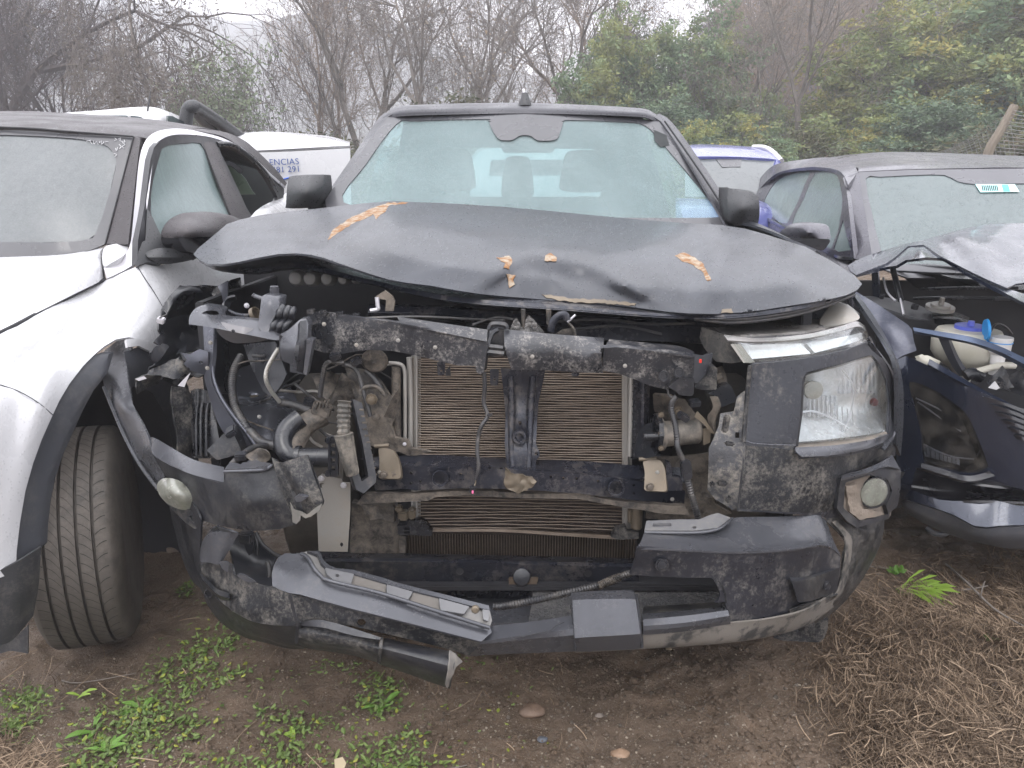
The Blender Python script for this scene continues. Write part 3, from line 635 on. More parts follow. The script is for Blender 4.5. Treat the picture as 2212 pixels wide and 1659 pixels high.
# upper metal beam behind and cables
tube('upper_beam', PT((800, 672, 2.3), (950, 676, 2.28), (1130, 690, 2.26), (1300, 700, 2.26), (1520, 706, 2.28)), .028, M['steel_black'], T, 8, 6, flat=.8)
b = bmesh.new(); add_loft(b, [[(1180, 702, 2.24), (1350, 695, 2.24), (1520, 700, 2.26)], [(1200, 735, 2.22), (1350, 735, 2.22), (1520, 742, 2.24)]], 20, 3, .01); mk('front_panel', b, M['steel_black'], T)
for p in ([(770, 688, 2.1), (900, 684, 2.12), (1030, 690, 2.15), (1090, 692, 2.1)], [(1020, 702, 2.1), (1070, 686, 2.14), (1110, 690, 2.1)], [(1180, 696, 2.15), (1300, 690, 2.16), (1400, 700, 2.14), (1500, 698, 2.12)], [(1240, 712, 2.16), (1340, 704, 2.14), (1430, 722, 2.12)]):
    tube('cable', PT(*p), .004, M['hose'], T, 6)
# bonnet latch
b = bmesh.new()
add_panel(b, [(1100, 714), (1110, 692), (1116, 687), (1124, 700), (1132, 712), (1136, 690), (1142, 681), (1152, 690), (1176, 718), (1140, 718)], 2.03, .012, 10)
add_lathe(b, P(1154, 702, 2.02), (0, -1, 0), [(0, .009), (.01, .008), (.01, 0)], 10); lat = mk('bonnet_latch', b, surf('greasy_latch_steel', (.22, .21, .20), .25, .8, (.08, .08, .08), 60, bump=.5, bs=90), T)
tube('striker', PT((1130, 668, 2.04), (1132, 706, 2.04), (1137, 708, 2.04), (1138, 690, 2.04)), .006, M['steel_muddy'], T, 8, 3)
tube('striker', PT((1185, 668, 2.05), (1186, 700, 2.05)), .007, M['steel_muddy'], T)
tube('latch_hook', PT((1190, 716, 2.04), (1194, 696, 2.04), (1206, 683, 2.04), (1220, 680, 2.04), (1225, 692, 2.04)), .010, M['steel_black'], T, 8, 4, flat=.5)
tube('latch_lever', PT((1226, 696, 2.05), (1243, 680, 2.05)), .003, M['silver'], T); tube('latch_lever', PT((1228, 698, 2.05), (1240, 712, 2.05), (1242, 724, 2.05)), .004, M['steel_muddy'], T)
panel('latch_plate', [(1200, 722), (1214, 712), (1238, 708), (1244, 724)], 2.06, M['steel_muddy'], T, .004)
panel('mount_bracket', [(812, 640), (832, 628), (848, 640), (853, 650), (850, 672), (832, 672), (834, 648), (822, 646), (814, 648)], 2.12, M['steel_muddy'], T, .012)
tube('brake_pipe', PT((814, 642, 2.12), (816, 660, 2.12), (816, 668, 2.12), (800, 671, 2.12)), .006, M['silver'], T)
for u in (672, 700, 735, 770): box('clip', P(u, 673 + (u - 672) * .09, 2.06), (.02, .02, .014), M['clean_plastic'], T, bev=.002)
# ---- condenser and radiator
cY = 2.13
def cbow(u, v): return 3.5 * math.sin((u - 900) / 455 * math.pi * 1.0) * min(1, max(0, (v - 1060) / 60)) * -1 + (u - 900) / 455 * 4 * min(1, max(0, (v - 900) / 150)) + .8 * math.sin(u * .05 + v * .3)
mk('condenser_core', add_loft(bmesh.new(), [[(898, 768, cY + .02), (1358, 775, cY + .02)], [(898, 1152, cY + .02), (1358, 1160, cY + .02)]], 20, 16, .01), M['core'], T)
b = bmesh.new(); v = 776.0
while v < 1146:
    pts = [P(u, v + cbow(u, v) + random.uniform(-.25, .25), cY - .002) for u in range(902, 1360, 26)]
    add_tube(b, pts, px(cY) * .85, 4, 1, flat=1.6); v += 5.25 if v < 1000 else 7.0
tg = mk('condenser_tubes', b, M['fin'], T, 50); tag(tg, kind='stuff')
for u, w in ((900, 9), (1356, 8)):
    mk('condenser_header', add_loft(bmesh.new(), [[(u - w, 770, cY), (u, 770, cY - .015), (u + w * .4, 770, cY)], [(u - w, 1150, cY), (u, 1150, cY - .015), (u + w * .4, 1150, cY)]], 8, 30, .02), M['alu'], T)
tube('header_rail', PT((884, 772, 2.12), (887, 880, 2.12), (886, 990, 2.12)), .008, M['alu'], T, 8, 2); tube('header_rail', PT((892, 772, 2.13), (894, 880, 2.13), (894, 990, 2.13)), .006, M['steel_muddy'], T, 8, 2)
tube('condenser_pipe', PT((840, 784, 2.1), (862, 786, 2.1), (873, 796, 2.1), (875, 830, 2.1), (875, 900, 2.1), (875, 950, 2.1)), .0055, M['alu'], T)
loft('condenser_bottom_rail', [[(930, 1143, cY - .012), (1080, 1143, cY - .014), (1220, 1151, cY - .014), (1345, 1158, cY - .012)], [(930, 1149, cY - .014), (1080, 1149, cY - .016), (1220, 1158, cY - .016), (1345, 1166, cY - .014)]], M['fin'], T, 24, 2, .015)
rY = 2.19
panel('radiator_core', [(878, 1140), (1376, 1148), (1376, 1210), (878, 1200)], rY + .006, M['core'], T, .03, 50)
b = bmesh.new()
for i in range(84):
    u = 884 + i * 5.85; add_box(b, (P(u, 1172, rY).x, rY, (P(u, 1146, rY).z + P(u, 1204, rY).z) / 2), (.0022, .008, P(u, 1146, rY).z - P(u, 1200 + i * .08, rY).z))
tag(mk('radiator_fins', b, M['fin_dark'], T, 0), kind='stuff')
b = bmesh.new(); add_panel(b, [(858, 1136), (880, 1134), (882, 1126), (905, 1122), (920, 1128), (934, 1148), (932, 1158), (880, 1156), (860, 1154)], 2.09, .02, 14, [[(873, 1139), (885, 1139), (885, 1145), (873, 1145)], [(873, 1148), (885, 1148), (885, 1152), (873, 1152)]]); mk('radiator_foot', b, M['clean_plastic'], T)
panel('radiator_foot', [(1320, 1160), (1330, 1142), (1352, 1136), (1356, 1148), (1380, 1150), (1380, 1164), (1335, 1166)], 2.09, M['plastic_dirty'], T, .02)
panel('radiator_tank', [(862, 1158), (876, 1158), (876, 1195), (862, 1195)], 2.12, M['steel_muddy'], T, .03)
for u, v, w, h in ((872, 1112, 11, 22), (862, 1098, 8, 14), (890, 1108, 9, 24)): box('pipe_block', P(u, v, 2.1), (w * 2 * px(2.1), .03, h * px(2.1)), M['tan'], T, bev=.005)
lathe('receiver_drier', P(1376, 1108, 2.08), (0, 0, -1), [(-.035, .0), (-.035, .014), (0, .0165), (.045, .0165), (.05, .012), (.05, 0)], M['tan'], T, 16)
tube('receiver_pipe', PT((1361, 1100, 2.1), (1362, 1128, 2.1)), .008, M['tan'], T)
# ---- centre brace
panel('centre_brace', [(1082, 796), (1178, 800), (1172, 830), (1163, 870), (1160, 915), (1158, 960), (1165, 975), (1166, 985), (1158, 994), (1157, 1036), (1146, 1044), (1104, 1044), (1096, 1030), (1090, 960), (1092, 900), (1088, 850)],
      TPS([(1082, 796, 2.05), (1178, 800, 2.05), (1130, 800, 2.03), (1088, 900, 2.05), (1162, 900, 2.05), (1125, 900, 2.02), (1092, 1030, 2.0), (1155, 1030, 2.0), (1125, 1030, 1.985), (1125, 960, 2.0)], [(1125, 945, 20, 18, .015)]), M['steel_black'], T, .008, 10,
      [ell(1122, 943, 5, 7), [(1120, 910), (1126, 910), (1126, 917), (1120, 917)], ell(1159, 980, 4, 4, 10)])
for s in (-1, 1): tube('brace_rib', PT((1127 + s * 24, 812, 2.035), (1126 + s * 21, 880, 2.03), (1124 + s * 19, 980, 2.005), (1126 + s * 14, 1035, 1.985)), .009, M['steel_black'], T)
lathe('brace_ring', P(1122, 944, 1.995), (0, -1, .1), [(0, .020), (.006, .018), (.006, .012), (0, .010)], M['steel_black'], T, 20)
for u in (1108, 1149): bolt(u, 1030, 1.975, 6, M['tan'], T)
# ---- front crash beam
beamTop = [[(780, 990, 2.04), (870, 984, 2.06), (930, 982, 2.06), (1090, 990, 2.06), (1260, 996, 2.06), (1350, 1004, 2.06), (1480, 1010, 2.08)], [(800, 1008, 2.02), (892, 1006, 2.0), (1090, 1010, 1.97), (1250, 1020, 1.985), (1335, 1030, 2.0), (1480, 1042, 2.05)]]
loft('beam_upper_flange', beamTop, M['steel_black'], T, 40, 4, .006, label='black upper flange of the crash beam')
holes = [ell(951, 1033, 9, 7), ell(995, 1024, 3), ell(908, 1040, 3), ell(888, 1022, 3.2), ell(888, 1044, 3.2), ell(1190, 1030, 3), ell(1217, 1033, 3), ell(1246, 1034, 3), ell(1292, 1040, 3), ell(1331, 1054, 7, 7), ell(1369, 1048, 3), ell(1369, 1066, 3)]
panel('crash_beam', [(800, 1012), (892, 1009), (990, 1010), (1090, 1013), (1250, 1023), (1335, 1033), (1400, 1044), (1480, 1060), (1478, 1090), (1400, 1084), (1334, 1076), (1250, 1066), (1160, 1060), (1090, 1056), (990, 1055), (900, 1060), (876, 1056), (810, 1060)],
      TPS([(800, 1012, 2.01), (892, 1009, 1.99), (1090, 1013, 1.95), (1125, 1056, 1.95), (1250, 1023, 1.965), (1335, 1033, 1.98), (1480, 1060, 2.06), (1478, 1090, 2.06), (1334, 1076, 1.985), (900, 1060, 1.99), (810, 1060, 2.02)], [(951, 1033, 16, 13, .012), (1331, 1054, 14, 13, .012)]), M['steel_black'], T, .01, 10, holes, .003)
for u, v in ((951, 1033), (1331, 1054)): lathe('beam_ring', P(u, v, 1.968), (0, -1, .1), [(0, .024), (.005, .022), (.005, .020), (0, .018)], M['steel_black'], T, 24)
panel('beam_lower_flange', jag([(770, 1090), (790, 1068), (900, 1068), (950, 1062), (1060, 1060), (1130, 1066), (1250, 1066), (1320, 1080), (1400, 1090), (1480, 1094), (1490, 1112), (1420, 1108), (1360, 1098)], 1, 14, 2) + [(1250, 1078), (1120, 1076), (1000, 1070), (940, 1074), (924, 1082), (780, 1088)], 1.99, M['steel_muddy'], T, .02, 16)
panel('crumpled_metal', jag([(1092, 1010), (1104, 1022), (1150, 1030), (1160, 1040), (1148, 1054), (1118, 1066), (1096, 1056), (1088, 1042), (1092, 1010)], 2, 6, 4)[:-1], lambda u, v: 1.945 + .006 * mn.noise(Vector((u * .1, v * .1, 0))), M['tan'], T, .004, 6)
for (o, bu) in (([(817, 968), (824, 966), (850, 972), (860, 990), (865, 1012), (866, 1034), (817, 1034), (820, 1000)], (829, 854)), ([(1388, 996), (1396, 990), (1428, 994), (1437, 1012), (1441, 1062), (1391, 1060), (1393, 1020)], (1404, 1430))):
    y = 1.965; t = panel('tow_bracket', rnd_poly(o, 7), [(o[0][0], o[0][1], y + .05), (o[3][0], o[3][1], y + .01), (o[-2][0], o[-2][1], y)], M['tan'], T, .01, 12, smooth=45)
    for u in bu: bolt(u, o[-2][1] - 9, y - .004, 6.5, M['steel_muddy'], t)
    tube('bracket_lip', PT((o[0][0] - 8, o[0][1] - 4, y + .05), (o[2][0] - 10, o[0][1] - 6, y + .05)), .006, M['tan'], t)
# ---- lower cross member
loft('lower_crossmember', [[(640, 1194, 2.12), (900, 1196, 2.12), (1380, 1206, 2.12)], [(640, 1208, 2.05), (900, 1208, 2.05), (1380, 1218, 2.05)], [(640, 1214, 2.035), (900, 1214, 2.035), (1380, 1226, 2.035)], [(640, 1262, 2.05), (900, 1262, 2.05), (1380, 1266, 2.05)], [(660, 1292, 2.10), (900, 1296, 2.10), (1380, 1300, 2.10)]], M['steel_black'], T, 30, 3, .006, smooth_v=False, smooth=25)
for u, v in ((993, 1234), (753, 1222), (1270, 1238)): lathe('beam_hole', P(u, v, 2.03), (0, -1, 0), [(0, .010), (.003, .012), (.003, .009), (.001, .009), (.001, 0)], M['dark'], T, 16)
panel('side_frame', [(760, 1085), (862, 1080), (862, 1200), (755, 1200)], 2.14, M['steel_muddy'], T, .02, 24, [], .02)
panel('cooler_shroud', [(784, 1090), (852, 1094), (850, 1128), (820, 1120), (800, 1124), (786, 1112)], 2.10, M['steel_muddy'], T, .02, 12, [], .02)
panel('alloy_plate', [(684, 1036), (696, 1024), (712, 1030), (738, 1036), (740, 1042), (757, 1044), (757, 1100), (751, 1192), (688, 1191), (685, 1110)], [(684, 1036, 1.93), (757, 1044, 1.95), (751, 1192, 1.98)], M['alu'], T, .004, 16, [ell(738, 1177, 3.4, 5), [(690, 1044), (699, 1044), (699, 1047), (695, 1047), (695, 1052), (699, 1055), (690, 1055)]])
for u, v in ((694, 1033), (742, 1048)): bolt(u, v, 1.93, 5, M['silver'], T)
panel('textured_undershield', [(1152, 1246), (1375, 1244), (1566, 1244), (1580, 1330), (1380, 1345), (1140, 1345), (1150, 1300)], [(1152, 1246, 2.1), (1566, 1244, 2.1), (1380, 1345, 1.9)], surf('pebbled_wet_plastic', (.06, .06, .065), .25, 0, (.09, .09, .09), 30, bump=1.2, bs=140, dust=.3, ds=30), T, .01, 30)
panel('undershield', [(960, 1288), (1150, 1292), (1142, 1345), (1020, 1345), (980, 1320)], [(960, 1288, 2.1), (1150, 1292, 2.1), (1080, 1345, 1.95)], M['satin'], T, .01, 30)
panel('undershield', [(560, 1250), (700, 1200), (960, 1285), (1120, 1300), (1120, 1345), (900, 1330), (620, 1270)], [(560, 1250, 2.3), (1120, 1300, 2.3), (900, 1340, 2.1)], M['dark'], T, .01, 40)
panel('copper_plate', rnd_poly([(1099, 1248), (1163, 1248), (1158, 1270), (1099, 1272)], 3), 2.03, surf('brown_lacquered_steel', (.13, .10, .075), .35, .5), T, .006)
lathe('drain_boss', P(1127, 1246, 2.03), (0, -1, .4), [(0, .026), (.004, .024), (.007, .012), (.007, 0)], M['clean_plastic'], T, 20)
tube('loose_conduit', PT((1066, 1310, 1.80), (1090, 1309, 1.80), (1153, 1297, 1.82), (1240, 1277, 1.84), (1292, 1265, 1.86), (1320, 1253, 1.87), (1362, 1238, 1.89)), .0105, M['hose'], T, 10, 6, .0075, label='long black corrugated conduit lying across the lower bumper')
tube('conduit_sleeve', PT((1292, 1266, 1.855), (1320, 1254, 1.865), (1340, 1246, 1.87)), .0125, M['steel_muddy'], T, 10, 5, .006)
# ---- left side of the bay
panel('wheel_liner', [(389, 616), (400, 619), (430, 617), (469, 619), (489, 612), (500, 606)] + [(520, 600), (520, 700), (489, 660), (481, 662), (470, 700), (441, 710), (441, 760), (430, 756), (388, 762), (396, 785), (420, 812), (384, 836), (350, 820)] + jag([(316, 813), (322, 800), (336, 783), (322, 770), (344, 745), (332, 738), (344, 725), (343, 695), (351, 663), (372, 640), (389, 616)], 3, 7, 5),
      TPS([(389, 616, 2.55), (500, 606, 2.6), (345, 700, 2.35), (420, 700, 2.55), (480, 690, 2.62), (320, 800, 2.22), (384, 836, 2.3), (441, 760, 2.4)]), M['clean_plastic'], T, .005, 14, [], .05, label='torn black wheel arch liner, ragged along its left edge')
panel('liner_lip', jag([(322, 770), (332, 752), (352, 742), (366, 748), (352, 768), (338, 782), (322, 770)], 2, 6, 3)[:-1], 2.24, M['clean_plastic'], T, .004, 10, [], .03)
loft('liner_fold', [[(352, 664, 2.34), (366, 640, 2.36), (392, 618, 2.45), (430, 622, 2.5)], [(362, 680, 2.32), (378, 655, 2.36), (400, 634, 2.42), (440, 640, 2.5)], [(350, 700, 2.34), (366, 690, 2.4), (400, 680, 2.5), (440, 690, 2.6)]], M['clean_plastic'], T, 20, 5, .004)
box('loose_clip', P(348, 692, 2.28), (.022, .02, .018), M['silver'], T, (.2, .3, .1), .003)
tube('clip_wire', PT((340, 690, 2.28), (350, 684, 2.27), (361, 678, 2.28), (356, 671, 2.29)), .0025, M['hose'], T)
panel('torn_liner_flap', jag([(316, 815), (322, 800), (350, 788), (388, 770), (420, 790), (444, 806), (430, 814), (400, 806), (384, 818), (345, 814), (316, 815)], 2, 8, 8)[:-1], TPS([(316, 815, 2.16), (388, 770, 2.26), (444, 806, 2.26), (384, 818, 2.18)]), M['plastic_dirty'], T, .004, 10, [], .03)
panel('torn_liner_flap', jag([(293, 818), (318, 810), (350, 812), (344, 828), (318, 838), (298, 852), (293, 818)], 1.5, 7, 9)[:-1], TPS([(293, 818, 2.08), (350, 812, 2.16), (298, 852, 2.1), (344, 828, 2.18)]), M['plastic_dirty'], T, .004, 9, [], .02)
panel('torn_edge_chip', [(292, 819), (310, 813), (316, 818), (300, 823)], 2.07, M['silver'], T, .003)
panel('torn_edge_chip', [(384, 833), (396, 820), (411, 805), (398, 836)], 2.16, M['silver'], T, .003)
panel('inner_bracket', [(388, 761), (410, 765), (431, 754), (449, 760), (452, 812), (429, 806), (410, 800), (396, 785), (404, 778)], TPS([(388, 761, 2.24), (431, 754, 2.2), (450, 812, 2.2), (396, 785, 2.22), (425, 778, 2.19)]), M['blue_steel'], T, .006, 8, [ell(434, 783, 4, 3.2), ell(406, 797, 4, 3.2)])
loft('inner_post', [[(438, 695, 2.26), (462, 695, 2.24)], [(441, 760, 2.22), (460, 760, 2.19)], [(441, 812, 2.2), (456, 815, 2.17)], [(450, 850, 2.17), (468, 850, 2.14)], [(462, 890, 2.14), (490, 888, 2.10)], [(480, 930, 2.1), (515, 925, 2.06)], [(515, 970, 2.06), (545, 962, 2.02)]], M['blue_steel'], T, 8, 5, .012, label='bent primed steel rail running down to the left')
tube('rail_flange', PT((462, 710, 2.22), (460, 800, 2.18), (474, 850, 2.13), (500, 892, 2.08), (530, 930, 2.04), (552, 962, 2.0)), .005, M['blue_steel'], T)
loft('dark_inner_wing', [[(462, 700, 2.3), (486, 705, 2.4)], [(462, 800, 2.28), (500, 800, 2.4)], [(470, 850, 2.25), (500, 850, 2.35)]], M['clean_plastic'], T, 8, 4, .006)
panel('muddy_strip', jag([(372, 836), (404, 838), (412, 850), (416, 880), (412, 910), (416, 985)], 1.5, 10, 3) + [(386, 985), (382, 930), (376, 900), (371, 870)], TPS([(372, 836, 2.16), (412, 850, 2.2), (386, 985, 2.14), (416, 985, 2.2), (371, 880, 2.16)]), M['plastic_dirty'], T, .006, 10, [], .015)
loft('fluted_shield', [[(412, 845, 2.26), (424, 840, 2.25), (440, 842, 2.26), (452, 850, 2.25), (462, 880, 2.24)], [(414, 990, 2.2), (424, 990, 2.19), (440, 990, 2.2), (456, 990, 2.18), (480, 990, 2.17)]], M['clean_plastic'], T, 20, 6, .006)
for u in (424, 434, 446): tube('flute', PT((u + 4, 870, 2.235), (u, 900, 2.22), (u, 985, 2.18)), .006, M['clean_plastic'], T)
panel('inner_wheelhouse', smo([(512, 800), (560, 790), (620, 830), (644, 872), (634, 900), (626, 925), (600, 952), (570, 945), (546, 925), (525, 890), (505, 840)], 3), TPS([(512, 800, 2.5), (620, 830, 2.5), (520, 855, 2.42), (575, 850, 2.46), (560, 880, 2.34), (636, 885, 2.42), (600, 950, 2.12), (546, 922, 2.2), (580, 900, 2.26), (626, 915, 2.3)], [(548, 868, 22, 16, .05), (600, 868, 14, 10, .04)]), surf('bright_primed_steel', (.15, .155, .18), .25, .6, (.10, .105, .125), 5), T, .006, 9, [ell(548, 856, 11, 2.4)], label='dented primed inner wheelhouse, bluish grey')
panel('oval_tag', ell(632 - 1, 870, 5, 2.5), 2.3, M['alu'], T, .004); panel('oval_tag', ell(548, 856, 9, 2.2, rot=-8), 2.4, M['tan'], T, .004)
panel('dark_shield', [(526, 743), (594, 738), (606, 770), (619, 808), (610, 828), (600, 842), (586, 857), (569, 846), (556, 820), (544, 795), (532, 765)], TPS([(526, 743, 2.3), (594, 738, 2.2), (619, 808, 2.14), (586, 857, 2.14), (544, 795, 2.24)]), M['clean_plastic'], T, .005, 14, [], .01)
tube('white_pipe', PT((602, 752, 2.08), (588, 775, 2.08), (576, 800, 2.08), (575, 822, 2.08), (586, 845, 2.1), (604, 868, 2.13)), .0062, surf('bare_aluminium_pipe', (.55, .54, .50), .3, .6), T, 10)
tube('black_pipe', PT((600, 868, 2.14), (640, 876, 2.14), (672, 888, 2.12)), .012, M['hose'], T, 10)
tube('wiring_conduit', PT((520, 770, 2.3), (505, 800, 2.24), (501, 835, 2.18), (508, 880, 2.12), (528, 915, 2.06), (545, 940, 2.04), (575, 960, 2.02)), .0125, M['hose'], T, 10, 6, .0085, label='thick black corrugated conduit hanging in the left of the bay')
tube('wiring_loom', PT((540, 930, 2.04), (560, 952, 2.02), (590, 962, 2.0), (640, 962, 1.98)), .013, M['hose'], T, 10, 5)
tube('wiring_loom', PT((500, 1004, 1.9), (520, 985, 1.92), (545, 968, 1.96), (575, 962, 1.99)), .0085, M['hose'], T, 10, 5)
b = bmesh.new(); add_panel(b, rnd_poly([(446, 973), (484, 936), (496, 929), (506, 940), (522, 975), (500, 986), (469, 994)], 4), [(446, 973, 1.96), (496, 929, 2.0), (500, 986, 1.98)], .05, 12); mk('control_module', b, M['clean_plastic'], T)
box('module_cap', P(500, 932, 1.98), (.03, .04, .018), M['clean_plastic'], T, (.2, -.5, .2), .004)
# filler neck, handle-shaped duct, bowl
panel('duct_handle', smo([(408, 699), (410, 682), (424, 665), (446, 659), (478, 664), (483, 670), (479, 684), (520, 688), (560, 693), (566, 700), (600, 722), (600, 735), (560, 728), (500, 716), (450, 706), (412, 701)], 3), TPS([(408, 699, 2.0), (446, 659, 2.08), (480, 668, 2.12), (450, 706, 1.99), (600, 735, 1.99), (560, 693, 2.04), (444, 688, 2.01)]), M['satin'], T, .03, 8, [smo([(436, 677), (448, 671), (468, 672), (472, 681), (452, 684), (440, 682)], 3)], label='grey plastic air duct shaped like a handle')
panel('duct_bowl', smo([(469, 709), (500, 716), (560, 728), (582, 731), (560, 738), (530, 741), (505, 741), (485, 732), (472, 720)], 3), TPS([(469, 709, 2.03), (582, 731, 2.02), (520, 738, 2.06), (520, 722, 2.0)]), M['alu'] if 0 else surf('grey_duct_plastic', (.14, .135, .14), .35), T, .02, 7)
bolt(504, 715, 1.995, 2.5, M['dark'], T)
panel('filler_box', rnd_poly([(565, 640), (572, 636), (606, 643), (604, 664), (590, 690), (584, 700), (580, 720), (569, 722), (556, 703), (559, 692), (562, 668)], 3), TPS([(565, 640, 2.06), (606, 643, 2.06), (590, 690, 2.02), (569, 722, 2.0), (584, 650, 2.03), (556, 703, 2.01)]), M['satin'], T, .06, 9)
lathe('filler_neck', P(594, 638, 2.09), (0, 0, 1), [(0, .0135), (.008, .0135), (.008, .012), (.012, .0135), (.018, .0135), (.018, .011), (.024, .012), (.026, .010), (.026, 0)], M['satin'], T, 18)
tube('hose_nozzle', PT((546, 636, 2.1), (552, 640, 2.1), (570, 646, 2.08)), .006, M['satin'], T)
for i, (du, r) in enumerate(((0, .011), (14, .010), (27, .009))):
    tube('rubber_bellows', PT((611 + du * .9, 664 + i * 2, 2.05), (604 + du, 676, 2.03), (602 + du, 690, 2.04), (590 + du * 1.0, 704, 2.02), (586 + du, 718, 2.03), (578 + du, 728 + i * 3, 2.02)), r, M['clean_plastic'], T, 8, 5)
lathe('hose_clamp', P(548, 680, 2.12), (1, -.3, .5), [(0, .020), (.012, .020), (.012, .017), (0, .017)], M['tan'], T, 20)
bolt(533, 660, 2.14, 4, M['silver'], T); bolt(630, 666, 2.1, 3, M['silver'], T); bolt(449, 660, 2.1, 4, M['clean_plastic'], T)
tube('bracket_arm', PT((495, 672, 2.16), (515, 680, 2.14), (540, 682, 2.12)), .006, M['steel_black'], T)
loft('inner_flange', [[(480, 690, 2.12), (483, 660, 2.16), (492, 645, 2.2), (508, 641, 2.2)], [(490, 690, 2.16), (496, 665, 2.2), (502, 652, 2.24), (512, 648, 2.24)]], M['clean_plastic'], T, 12, 3, .006)
loft('strut_plate', [[(470, 618, 2.4), (492, 606, 2.4)], [(480, 640, 2.34), (492, 640, 2.34)], [(482, 655, 2.3), (490, 655, 2.3)]], M['blue_steel'], T, 6, 3, .006)
b = bmesh.new(); add_panel(b, [(606, 722), (624, 712), (648, 690), (661, 688), (666, 700), (664, 733), (675, 735), (661, 810), (626, 803), (626, 786), (604, 776)], TPS([(606, 722, 1.99), (661, 688, 2.0), (640, 750, 1.93), (661, 810, 1.96), (626, 803, 1.97), (604, 776, 1.99), (675, 735, 1.98)]), .04, 9); mk('latch_housing', b, M['satin'], T, 25)
loft('housing_ridge', [[(648, 694, 1.95), (662, 692, 1.96)], [(646, 750, 1.915), (662, 745, 1.93)], [(640, 800, 1.93), (656, 808, 1.94)]], M['clean_plastic'], T, 5, 5, .02)
panel('housing_fin', [(663, 733), (676, 736), (662, 812), (655, 806)], 1.925, M['satin'], T, .02)
for i in range(3): tube('housing_fin', PT((606 + i * 5, 724 + i, 1.985), (606 + i * 5, 776 + i * 2, 1.985)), .004, M['clean_plastic'], T)
# horn, arms, muddy plates, bolts
lathe('horn', P(809, 780, 2.06), (.05, -1, -.35), [(-.02, .010), (-.02, .022), (-.006, .036), (0, .037), (.002, .034), (.006, .030), (.008, .006), (.012, .004), (.012, 0)], M['steel_muddy'], T, 28)
panel('muddy_plate', [(744, 790), (800, 800), (826, 830), (843, 855), (860, 842), (852, 900), (845, 920), (853, 945), (883, 950), (889, 968), (930, 976), (900, 984), (880, 984), (860, 975), (846, 980), (826, 966), (790, 962), (786, 900), (770, 870)],
      TPS([(744, 790, 2.1), (843, 855, 2.07), (852, 900, 2.05), (930, 976, 2.04), (790, 962, 2.07), (770, 870, 2.09)]), M['steel_muddy'], T, .008, 12, [], .015, label='radiator side plate caked with tan mud')
bolt(803, 862, 2.04, 9, M['tan'], T); bolt(813, 900, 2.04, 7, M['steel_muddy'], T); bolt(874, 959, 2.03, 3, M['silver'], T)
tube('clip_loop', PT((778, 846, 2.05), (790, 836, 2.05), (812, 835, 2.05), (826, 846, 2.05), (832, 855, 2.05)), .006, M['steel_muddy'], T)
panel('bent_fin', [(829, 900), (848, 858), (861, 840), (856, 878), (851, 905)], [(829, 900, 2.03), (861, 840, 2.0), (851, 905, 2.04)], M['steel_muddy'], T, .003)
tube('side_pipe', PT((856, 792, 2.1), (856, 860, 2.1), (857, 945, 2.1)), .013, M['steel_muddy'], T, 10)
for p, r in (([(790, 800, 2.08), (812, 822, 2.07), (828, 850, 2.06)], .008), ([(740, 786, 2.06), (770, 800, 2.06), (786, 850, 2.05), (800, 900, 2.04)], .007), ([(744, 784, 2.04), (720, 782, 2.04), (704, 787, 2.04), (697, 815, 2.04), (691, 858, 2.04)], .0075)):
    tube('hose', PT(*p), r, M['hose'], T, 8, 5, .006 if r == .0075 else 0)
b = bmesh.new(); add_box(b, P(695, 884, 2.02), (.05, .03, .035), (0, .35, 0), .004)
for k in range(4): add_box(b, P(684 + k * 8, 876 - k * 1.5, 2.0), (.004, .012, .022), (0, .35, 0))
mk('plug_connector', b, M['steel_muddy'], T)
panel('air_guide', [(674, 812), (716, 802), (734, 812), (722, 842), (706, 864), (690, 850)], TPS([(674, 812, 2.1), (716, 802, 2.12), (734, 812, 2.16), (706, 864, 2.08), (690, 850, 2.09)]), M['steel_muddy'], T, .004, 12, [], .01)
panel('air_guide', [(738, 805), (772, 830), (776, 868), (742, 880), (712, 872), (724, 842)], 2.14, M['steel_muddy'], T, .004, 14, [], .03)
# air pipe elbow and box
tube('air_pipe', PT((700, 895, 2.04), (660, 918, 2.02), (640, 950, 1.98), (625, 985, 1.92)), .030, M['steel_muddy'], T, 14, 6, label='mud-stained air pipe stub')
tube('air_pipe', PT((650, 902, 1.99), (622, 925, 1.97), (612, 955, 1.94), (622, 980, 1.92), (645, 988, 1.92), (715, 988, 1.93)), .0265, M['clean_plastic'], T, 16, 7, label='black plastic air pipe elbow')
lathe('pipe_collar', P(640, 987, 1.92), (1, 0, 0), [(0, .030), (.012, .030), (.012, .027), (.0, .027)], M['clean_plastic'], T, 20)
panel('clamp_frame', rnd_poly([(709, 948), (716, 943), (730, 944), (730, 1030), (712, 1030), (708, 1022)], 3), 1.90, M['clean_plastic'], T, .012, 12, [[(714, 958), (724, 958), (724, 968), (714, 968)], [(714, 974), (724, 974), (724, 984), (714, 984)], [(714, 990), (724, 990), (724, 1000), (714, 1000)], [(714, 1006), (724, 1006), (724, 1016), (714, 1016)]])
for v in (950, 1022): lathe('clamp_boss', P(709, v, 1.895), (0, -1, 0), [(0, .008), (.01, .007), (.01, 0)], M['clean_plastic'], T, 12)
b = bmesh.new()
add_tube(b, PT((744, 866, 1.93), (742, 900, 1.92), (742, 940, 1.90)), .019, 8, 4, .013); add_tube(b, PT((742, 938, 1.895), (752, 985, 1.89), (762, 1024, 1.89)), .026, 10, 4, taper=.018)
mk('clogged_valve', b, M['mudclod'] if 0 else surf('mud_packed_connector', (.06, .056, .05), .7, 0, (.17, .15, .125), 25, .45, .6, bump=.5, bs=90), T)
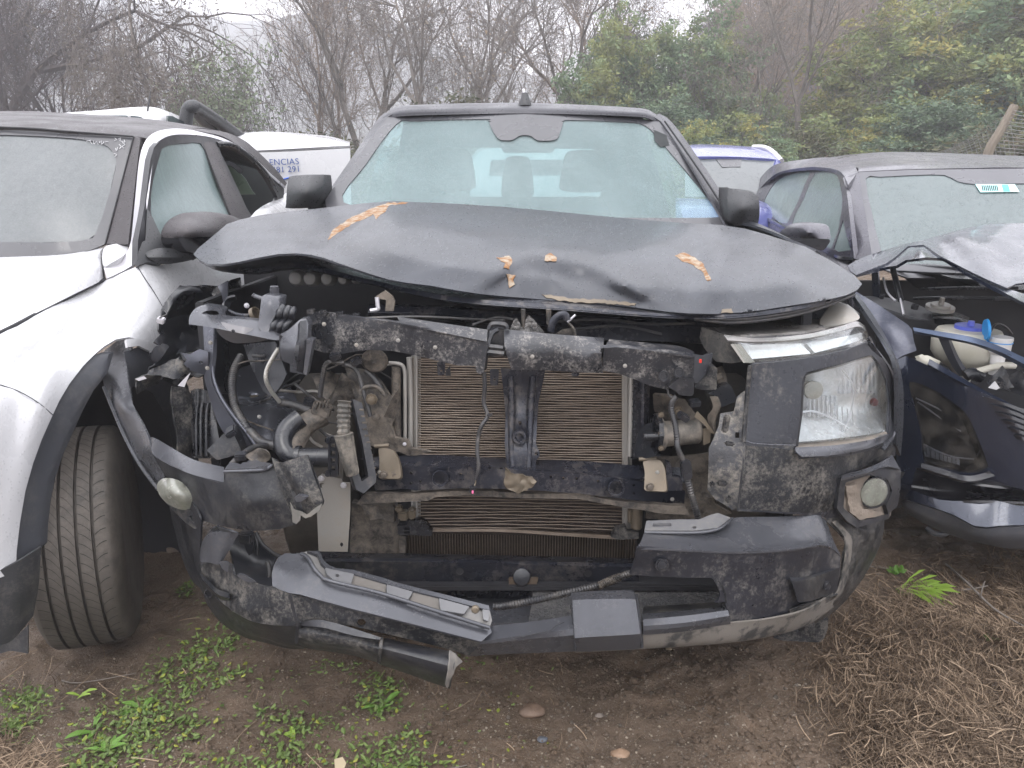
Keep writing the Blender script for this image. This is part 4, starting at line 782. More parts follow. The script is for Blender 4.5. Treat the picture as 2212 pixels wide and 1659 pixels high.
panel('cooler_frame', [(762, 862), (782, 870), (800, 960), (813, 1030), (812, 1042), (786, 1066), (770, 1058), (754, 1010), (740, 975), (752, 974), (770, 1010), (782, 1040), (796, 1030), (784, 960), (768, 890)],
      TPS([(762, 862, 1.96), (782, 870, 1.97), (813, 1030, 1.93), (786, 1066, 1.9), (740, 975, 1.9), (796, 1030, 1.92)]), M['clean_plastic'], T, .02, 12, label='bent black plastic cooler frame')
for k in range(11): box('frame_notch', P(781 + k * 2.9, 885 + k * 14, 1.945), (.012, .006, .004), M['steel_muddy'], T, bev=.001)
# ---- right side of the bay
loft('support_post', [[(1364, 810, 2.1), (1390, 812, 2.06), (1404, 820, 2.08)], [(1366, 900, 2.1), (1388, 900, 2.05), (1402, 900, 2.08)], [(1362, 990, 2.1), (1384, 990, 2.05), (1400, 970, 2.08)]], M['steel_black'], T, 10, 6, .01)
for k in range(10): box('fan_notch', P(1369, 830 + k * 16, 2.06), (.01, .004, .003), M['clean_plastic'], T, bev=.001)
tube('fan_rail', PT((1363, 812, 2.1), (1362, 900, 2.1), (1360, 985, 2.1)), .007, M['alu'], T, 8, 2)
b = bmesh.new(); add_lathe(b, P(1422, 938, 2.03), (1, .12, .03), [(0, .0), (0, .044), (.012, .046), (.014, .036), (.112, .034), (.118, .028), (.118, 0)], 26); mk('motor', b, surf('mud_sprayed_motor', (.10, .095, .085), .6, .3, (.24, .21, .18), 22, .42, .6, bump=.3), T)
lathe('motor_flange', P(1414, 930, 2.02), (1, .1, 0), [(0, 0), (0, .05), (.012, .052), (.014, 0)], M['clean_plastic'], T, 9)
for v in (896, 936, 968): bolt(1428, v, 1.98, 4.5, M['tan'], T)
panel('motor_bracket', [(1368, 986), (1378, 935), (1392, 918), (1408, 912), (1412, 950), (1404, 966), (1418, 985), (1396, 990)], TPS([(1368, 986, 2.04), (1392, 918, 2.03), (1412, 950, 2.0), (1400, 988, 2.0)]), M['clean_plastic'], T, .02, 12)
tube('motor_nozzle', PT((1391, 943, 1.99), (1412, 942, 1.99), (1424, 943, 1.99)), .011, M['clean_plastic'], T, 12)
loft('dark_bracket', [[(1410, 852, 2.1), (1450, 858, 2.06), (1480, 862, 2.1)], [(1420, 900, 2.12), (1460, 890, 2.1), (1500, 890, 2.1)], [(1480, 915, 2.1), (1500, 915, 2.08), (1530, 920, 2.08)]], M['steel_muddy'], T, 14, 5, .01)
bolt(1465, 887, 2.03, 7, M['tan'], T)
tube('loom_conduit', PT((1462, 856, 1.95), (1452, 868, 1.95), (1450, 885, 1.95), (1458, 915, 1.94), (1462, 945, 1.93), (1464, 968, 1.92), (1476, 996, 1.92)), .0085, M['hose'], T, 10, 6, .007, label='corrugated loom hanging from the right end of the cover')
box('loom_plug', P(1482, 1014, 1.91), (.026, .03, .05), M['clean_plastic'], T, (0, -.15, 0), .004)
tube('loom_conduit', PT((1484, 1030, 1.91), (1490, 1055, 1.91), (1500, 1090, 1.91), (1509, 1122, 1.93)), .0095, M['hose'], T, 10, 6, .0075, label='corrugated loom dropping into the right bumper corner')
tube('loom_wire', PT((1442, 842, 1.95), (1446, 856, 1.95), (1460, 860, 1.95)), .003, M['hose'], T)
panel('muddy_box', rnd_poly([(1502, 828), (1512, 824), (1528, 812), (1536, 792), (1550, 794), (1548, 842), (1520, 843), (1500, 838)], 4), 2.0, M['plastic_dirty'], T, .05, 10)
panel('square_module', rnd_poly([(1527, 850), (1572, 828), (1580, 834), (1591, 860), (1588, 868), (1557, 881), (1552, 866), (1546, 855)], 4), [(1527, 850, 2.04), (1572, 828, 2.06), (1557, 881, 2.03)], M['clean_plastic'], T, .03, 10)
loft('curved_strap', [[(1533, 856, 2.02), (1548, 856, 2.0)], [(1540, 880, 2.0), (1554, 878, 1.98)], [(1528, 900, 2.02), (1544, 910, 2.0)], [(1534, 925, 2.02), (1542, 936, 2.0)]], M['steel_muddy'], T, 5, 4, .006)
panel('torn_strip', [(1500, 900), (1506, 888), (1522, 904), (1545, 938), (1536, 936), (1520, 916)], 1.98, M['tan'], T, .003, 10)
panel('end_bracket', [(1520, 928), (1536, 926), (1534, 956), (1520, 962)], 1.99, M['tan'], T, .01)
loft('arm_tube', [[(1546, 795, 2.12), (1560, 790, 2.12)], [(1556, 800, 2.1), (1568, 810, 2.1)], [(1562, 815, 2.08), (1572, 830, 2.08)]], M['steel_muddy'], T, 5, 4, .02)
panel('mount_plate', jag([(1531, 968), (1530, 1010), (1528, 1058)], 1, 10, 1) + jag([(1546, 1080), (1565, 1090), (1580, 1102), (1590, 1100)], 2, 6, 2) + [(1606, 1040), (1610, 955), (1614, 900), (1618, 838), (1600, 850), (1592, 858), (1585, 888), (1556, 893), (1552, 920), (1540, 950)],
      TPS([(1531, 968, 1.93), (1528, 1058, 1.93), (1590, 1100, 1.90), (1612, 900, 1.92), (1610, 840, 1.95), (1556, 893, 1.97), (1580, 1000, 1.9)]), surf('mount_plate_mud', (.035, .036, .04), .45, 0, (.05, .05, .055), 6, dust=.95, dcol=(.25, .225, .19), ds=22, da=.50, db=.56, bump=.3, bs=60), T, .006, 12, [[(1588, 934), (1597, 934), (1597, 946), (1588, 946)]], .008, label='torn bumper mounting plate smeared with dried mud')
for u, v, w, h in ((1568, 915, 14, 40), (1560, 1044, 22, 12), (1538, 1046, 10, 14), (1576, 958, 22, 10), (1573, 1078, 12, 16)): box('mount_tab', P(u, v, 1.885), (w * px(1.89), .014, h * px(1.89)), M['plastic_dirty'], T, (0, .1, 0), .004)
panel('inner_dark_guard', [(1400, 990), (1530, 980), (1545, 1090), (1580, 1110), (1460, 1125), (1396, 1120), (1392, 1070)], 2.12, M['steel_muddy'], T, .01, 24, [], .02)
panel('beam_end', [(1440, 1000), (1450, 1004), (1452, 1030), (1474, 1036), (1474, 1060), (1440, 1060)], 1.96, M['steel_black'], T, .03, 14)
# hanging loom in the middle
tube('hanging_loom', PT((1046, 805, 1.97), (1047, 840, 1.97), (1045, 870, 1.97), (1053, 898, 1.96), (1040, 920, 1.95), (1033, 945, 1.95), (1031, 975, 1.94), (1034, 1010, 1.93), (1028, 1036, 1.93)), .0062, M['hose'], T, 10, 6, .006, label='thin corrugated loom hanging in front of the condenser')
box('loom_plug', P(1021, 1057, 1.925), (.016, .016, .022), M['clean_plastic'], T, (0, .2, 0), .003); box('pink_clip', P(1021, 1063, 1.915), (.005, .006, .008), surf('pink_clip_plastic', (.7, .15, .3), .4), T, bev=.001)
tube('loom_wire', PT((1028, 1036, 1.93), (1027, 1044, 1.93), (1024, 1052, 1.925)), .002, M['tan'], T); box('loom_tie', P(1058, 896, 1.955), (.014, .01, .008), M['clean_plastic'], T, bev=.002)
for u, v, w, h in ((953, 796, 18, 30), (1068, 815, 20, 36), (1243, 809, 18, 8)): panel('mount_tab', rnd_poly([(u - w / 2, v - h / 2), (u + w / 2, v - h / 2), (u + w / 2 - 2, v + h / 2), (u - w / 2 + 1, v + h / 2)], 5), 2.06, M['steel_black'], T, .004, 8, [ell(u, v + h * .15, 2.4)] if h > 10 else [])
panel('torn_shred', [(964, 800), (972, 790), (974, 812), (962, 812)], 2.05, M['dark'], T, .003)
rw = random.Random(9)
for k in range(16):
    u, v, y = rw.uniform(510, 800), rw.uniform(770, 930), rw.uniform(2.12, 2.3); a = rw.uniform(-.6, .9)
    tube('wire', PT(*[(u + i * 26 * math.cos(a) + rw.uniform(-7, 7), v + i * 24 * math.sin(a) + rw.uniform(-7, 7), y + rw.uniform(-.02, .02)) for i in range(5)]), rw.choice((.0022, .003, .0045)), rw.choice((M['hose'], M['hose'], M['steel_muddy'], M['alu'])), T, 6, 4)
for u, v, y in ((640, 760, 2.0), (700, 700, 1.99), (770, 745, 1.98), (860, 735, 1.97), (940, 750, 1.97), (1150, 770, 1.94), (1260, 775, 1.94), (1350, 790, 1.945), (455, 740, 2.16), (448, 795, 2.16), (560, 900, 2.1), (1420, 1020, 1.96), (820, 1020, 1.97), (1452, 1078, 2.0)): bolt(u, v, y, 3.2, M['alu'], T)
for u, v, y in ((520, 985, 1.9), (668, 868, 2.05), (1500, 870, 2.0), (1476, 900, 1.94), (770, 780, 2.04), (724, 770, 2.03)): box('connector', P(u, v, y), (.03, .025, .018), M['clean_plastic'], T, (.2, rw.uniform(-.6, .6), .2), .003)
# ================================================================ front bumper, left remnants
panel('wheel_arch_strip', [(213, 772), (230, 754), (268, 724), (276, 728), (281, 735), (284, 755), (272, 763), (274, 800), (277, 825), (286, 870), (298, 898), (308, 916), (321, 945), (331, 985), (356, 1028), (345, 1060), (301, 1007), (270, 951), (243, 890), (225, 834), (217, 800)],
      TPS([(213, 772, 2.42), (268, 724, 2.42), (281, 760, 2.36), (286, 870, 2.2), (321, 945, 2.05), (356, 1028, 1.95), (345, 1060, 2.0), (243, 890, 2.28), (265, 880, 2.19), (301, 1007, 2.12), (310, 985, 2.05)]), M['satin'], T, .006, 10, [], .004, label='long grey wheel arch strip standing loose above the left bumper corner')
tube('strip_edge', PT((225, 836, 2.31), (246, 888, 2.25), (272, 948, 2.16), (303, 1004, 2.08), (346, 1062, 1.97)), .006, M['satin'], T)
loft('bumper_shoulder', [[(323, 947, 2.06), (331, 945, 2.03), (369, 966, 1.96), (419, 993, 1.90), (484, 1009, 1.86)], [(329, 978, 1.99), (336, 986, 1.975), (369, 1006, 1.91), (419, 1026, 1.83), (484, 1042, 1.765)]], M['satin'], T, 26, 5, .005, label='grey shoulder of the torn left bumper corner')
fL = TPS([(331, 985, 1.98), (369, 1006, 1.91), (419, 1027, 1.83), (484, 1041, 1.765), (589, 1010, 1.735), (484, 1012, 1.77), (661, 985, 1.74), (699, 1083, 1.70), (640, 1133, 1.71), (544, 1146, 1.725), (464, 1133, 1.79), (420, 1100, 1.86), (390, 1050, 1.90), (540, 1080, 1.715), (356, 1028, 1.95)])
panel('bumper_face_left', [(331, 985), (369, 1006), (419, 1027), (470, 1042), (484, 1041), (486, 1030), (484, 1014), (540, 1012), (575, 1010), (589, 1002), (587, 988)] + [(600, 994), (604, 1002), (618, 996), (640, 990), (651, 990), (656, 984), (664, 983), (672, 1000), (684, 1035), (699, 1083)] + jag([(697, 1090), (684, 1106), (672, 1112), (659, 1118), (651, 1112), (649, 1111), (652, 1122), (646, 1123), (639, 1133)], 1.2, 6, 4) + [(604, 1143), (570, 1146), (544, 1147), (501, 1141), (464, 1133), (434, 1123), (428, 1112), (419, 1096), (409, 1075), (401, 1058), (380, 1040), (356, 1028)],
      fL, M['plastic'], T, .005, 12, [], .004, label='black left half of the bumper face, torn off at its inner end')
loft('torn_end_flange', [[(587, 988, 1.73), (604, 1000, 1.725), (632, 992, 1.72), (664, 982, 1.72)], [(604, 1040, 1.705), (622, 1040, 1.72), (640, 1040, 1.70), (680, 1034, 1.70)], [(622, 1090, 1.70), (645, 1088, 1.715), (662, 1080, 1.69), (697, 1082, 1.69)], [(640, 1130, 1.70), (655, 1112, 1.71), (665, 1112, 1.695), (684, 1105, 1.69)]], M['plastic_dirty'], T, 24, 6, .004)
panel('torn_pale_edge', jag([(626, 1085), (634, 1100), (652, 1106), (662, 1112), (680, 1098), (696, 1088), (690, 1104), (672, 1116), (660, 1120), (650, 1113), (648, 1124), (640, 1132), (632, 1128), (630, 1105), (626, 1085)], 1, 6, 12)[:-1], lambda u, v: fL(u, v) - .018, surf('stress_whitened_plastic', (.10, .097, .09), .6, 0, (.18, .165, .145), 20), T, .003, 7)
panel('raised_pad', [(636, 1076), (645, 1070), (665, 1074), (650, 1084), (640, 1084)], 1.675, M['satin'], T, .012, 8)
panel('torn_ledge', jag([(486, 1012), (498, 998), (520, 1003), (545, 990), (560, 996), (583, 1000)], 2, 6, 7) + [(588, 1005), (575, 1011), (540, 1013), (484, 1016)], [(486, 1012, 1.80), (583, 1000, 1.77), (540, 1012, 1.745)], M['satin'], T, .004, 8)
tube('ledge_bead', PT((484, 1019, 1.745), (540, 1017, 1.73), (574, 1014, 1.722), (588, 1004, 1.725)), .004, M['satin'], T, 8)
panel('inner_leaf', smo([(545, 975), (560, 968), (578, 976), (584, 990), (570, 1000), (548, 998), (530, 985)], 3), 1.84, M['steel_muddy'], T, .004, 8, [], .02)
# left fog lamp
fl = P(378, 1070, 1.86)
panel('fog_lamp_pocket', smo([(340, 1018), (352, 1014), (372, 1030), (392, 1046), (412, 1085), (436, 1120), (422, 1142), (400, 1128), (372, 1100), (350, 1075), (326, 1020)], 3), TPS([(340, 1018, 2.03), (392, 1046, 1.96), (436, 1120, 1.88), (422, 1142, 1.88), (350, 1075, 2.0)]), M['plastic_dirty'], T, .006, 9)
panel('fog_lamp', ell(381, 1067, 47, 28, 30, 33), TPS([(381, 1067, 1.845), (381 + 39, 1067 + 25, 1.875), (381 - 39, 1067 - 25, 1.93), (381 + 15, 1067 - 23, 1.885), (381 - 15, 1067 + 23, 1.895), (400, 1080, 1.85), (362, 1054, 1.87)]), M['haze_lens'], T, .012, 7, smooth=70, label='milky oval fog lamp at the torn left corner')
panel('fog_lamp_bezel', smo([(380, 1100), (400, 1100), (424, 1106), (437, 1122), (424, 1141), (412, 1137), (390, 1116)], 3), TPS([(380, 1100, 1.90), (424, 1106, 1.85), (424, 1141, 1.85)]), M['plastic_dirty'], T, .006, 7, [[(408, 1116), (422, 1108), (430, 1122), (418, 1130)]])
# outer corner and side
loft('bumper_corner_left', [[(362, 1070, 2.10), (368, 1105, 2.08), (378, 1150, 2.07), (394, 1208, 2.06), (414, 1253, 2.03), (434, 1274, 2.02), (450, 1310, 1.98), (480, 1347, 1.92), (530, 1377, 1.87), (580, 1390, 1.83), (622, 1401, 1.80), (656, 1402, 1.78)],
                            [(388, 1090, 1.93), (405, 1125, 1.90), (412, 1165, 1.90), (421, 1215, 1.90), (432, 1255, 1.91), (440, 1275, 1.90), (456, 1305, 1.87), (488, 1338, 1.82), (535, 1366, 1.77), (582, 1380, 1.74), (622, 1392, 1.72), (656, 1396, 1.71)],
                            [(415, 1085, 1.86), (432, 1120, 1.82), (433, 1155, 1.83), (431, 1200, 1.86), (438, 1245, 1.86), (448, 1265, 1.84), (466, 1290, 1.80), (500, 1318, 1.75), (540, 1340, 1.71), (584, 1350, 1.68), (622, 1350, 1.67), (650, 1345, 1.66)]], M['plastic'], T, 50, 7, .005, smooth_v=False, label='scuffed black outer wrap of the left bumper corner')
loft('bumper_wedge', [[(431, 1200, 1.86), (434, 1175, 1.85), (452, 1148, 1.81), (468, 1138, 1.79)], [(432, 1212, 1.85), (440, 1170, 1.83), (460, 1150, 1.80), (516, 1153, 1.80)], [(436, 1214, 1.82), (455, 1216, 1.80), (472, 1220, 1.79), (480, 1214, 1.80)]], M['satin'], T, 12, 5, .005, smooth_v=False)
fW = TPS([(432, 1215, 1.855), (436, 1248, 1.86), (448, 1266, 1.84), (480, 1220, 1.80), (500, 1240, 1.76), (500, 1318, 1.74), (556, 1261, 1.71), (540, 1340, 1.70), (588, 1268, 1.69), (625, 1282, 1.675), (622, 1350, 1.665), (700, 1305, 1.655), (645, 1400, 1.70)])
panel('bumper_face_lower_left', [(432, 1213), (455, 1217), (478, 1222), (487, 1214), (500, 1220), (506, 1241), (514, 1244), (525, 1242), (535, 1250), (556, 1261), (570, 1264), (589, 1268), (625, 1282), (720, 1305), (820, 1330), (900, 1351), (1040, 1387), (1028, 1402), (1012, 1417), (985, 1408), (960, 1400), (880, 1380), (820, 1366), (760, 1352), (680, 1345), (640, 1352), (622, 1352), (584, 1350), (540, 1341), (500, 1319), (466, 1291), (448, 1266), (437, 1245)],
      TPS([(432, 1215, 1.855), (448, 1266, 1.84), (480, 1220, 1.80), (500, 1318, 1.745), (556, 1261, 1.715), (540, 1340, 1.705), (625, 1282, 1.675), (622, 1350, 1.668), (720, 1305, 1.66), (820, 1330, 1.645), (820, 1366, 1.65), (900, 1351, 1.64), (1040, 1387, 1.66), (1012, 1417, 1.67), (760, 1350, 1.655)]), M['plastic_dirty'], T, .005, 14, [ell(451, 1281, 6, 12, rot=-18), ell(780, 1345, 10, 8)], .003, label='speckled muddy lower face of the left bumper')
lathe('sensor_ring', P(451, 1281, 1.835), (-.35, -1, 0), [(0, .012), (.004, .013), (.004, .009), (0, .009)], M['clean_plastic'], T, 18)
loft('corner_rib', [[(432, 1236, 1.85), (440, 1243, 1.84), (470, 1272, 1.79), (496, 1280, 1.76)], [(437, 1252, 1.82), (448, 1262, 1.80), (470, 1284, 1.765), (494, 1292, 1.735)], [(440, 1262, 1.84), (452, 1276, 1.82), (472, 1292, 1.785), (496, 1298, 1.75)]], M['plastic'], T, 12, 4, .004, smooth_v=False)
panel('dark_crack', jag([(624, 1284), (628, 1310), (634, 1330), (640, 1352), (638, 1390)], 1, 7, 2) + jag([(644, 1390), (646, 1352), (640, 1328), (634, 1306), (630, 1286)], 1, 7, 3), lambda u, v: 1.655 + (1.70 - 1.655) * max(0, (v - 1350) / 50) - .012, M['dark'], T, .002, 10)
panel('torn_ear', smo([(475, 1215), (490, 1213), (500, 1222), (507, 1236), (500, 1240), (482, 1230)], 3), 1.785, M['satin'], T, .004, 8); panel('torn_ear', smo([(512, 1242), (524, 1240), (542, 1250), (552, 1258), (530, 1256)], 3), 1.72, M['satin'], T, .004, 8)
# inside of the corner
loft('inner_corner_shell', [[(486, 1150, 2.0), (540, 1155, 2.0), (600, 1200, 1.95)], [(500, 1200, 1.95), (545, 1215, 1.95), (590, 1225, 1.92)], [(510, 1246, 1.83), (550, 1260, 1.80), (588, 1268, 1.78)]], M['clean_plastic'], T, 14, 5, .004)
b = bmesh.new(); add_box(b, P(532, 1160, 1.92), (.035, .03, .03), (0, .1, 0), .004); add_panel(b, [(524, 1165), (548, 1165), (545, 1195), (538, 1200), (533, 1192)], 1.92, .01, 8); mk('lamp_plug', b, M['clean_plastic'], T)
tube('corner_wire', PT((552, 1150, 1.95), (566, 1175, 1.94), (590, 1195, 1.92), (612, 1205, 1.9)), .0065, M['hose'], T, 8, 5, .006); tube('corner_wire', PT((545, 1150, 1.95), (555, 1170, 1.94), (556, 1200, 1.93)), .004, M['hose'], T)
tube('corner_wire', PT((578, 1215, 1.88), (582, 1240, 1.86), (578, 1262, 1.85)), .007, M['hose'], T, 8, 5, .006)
# the long snapped grey band with its clip strip
fB = TPS([(588, 1267, 1.70), (591, 1222, 1.74), (610, 1198, 1.77), (650, 1194, 1.77), (680, 1230, 1.715), (715, 1262, 1.69), (625, 1282, 1.665), (900, 1312, 1.675), (900, 1351, 1.625), (1060, 1358, 1.675), (1040, 1387, 1.635)])
panel('grille_band', [(589, 1268), (587, 1240), (592, 1220), (601, 1204), (616, 1195), (636, 1196), (650, 1195), (662, 1203), (676, 1228), (692, 1246), (715, 1258), (820, 1284), (940, 1322), (1060, 1358), (1062, 1366), (1040, 1386), (900, 1350), (760, 1315), (690, 1296), (648, 1284), (625, 1281)], fB, M['satin'], T, .006, 12, label='smooth blue grey band snapped off the grille surround')
tube('band_bead', PT((650, 1196, 1.755), (665, 1204, 1.74), (679, 1228, 1.71), (694, 1244, 1.70), (716, 1256, 1.685), (820, 1281, 1.68), (940, 1319, 1.665), (1058, 1356, 1.665)), .005, M['satin'], T)
sY = TPS([(650, 1192, 1.79), (690, 1196, 1.80), (720, 1226, 1.76), (830, 1255, 1.745), (950, 1286, 1.73), (1056, 1312, 1.72), (700, 1244, 1.715), (820, 1280, 1.70), (1062, 1340, 1.69), (1060, 1356, 1.68)])
panel('clip_strip', [(650, 1194), (664, 1191), (690, 1192), (698, 1212), (708, 1222), (724, 1230), (740, 1228), (765, 1234), (830, 1252), (858, 1262), (900, 1272), (952, 1285), (1000, 1298), (1056, 1311), (1063, 1340), (1058, 1355), (940, 1318), (820, 1280), (716, 1255), (692, 1243), (676, 1226)],
      sY, surf('dusty_clip_strip', (.13, .125, .12), .5, 0, (.24, .23, .22), 12), T, .004, 10, [ell(729, 1243, 5, 4, 10), [(920, 1301), (932, 1303), (930, 1309), (922, 1307)]])
panel('clip_strip_lip', [(664, 1190), (690, 1190), (699, 1210), (710, 1220), (726, 1227), (765, 1231), (832, 1249), (860, 1259), (952, 1282), (1056, 1308), (1058, 1318), (1000, 1304), (952, 1291), (900, 1278), (858, 1268), (830, 1259), (765, 1240), (724, 1236), (706, 1228), (694, 1216), (686, 1198)], lambda u, v: sY(u, v) - .012, M['satin'], T, .008, 9)
for q in ([(702, 1226), (765, 1240), (758, 1262), (722, 1254), (706, 1240)], [(835, 1262), (892, 1278), (880, 1298), (836, 1284)], [(948, 1292), (1014, 1310), (1002, 1326), (952, 1318)], [(1042, 1316), (1058, 1318), (1055, 1342), (1044, 1338)]):
    panel('pale_pad', rnd_poly(q, 3), lambda u, v: sY(u, v) - .016, surf('pale_grey_pad', (.12, .12, .125), .45), T, .008, 10, [ell(729, 1243, 4.5, 3.5, 10)] if q[0][0] == 702 else [])
for q in ([(765, 1240), (834, 1262), (832, 1286), (758, 1264)], [(893, 1280), (947, 1293), (950, 1318), (884, 1300)]): panel('strip_recess', q, lambda u, v: sY(u, v) - .006, surf('dusty_recess', (.11, .10, .09), .8), T, .003, 12)
lathe('push_clip', P(1027, 1315, 1.69), (0, -1, .1), [(0, .010), (.006, .010), (.010, .007), (.011, 0)], M['tan'], T, 16)
# lower lip tube
def lipY(u): return float(np.interp(u, [640, 820, 985], [1.665, 1.62, 1.58]))
rows = []
for k, (dv, dy) in enumerate(((0, .055), (.18, .018), (.42, 0), (.68, .006), (.88, .03), (1, .06))):
    rows.append([(u, a + (b_ - a) * dv, lipY(u) + dy) for (u, a, b_) in ((640, 1352, 1392), (660, 1340, 1400), (700, 1348, 1406), (760, 1362, 1416), (818, 1380, 1432))])
loft('lower_lip', rows, M['plastic_dirty'], T, 24, 3, .004, label='first length of the rounded lower lip')
rows = []
for k, (dv, dy) in enumerate(((0, .06), (.16, .018), (.40, -.004), (.68, .004), (.88, .03), (1, .06))):
    rows.append([(u + dv * -14 + 8, a + (b_ - a) * dv, lipY(u) + dy) for (u, a, b_) in ((822, 1378, 1434), (870, 1388, 1450), (920, 1398, 1468), (960, 1406, 1482), (978, 1410, 1488))])
loft('lower_lip', rows, M['plastic'], T, 24, 3, .004, label='hanging broken end of the rounded lower lip')
loft('lip_joint', [[(822, 1376, 1.63), (828, 1376, 1.63)], [(818, 1400, 1.60), (825, 1402, 1.60)], [(814, 1430, 1.62), (822, 1434, 1.62)]], M['plastic_dirty'], T, 4, 5, .004)
panel('torn_lip_end', jag([(972, 1404), (984, 1412), (1000, 1430), (986, 1440), (976, 1462), (966, 1488), (962, 1480), (968, 1450), (972, 1404)], 1.5, 8, 4)[:-1], TPS([(972, 1404, 1.60), (1000, 1430, 1.62), (966, 1488, 1.60), (976, 1450, 1.57)]), M['tan'] if 0 else surf('fibrous_torn_plastic', (.20, .185, .165), .7, 0, (.10, .095, .09), 30), T, .003, 7, [], .01)
loft('lip_blade', [[(648, 1346, 1.655), (700, 1340, 1.64), (820, 1376, 1.62), (822, 1380, 1.62)], [(650, 1352, 1.655), (700, 1356, 1.63), (760, 1372, 1.62), (820, 1382, 1.615)]], M['clean_plastic'], T, 14, 2, .003)
# ================================================================ front bumper, right half
loft('lower_strip', [[(1062, 1352, 1.70), (1100, 1348, 1.70), (1170, 1340, 1.705), (1238, 1328, 1.71)], [(1040, 1386, 1.66), (1090, 1378, 1.655), (1170, 1368, 1.655), (1240, 1358, 1.665)], [(1036, 1392, 1.66), (1090, 1386, 1.655), (1170, 1378, 1.655), (1242, 1372, 1.66)], [(1012, 1418, 1.70), (1090, 1413, 1.69), (1170, 1410, 1.69), (1243, 1407, 1.69)]], M['satin'], T, 30, 3, .005, smooth_v=False, smooth=20, label='grey lower bumper strip, cracked, left of the square pad')
tube('hairline_crack', PT((1128, 1376, 1.650), (1160, 1368, 1.652), (1190, 1362, 1.653), (1200, 1352, 1.668), (1218, 1344, 1.68)), .0012, M['dark'], T, 5, 2)
tube('hairline_crack', PT((1108, 1380, 1.650), (1130, 1374, 1.652), (1150, 1374, 1.652)), .0012, M['dark'], T, 5, 2)
loft('square_pad', [[(1232, 1286, 1.73), (1240, 1280, 1.74), (1300, 1276, 1.745), (1364, 1275, 1.75), (1372, 1280, 1.75)], [(1234, 1300, 1.69), (1242, 1296, 1.68), (1302, 1294, 1.682), (1366, 1294, 1.69), (1376, 1298, 1.70)], [(1240, 1380, 1.655), (1246, 1378, 1.645), (1310, 1374, 1.647), (1376, 1370, 1.655), (1386, 1366, 1.665)], [(1244, 1406, 1.685), (1248, 1407, 1.68), (1310, 1405, 1.68), (1376, 1402, 1.69), (1388, 1400, 1.695)]], M['satin'], T, 24, 3, .006, smooth_v=False, smooth=20, label='square grey pad in the lower bumper')
for a, c in (((1233, 1288, 1.725), (1243, 1404, 1.672)), ((1374, 1284, 1.745), (1387, 1398, 1.682))):
    tube('pad_seam', PT(a, ((a[0] + c[0]) / 2 + 2, (a[1] + c[1]) / 2, (a[2] + c[2]) / 2 - .02), c), .004, M['dark'], T)
loft('lower_pipe', [[(1387, 1326, 1.745), (1480, 1318, 1.75), (1562, 1310, 1.765)], [(1389, 1338, 1.69), (1480, 1330, 1.695), (1572, 1318, 1.72)], [(1390, 1352, 1.672), (1480, 1345, 1.68), (1576, 1330, 1.71)], [(1390, 1362, 1.672), (1480, 1354, 1.68), (1578, 1338, 1.715)], [(1389, 1372, 1.68), (1480, 1364, 1.69), (1578, 1348, 1.725)]], M['satin'], T, 24, 3, .005, smooth_v=False, smooth=24, label='grey rounded bar right of the square pad')
loft('bumper_chin', [[(1243, 1384, 1.664), (1388, 1370, 1.682), (1480, 1362, 1.69), (1578, 1346, 1.725), (1656, 1338, 1.765), (1740, 1318, 1.82), (1800, 1280, 1.90)], [(1243, 1408, 1.69), (1388, 1400, 1.70), (1480, 1394, 1.71), (1578, 1386, 1.74), (1660, 1374, 1.80), (1740, 1352, 1.87), (1800, 1312, 1.96)], [(1243, 1409, 1.74), (1388, 1400, 1.76), (1480, 1394, 1.77), (1578, 1384, 1.80), (1660, 1370, 1.86), (1740, 1344, 1.94), (1806, 1300, 2.04)]], M['mudfilm'], T, 50, 5, .005, label='underside of the right bumper coated in dry mud')
# main right face
fR = TPS([(1376, 1182, 1.70), (1361, 1240, 1.71), (1470, 1186, 1.715), (1470, 1240, 1.72), (1596, 1192, 1.745), (1596, 1260, 1.75), (1578, 1345, 1.735), (1700, 1187, 1.79), (1700, 1280, 1.80), (1660, 1340, 1.78), (1781, 1178, 1.86), (1816, 1200, 1.91), (1812, 1240, 1.90), (1790, 1290, 1.90), (1740, 1320, 1.85)])
panel('bumper_face_right', [(1376, 1182), (1470, 1187), (1530, 1190), (1596, 1192), (1660, 1190), (1706, 1187), (1750, 1182), (1781, 1178), (1800, 1188), (1816, 1201), (1815, 1240), (1804, 1282), (1790, 1295), (1740, 1320), (1656, 1340), (1578, 1348), (1572, 1325), (1568, 1306), (1564, 1300), (1545, 1302), (1552, 1296), (1556, 1285), (1552, 1270), (1544, 1255), (1536, 1248), (1480, 1248), (1400, 1244)] + jag([(1361, 1241), (1366, 1225), (1372, 1208), (1372, 1196), (1376, 1182)], 1.2, 6, 3)[:-1],
      fR, M['plastic_dirty'] if 0 else surf('bumper_face_plastic', (.014, .015, .020), .34, .1, (.022, .023, .030), 4, dust=.55, dcol=(.20, .185, .165), ds=30, da=.535, bump=.06, bs=100), T, .006, 12, label='dark right half of the bumper face')
loft('bumper_shoulder', [[(1398, 1132, 1.86), (1470, 1132, 1.86), (1560, 1132, 1.86), (1590, 1118, 1.88), (1680, 1116, 1.90), (1761, 1112, 1.93), (1784, 1124, 1.95)], [(1385, 1168, 1.75), (1470, 1170, 1.76), (1596, 1174, 1.79), (1706, 1168, 1.83), (1781, 1160, 1.89), (1800, 1166, 1.93)], [(1376, 1182, 1.702), (1470, 1187, 1.712), (1596, 1192, 1.742), (1706, 1187, 1.785), (1781, 1178, 1.855), (1816, 1200, 1.905)]], M['satin'], T, 44, 5, .005, label='light catching grey shoulder of the right bumper')
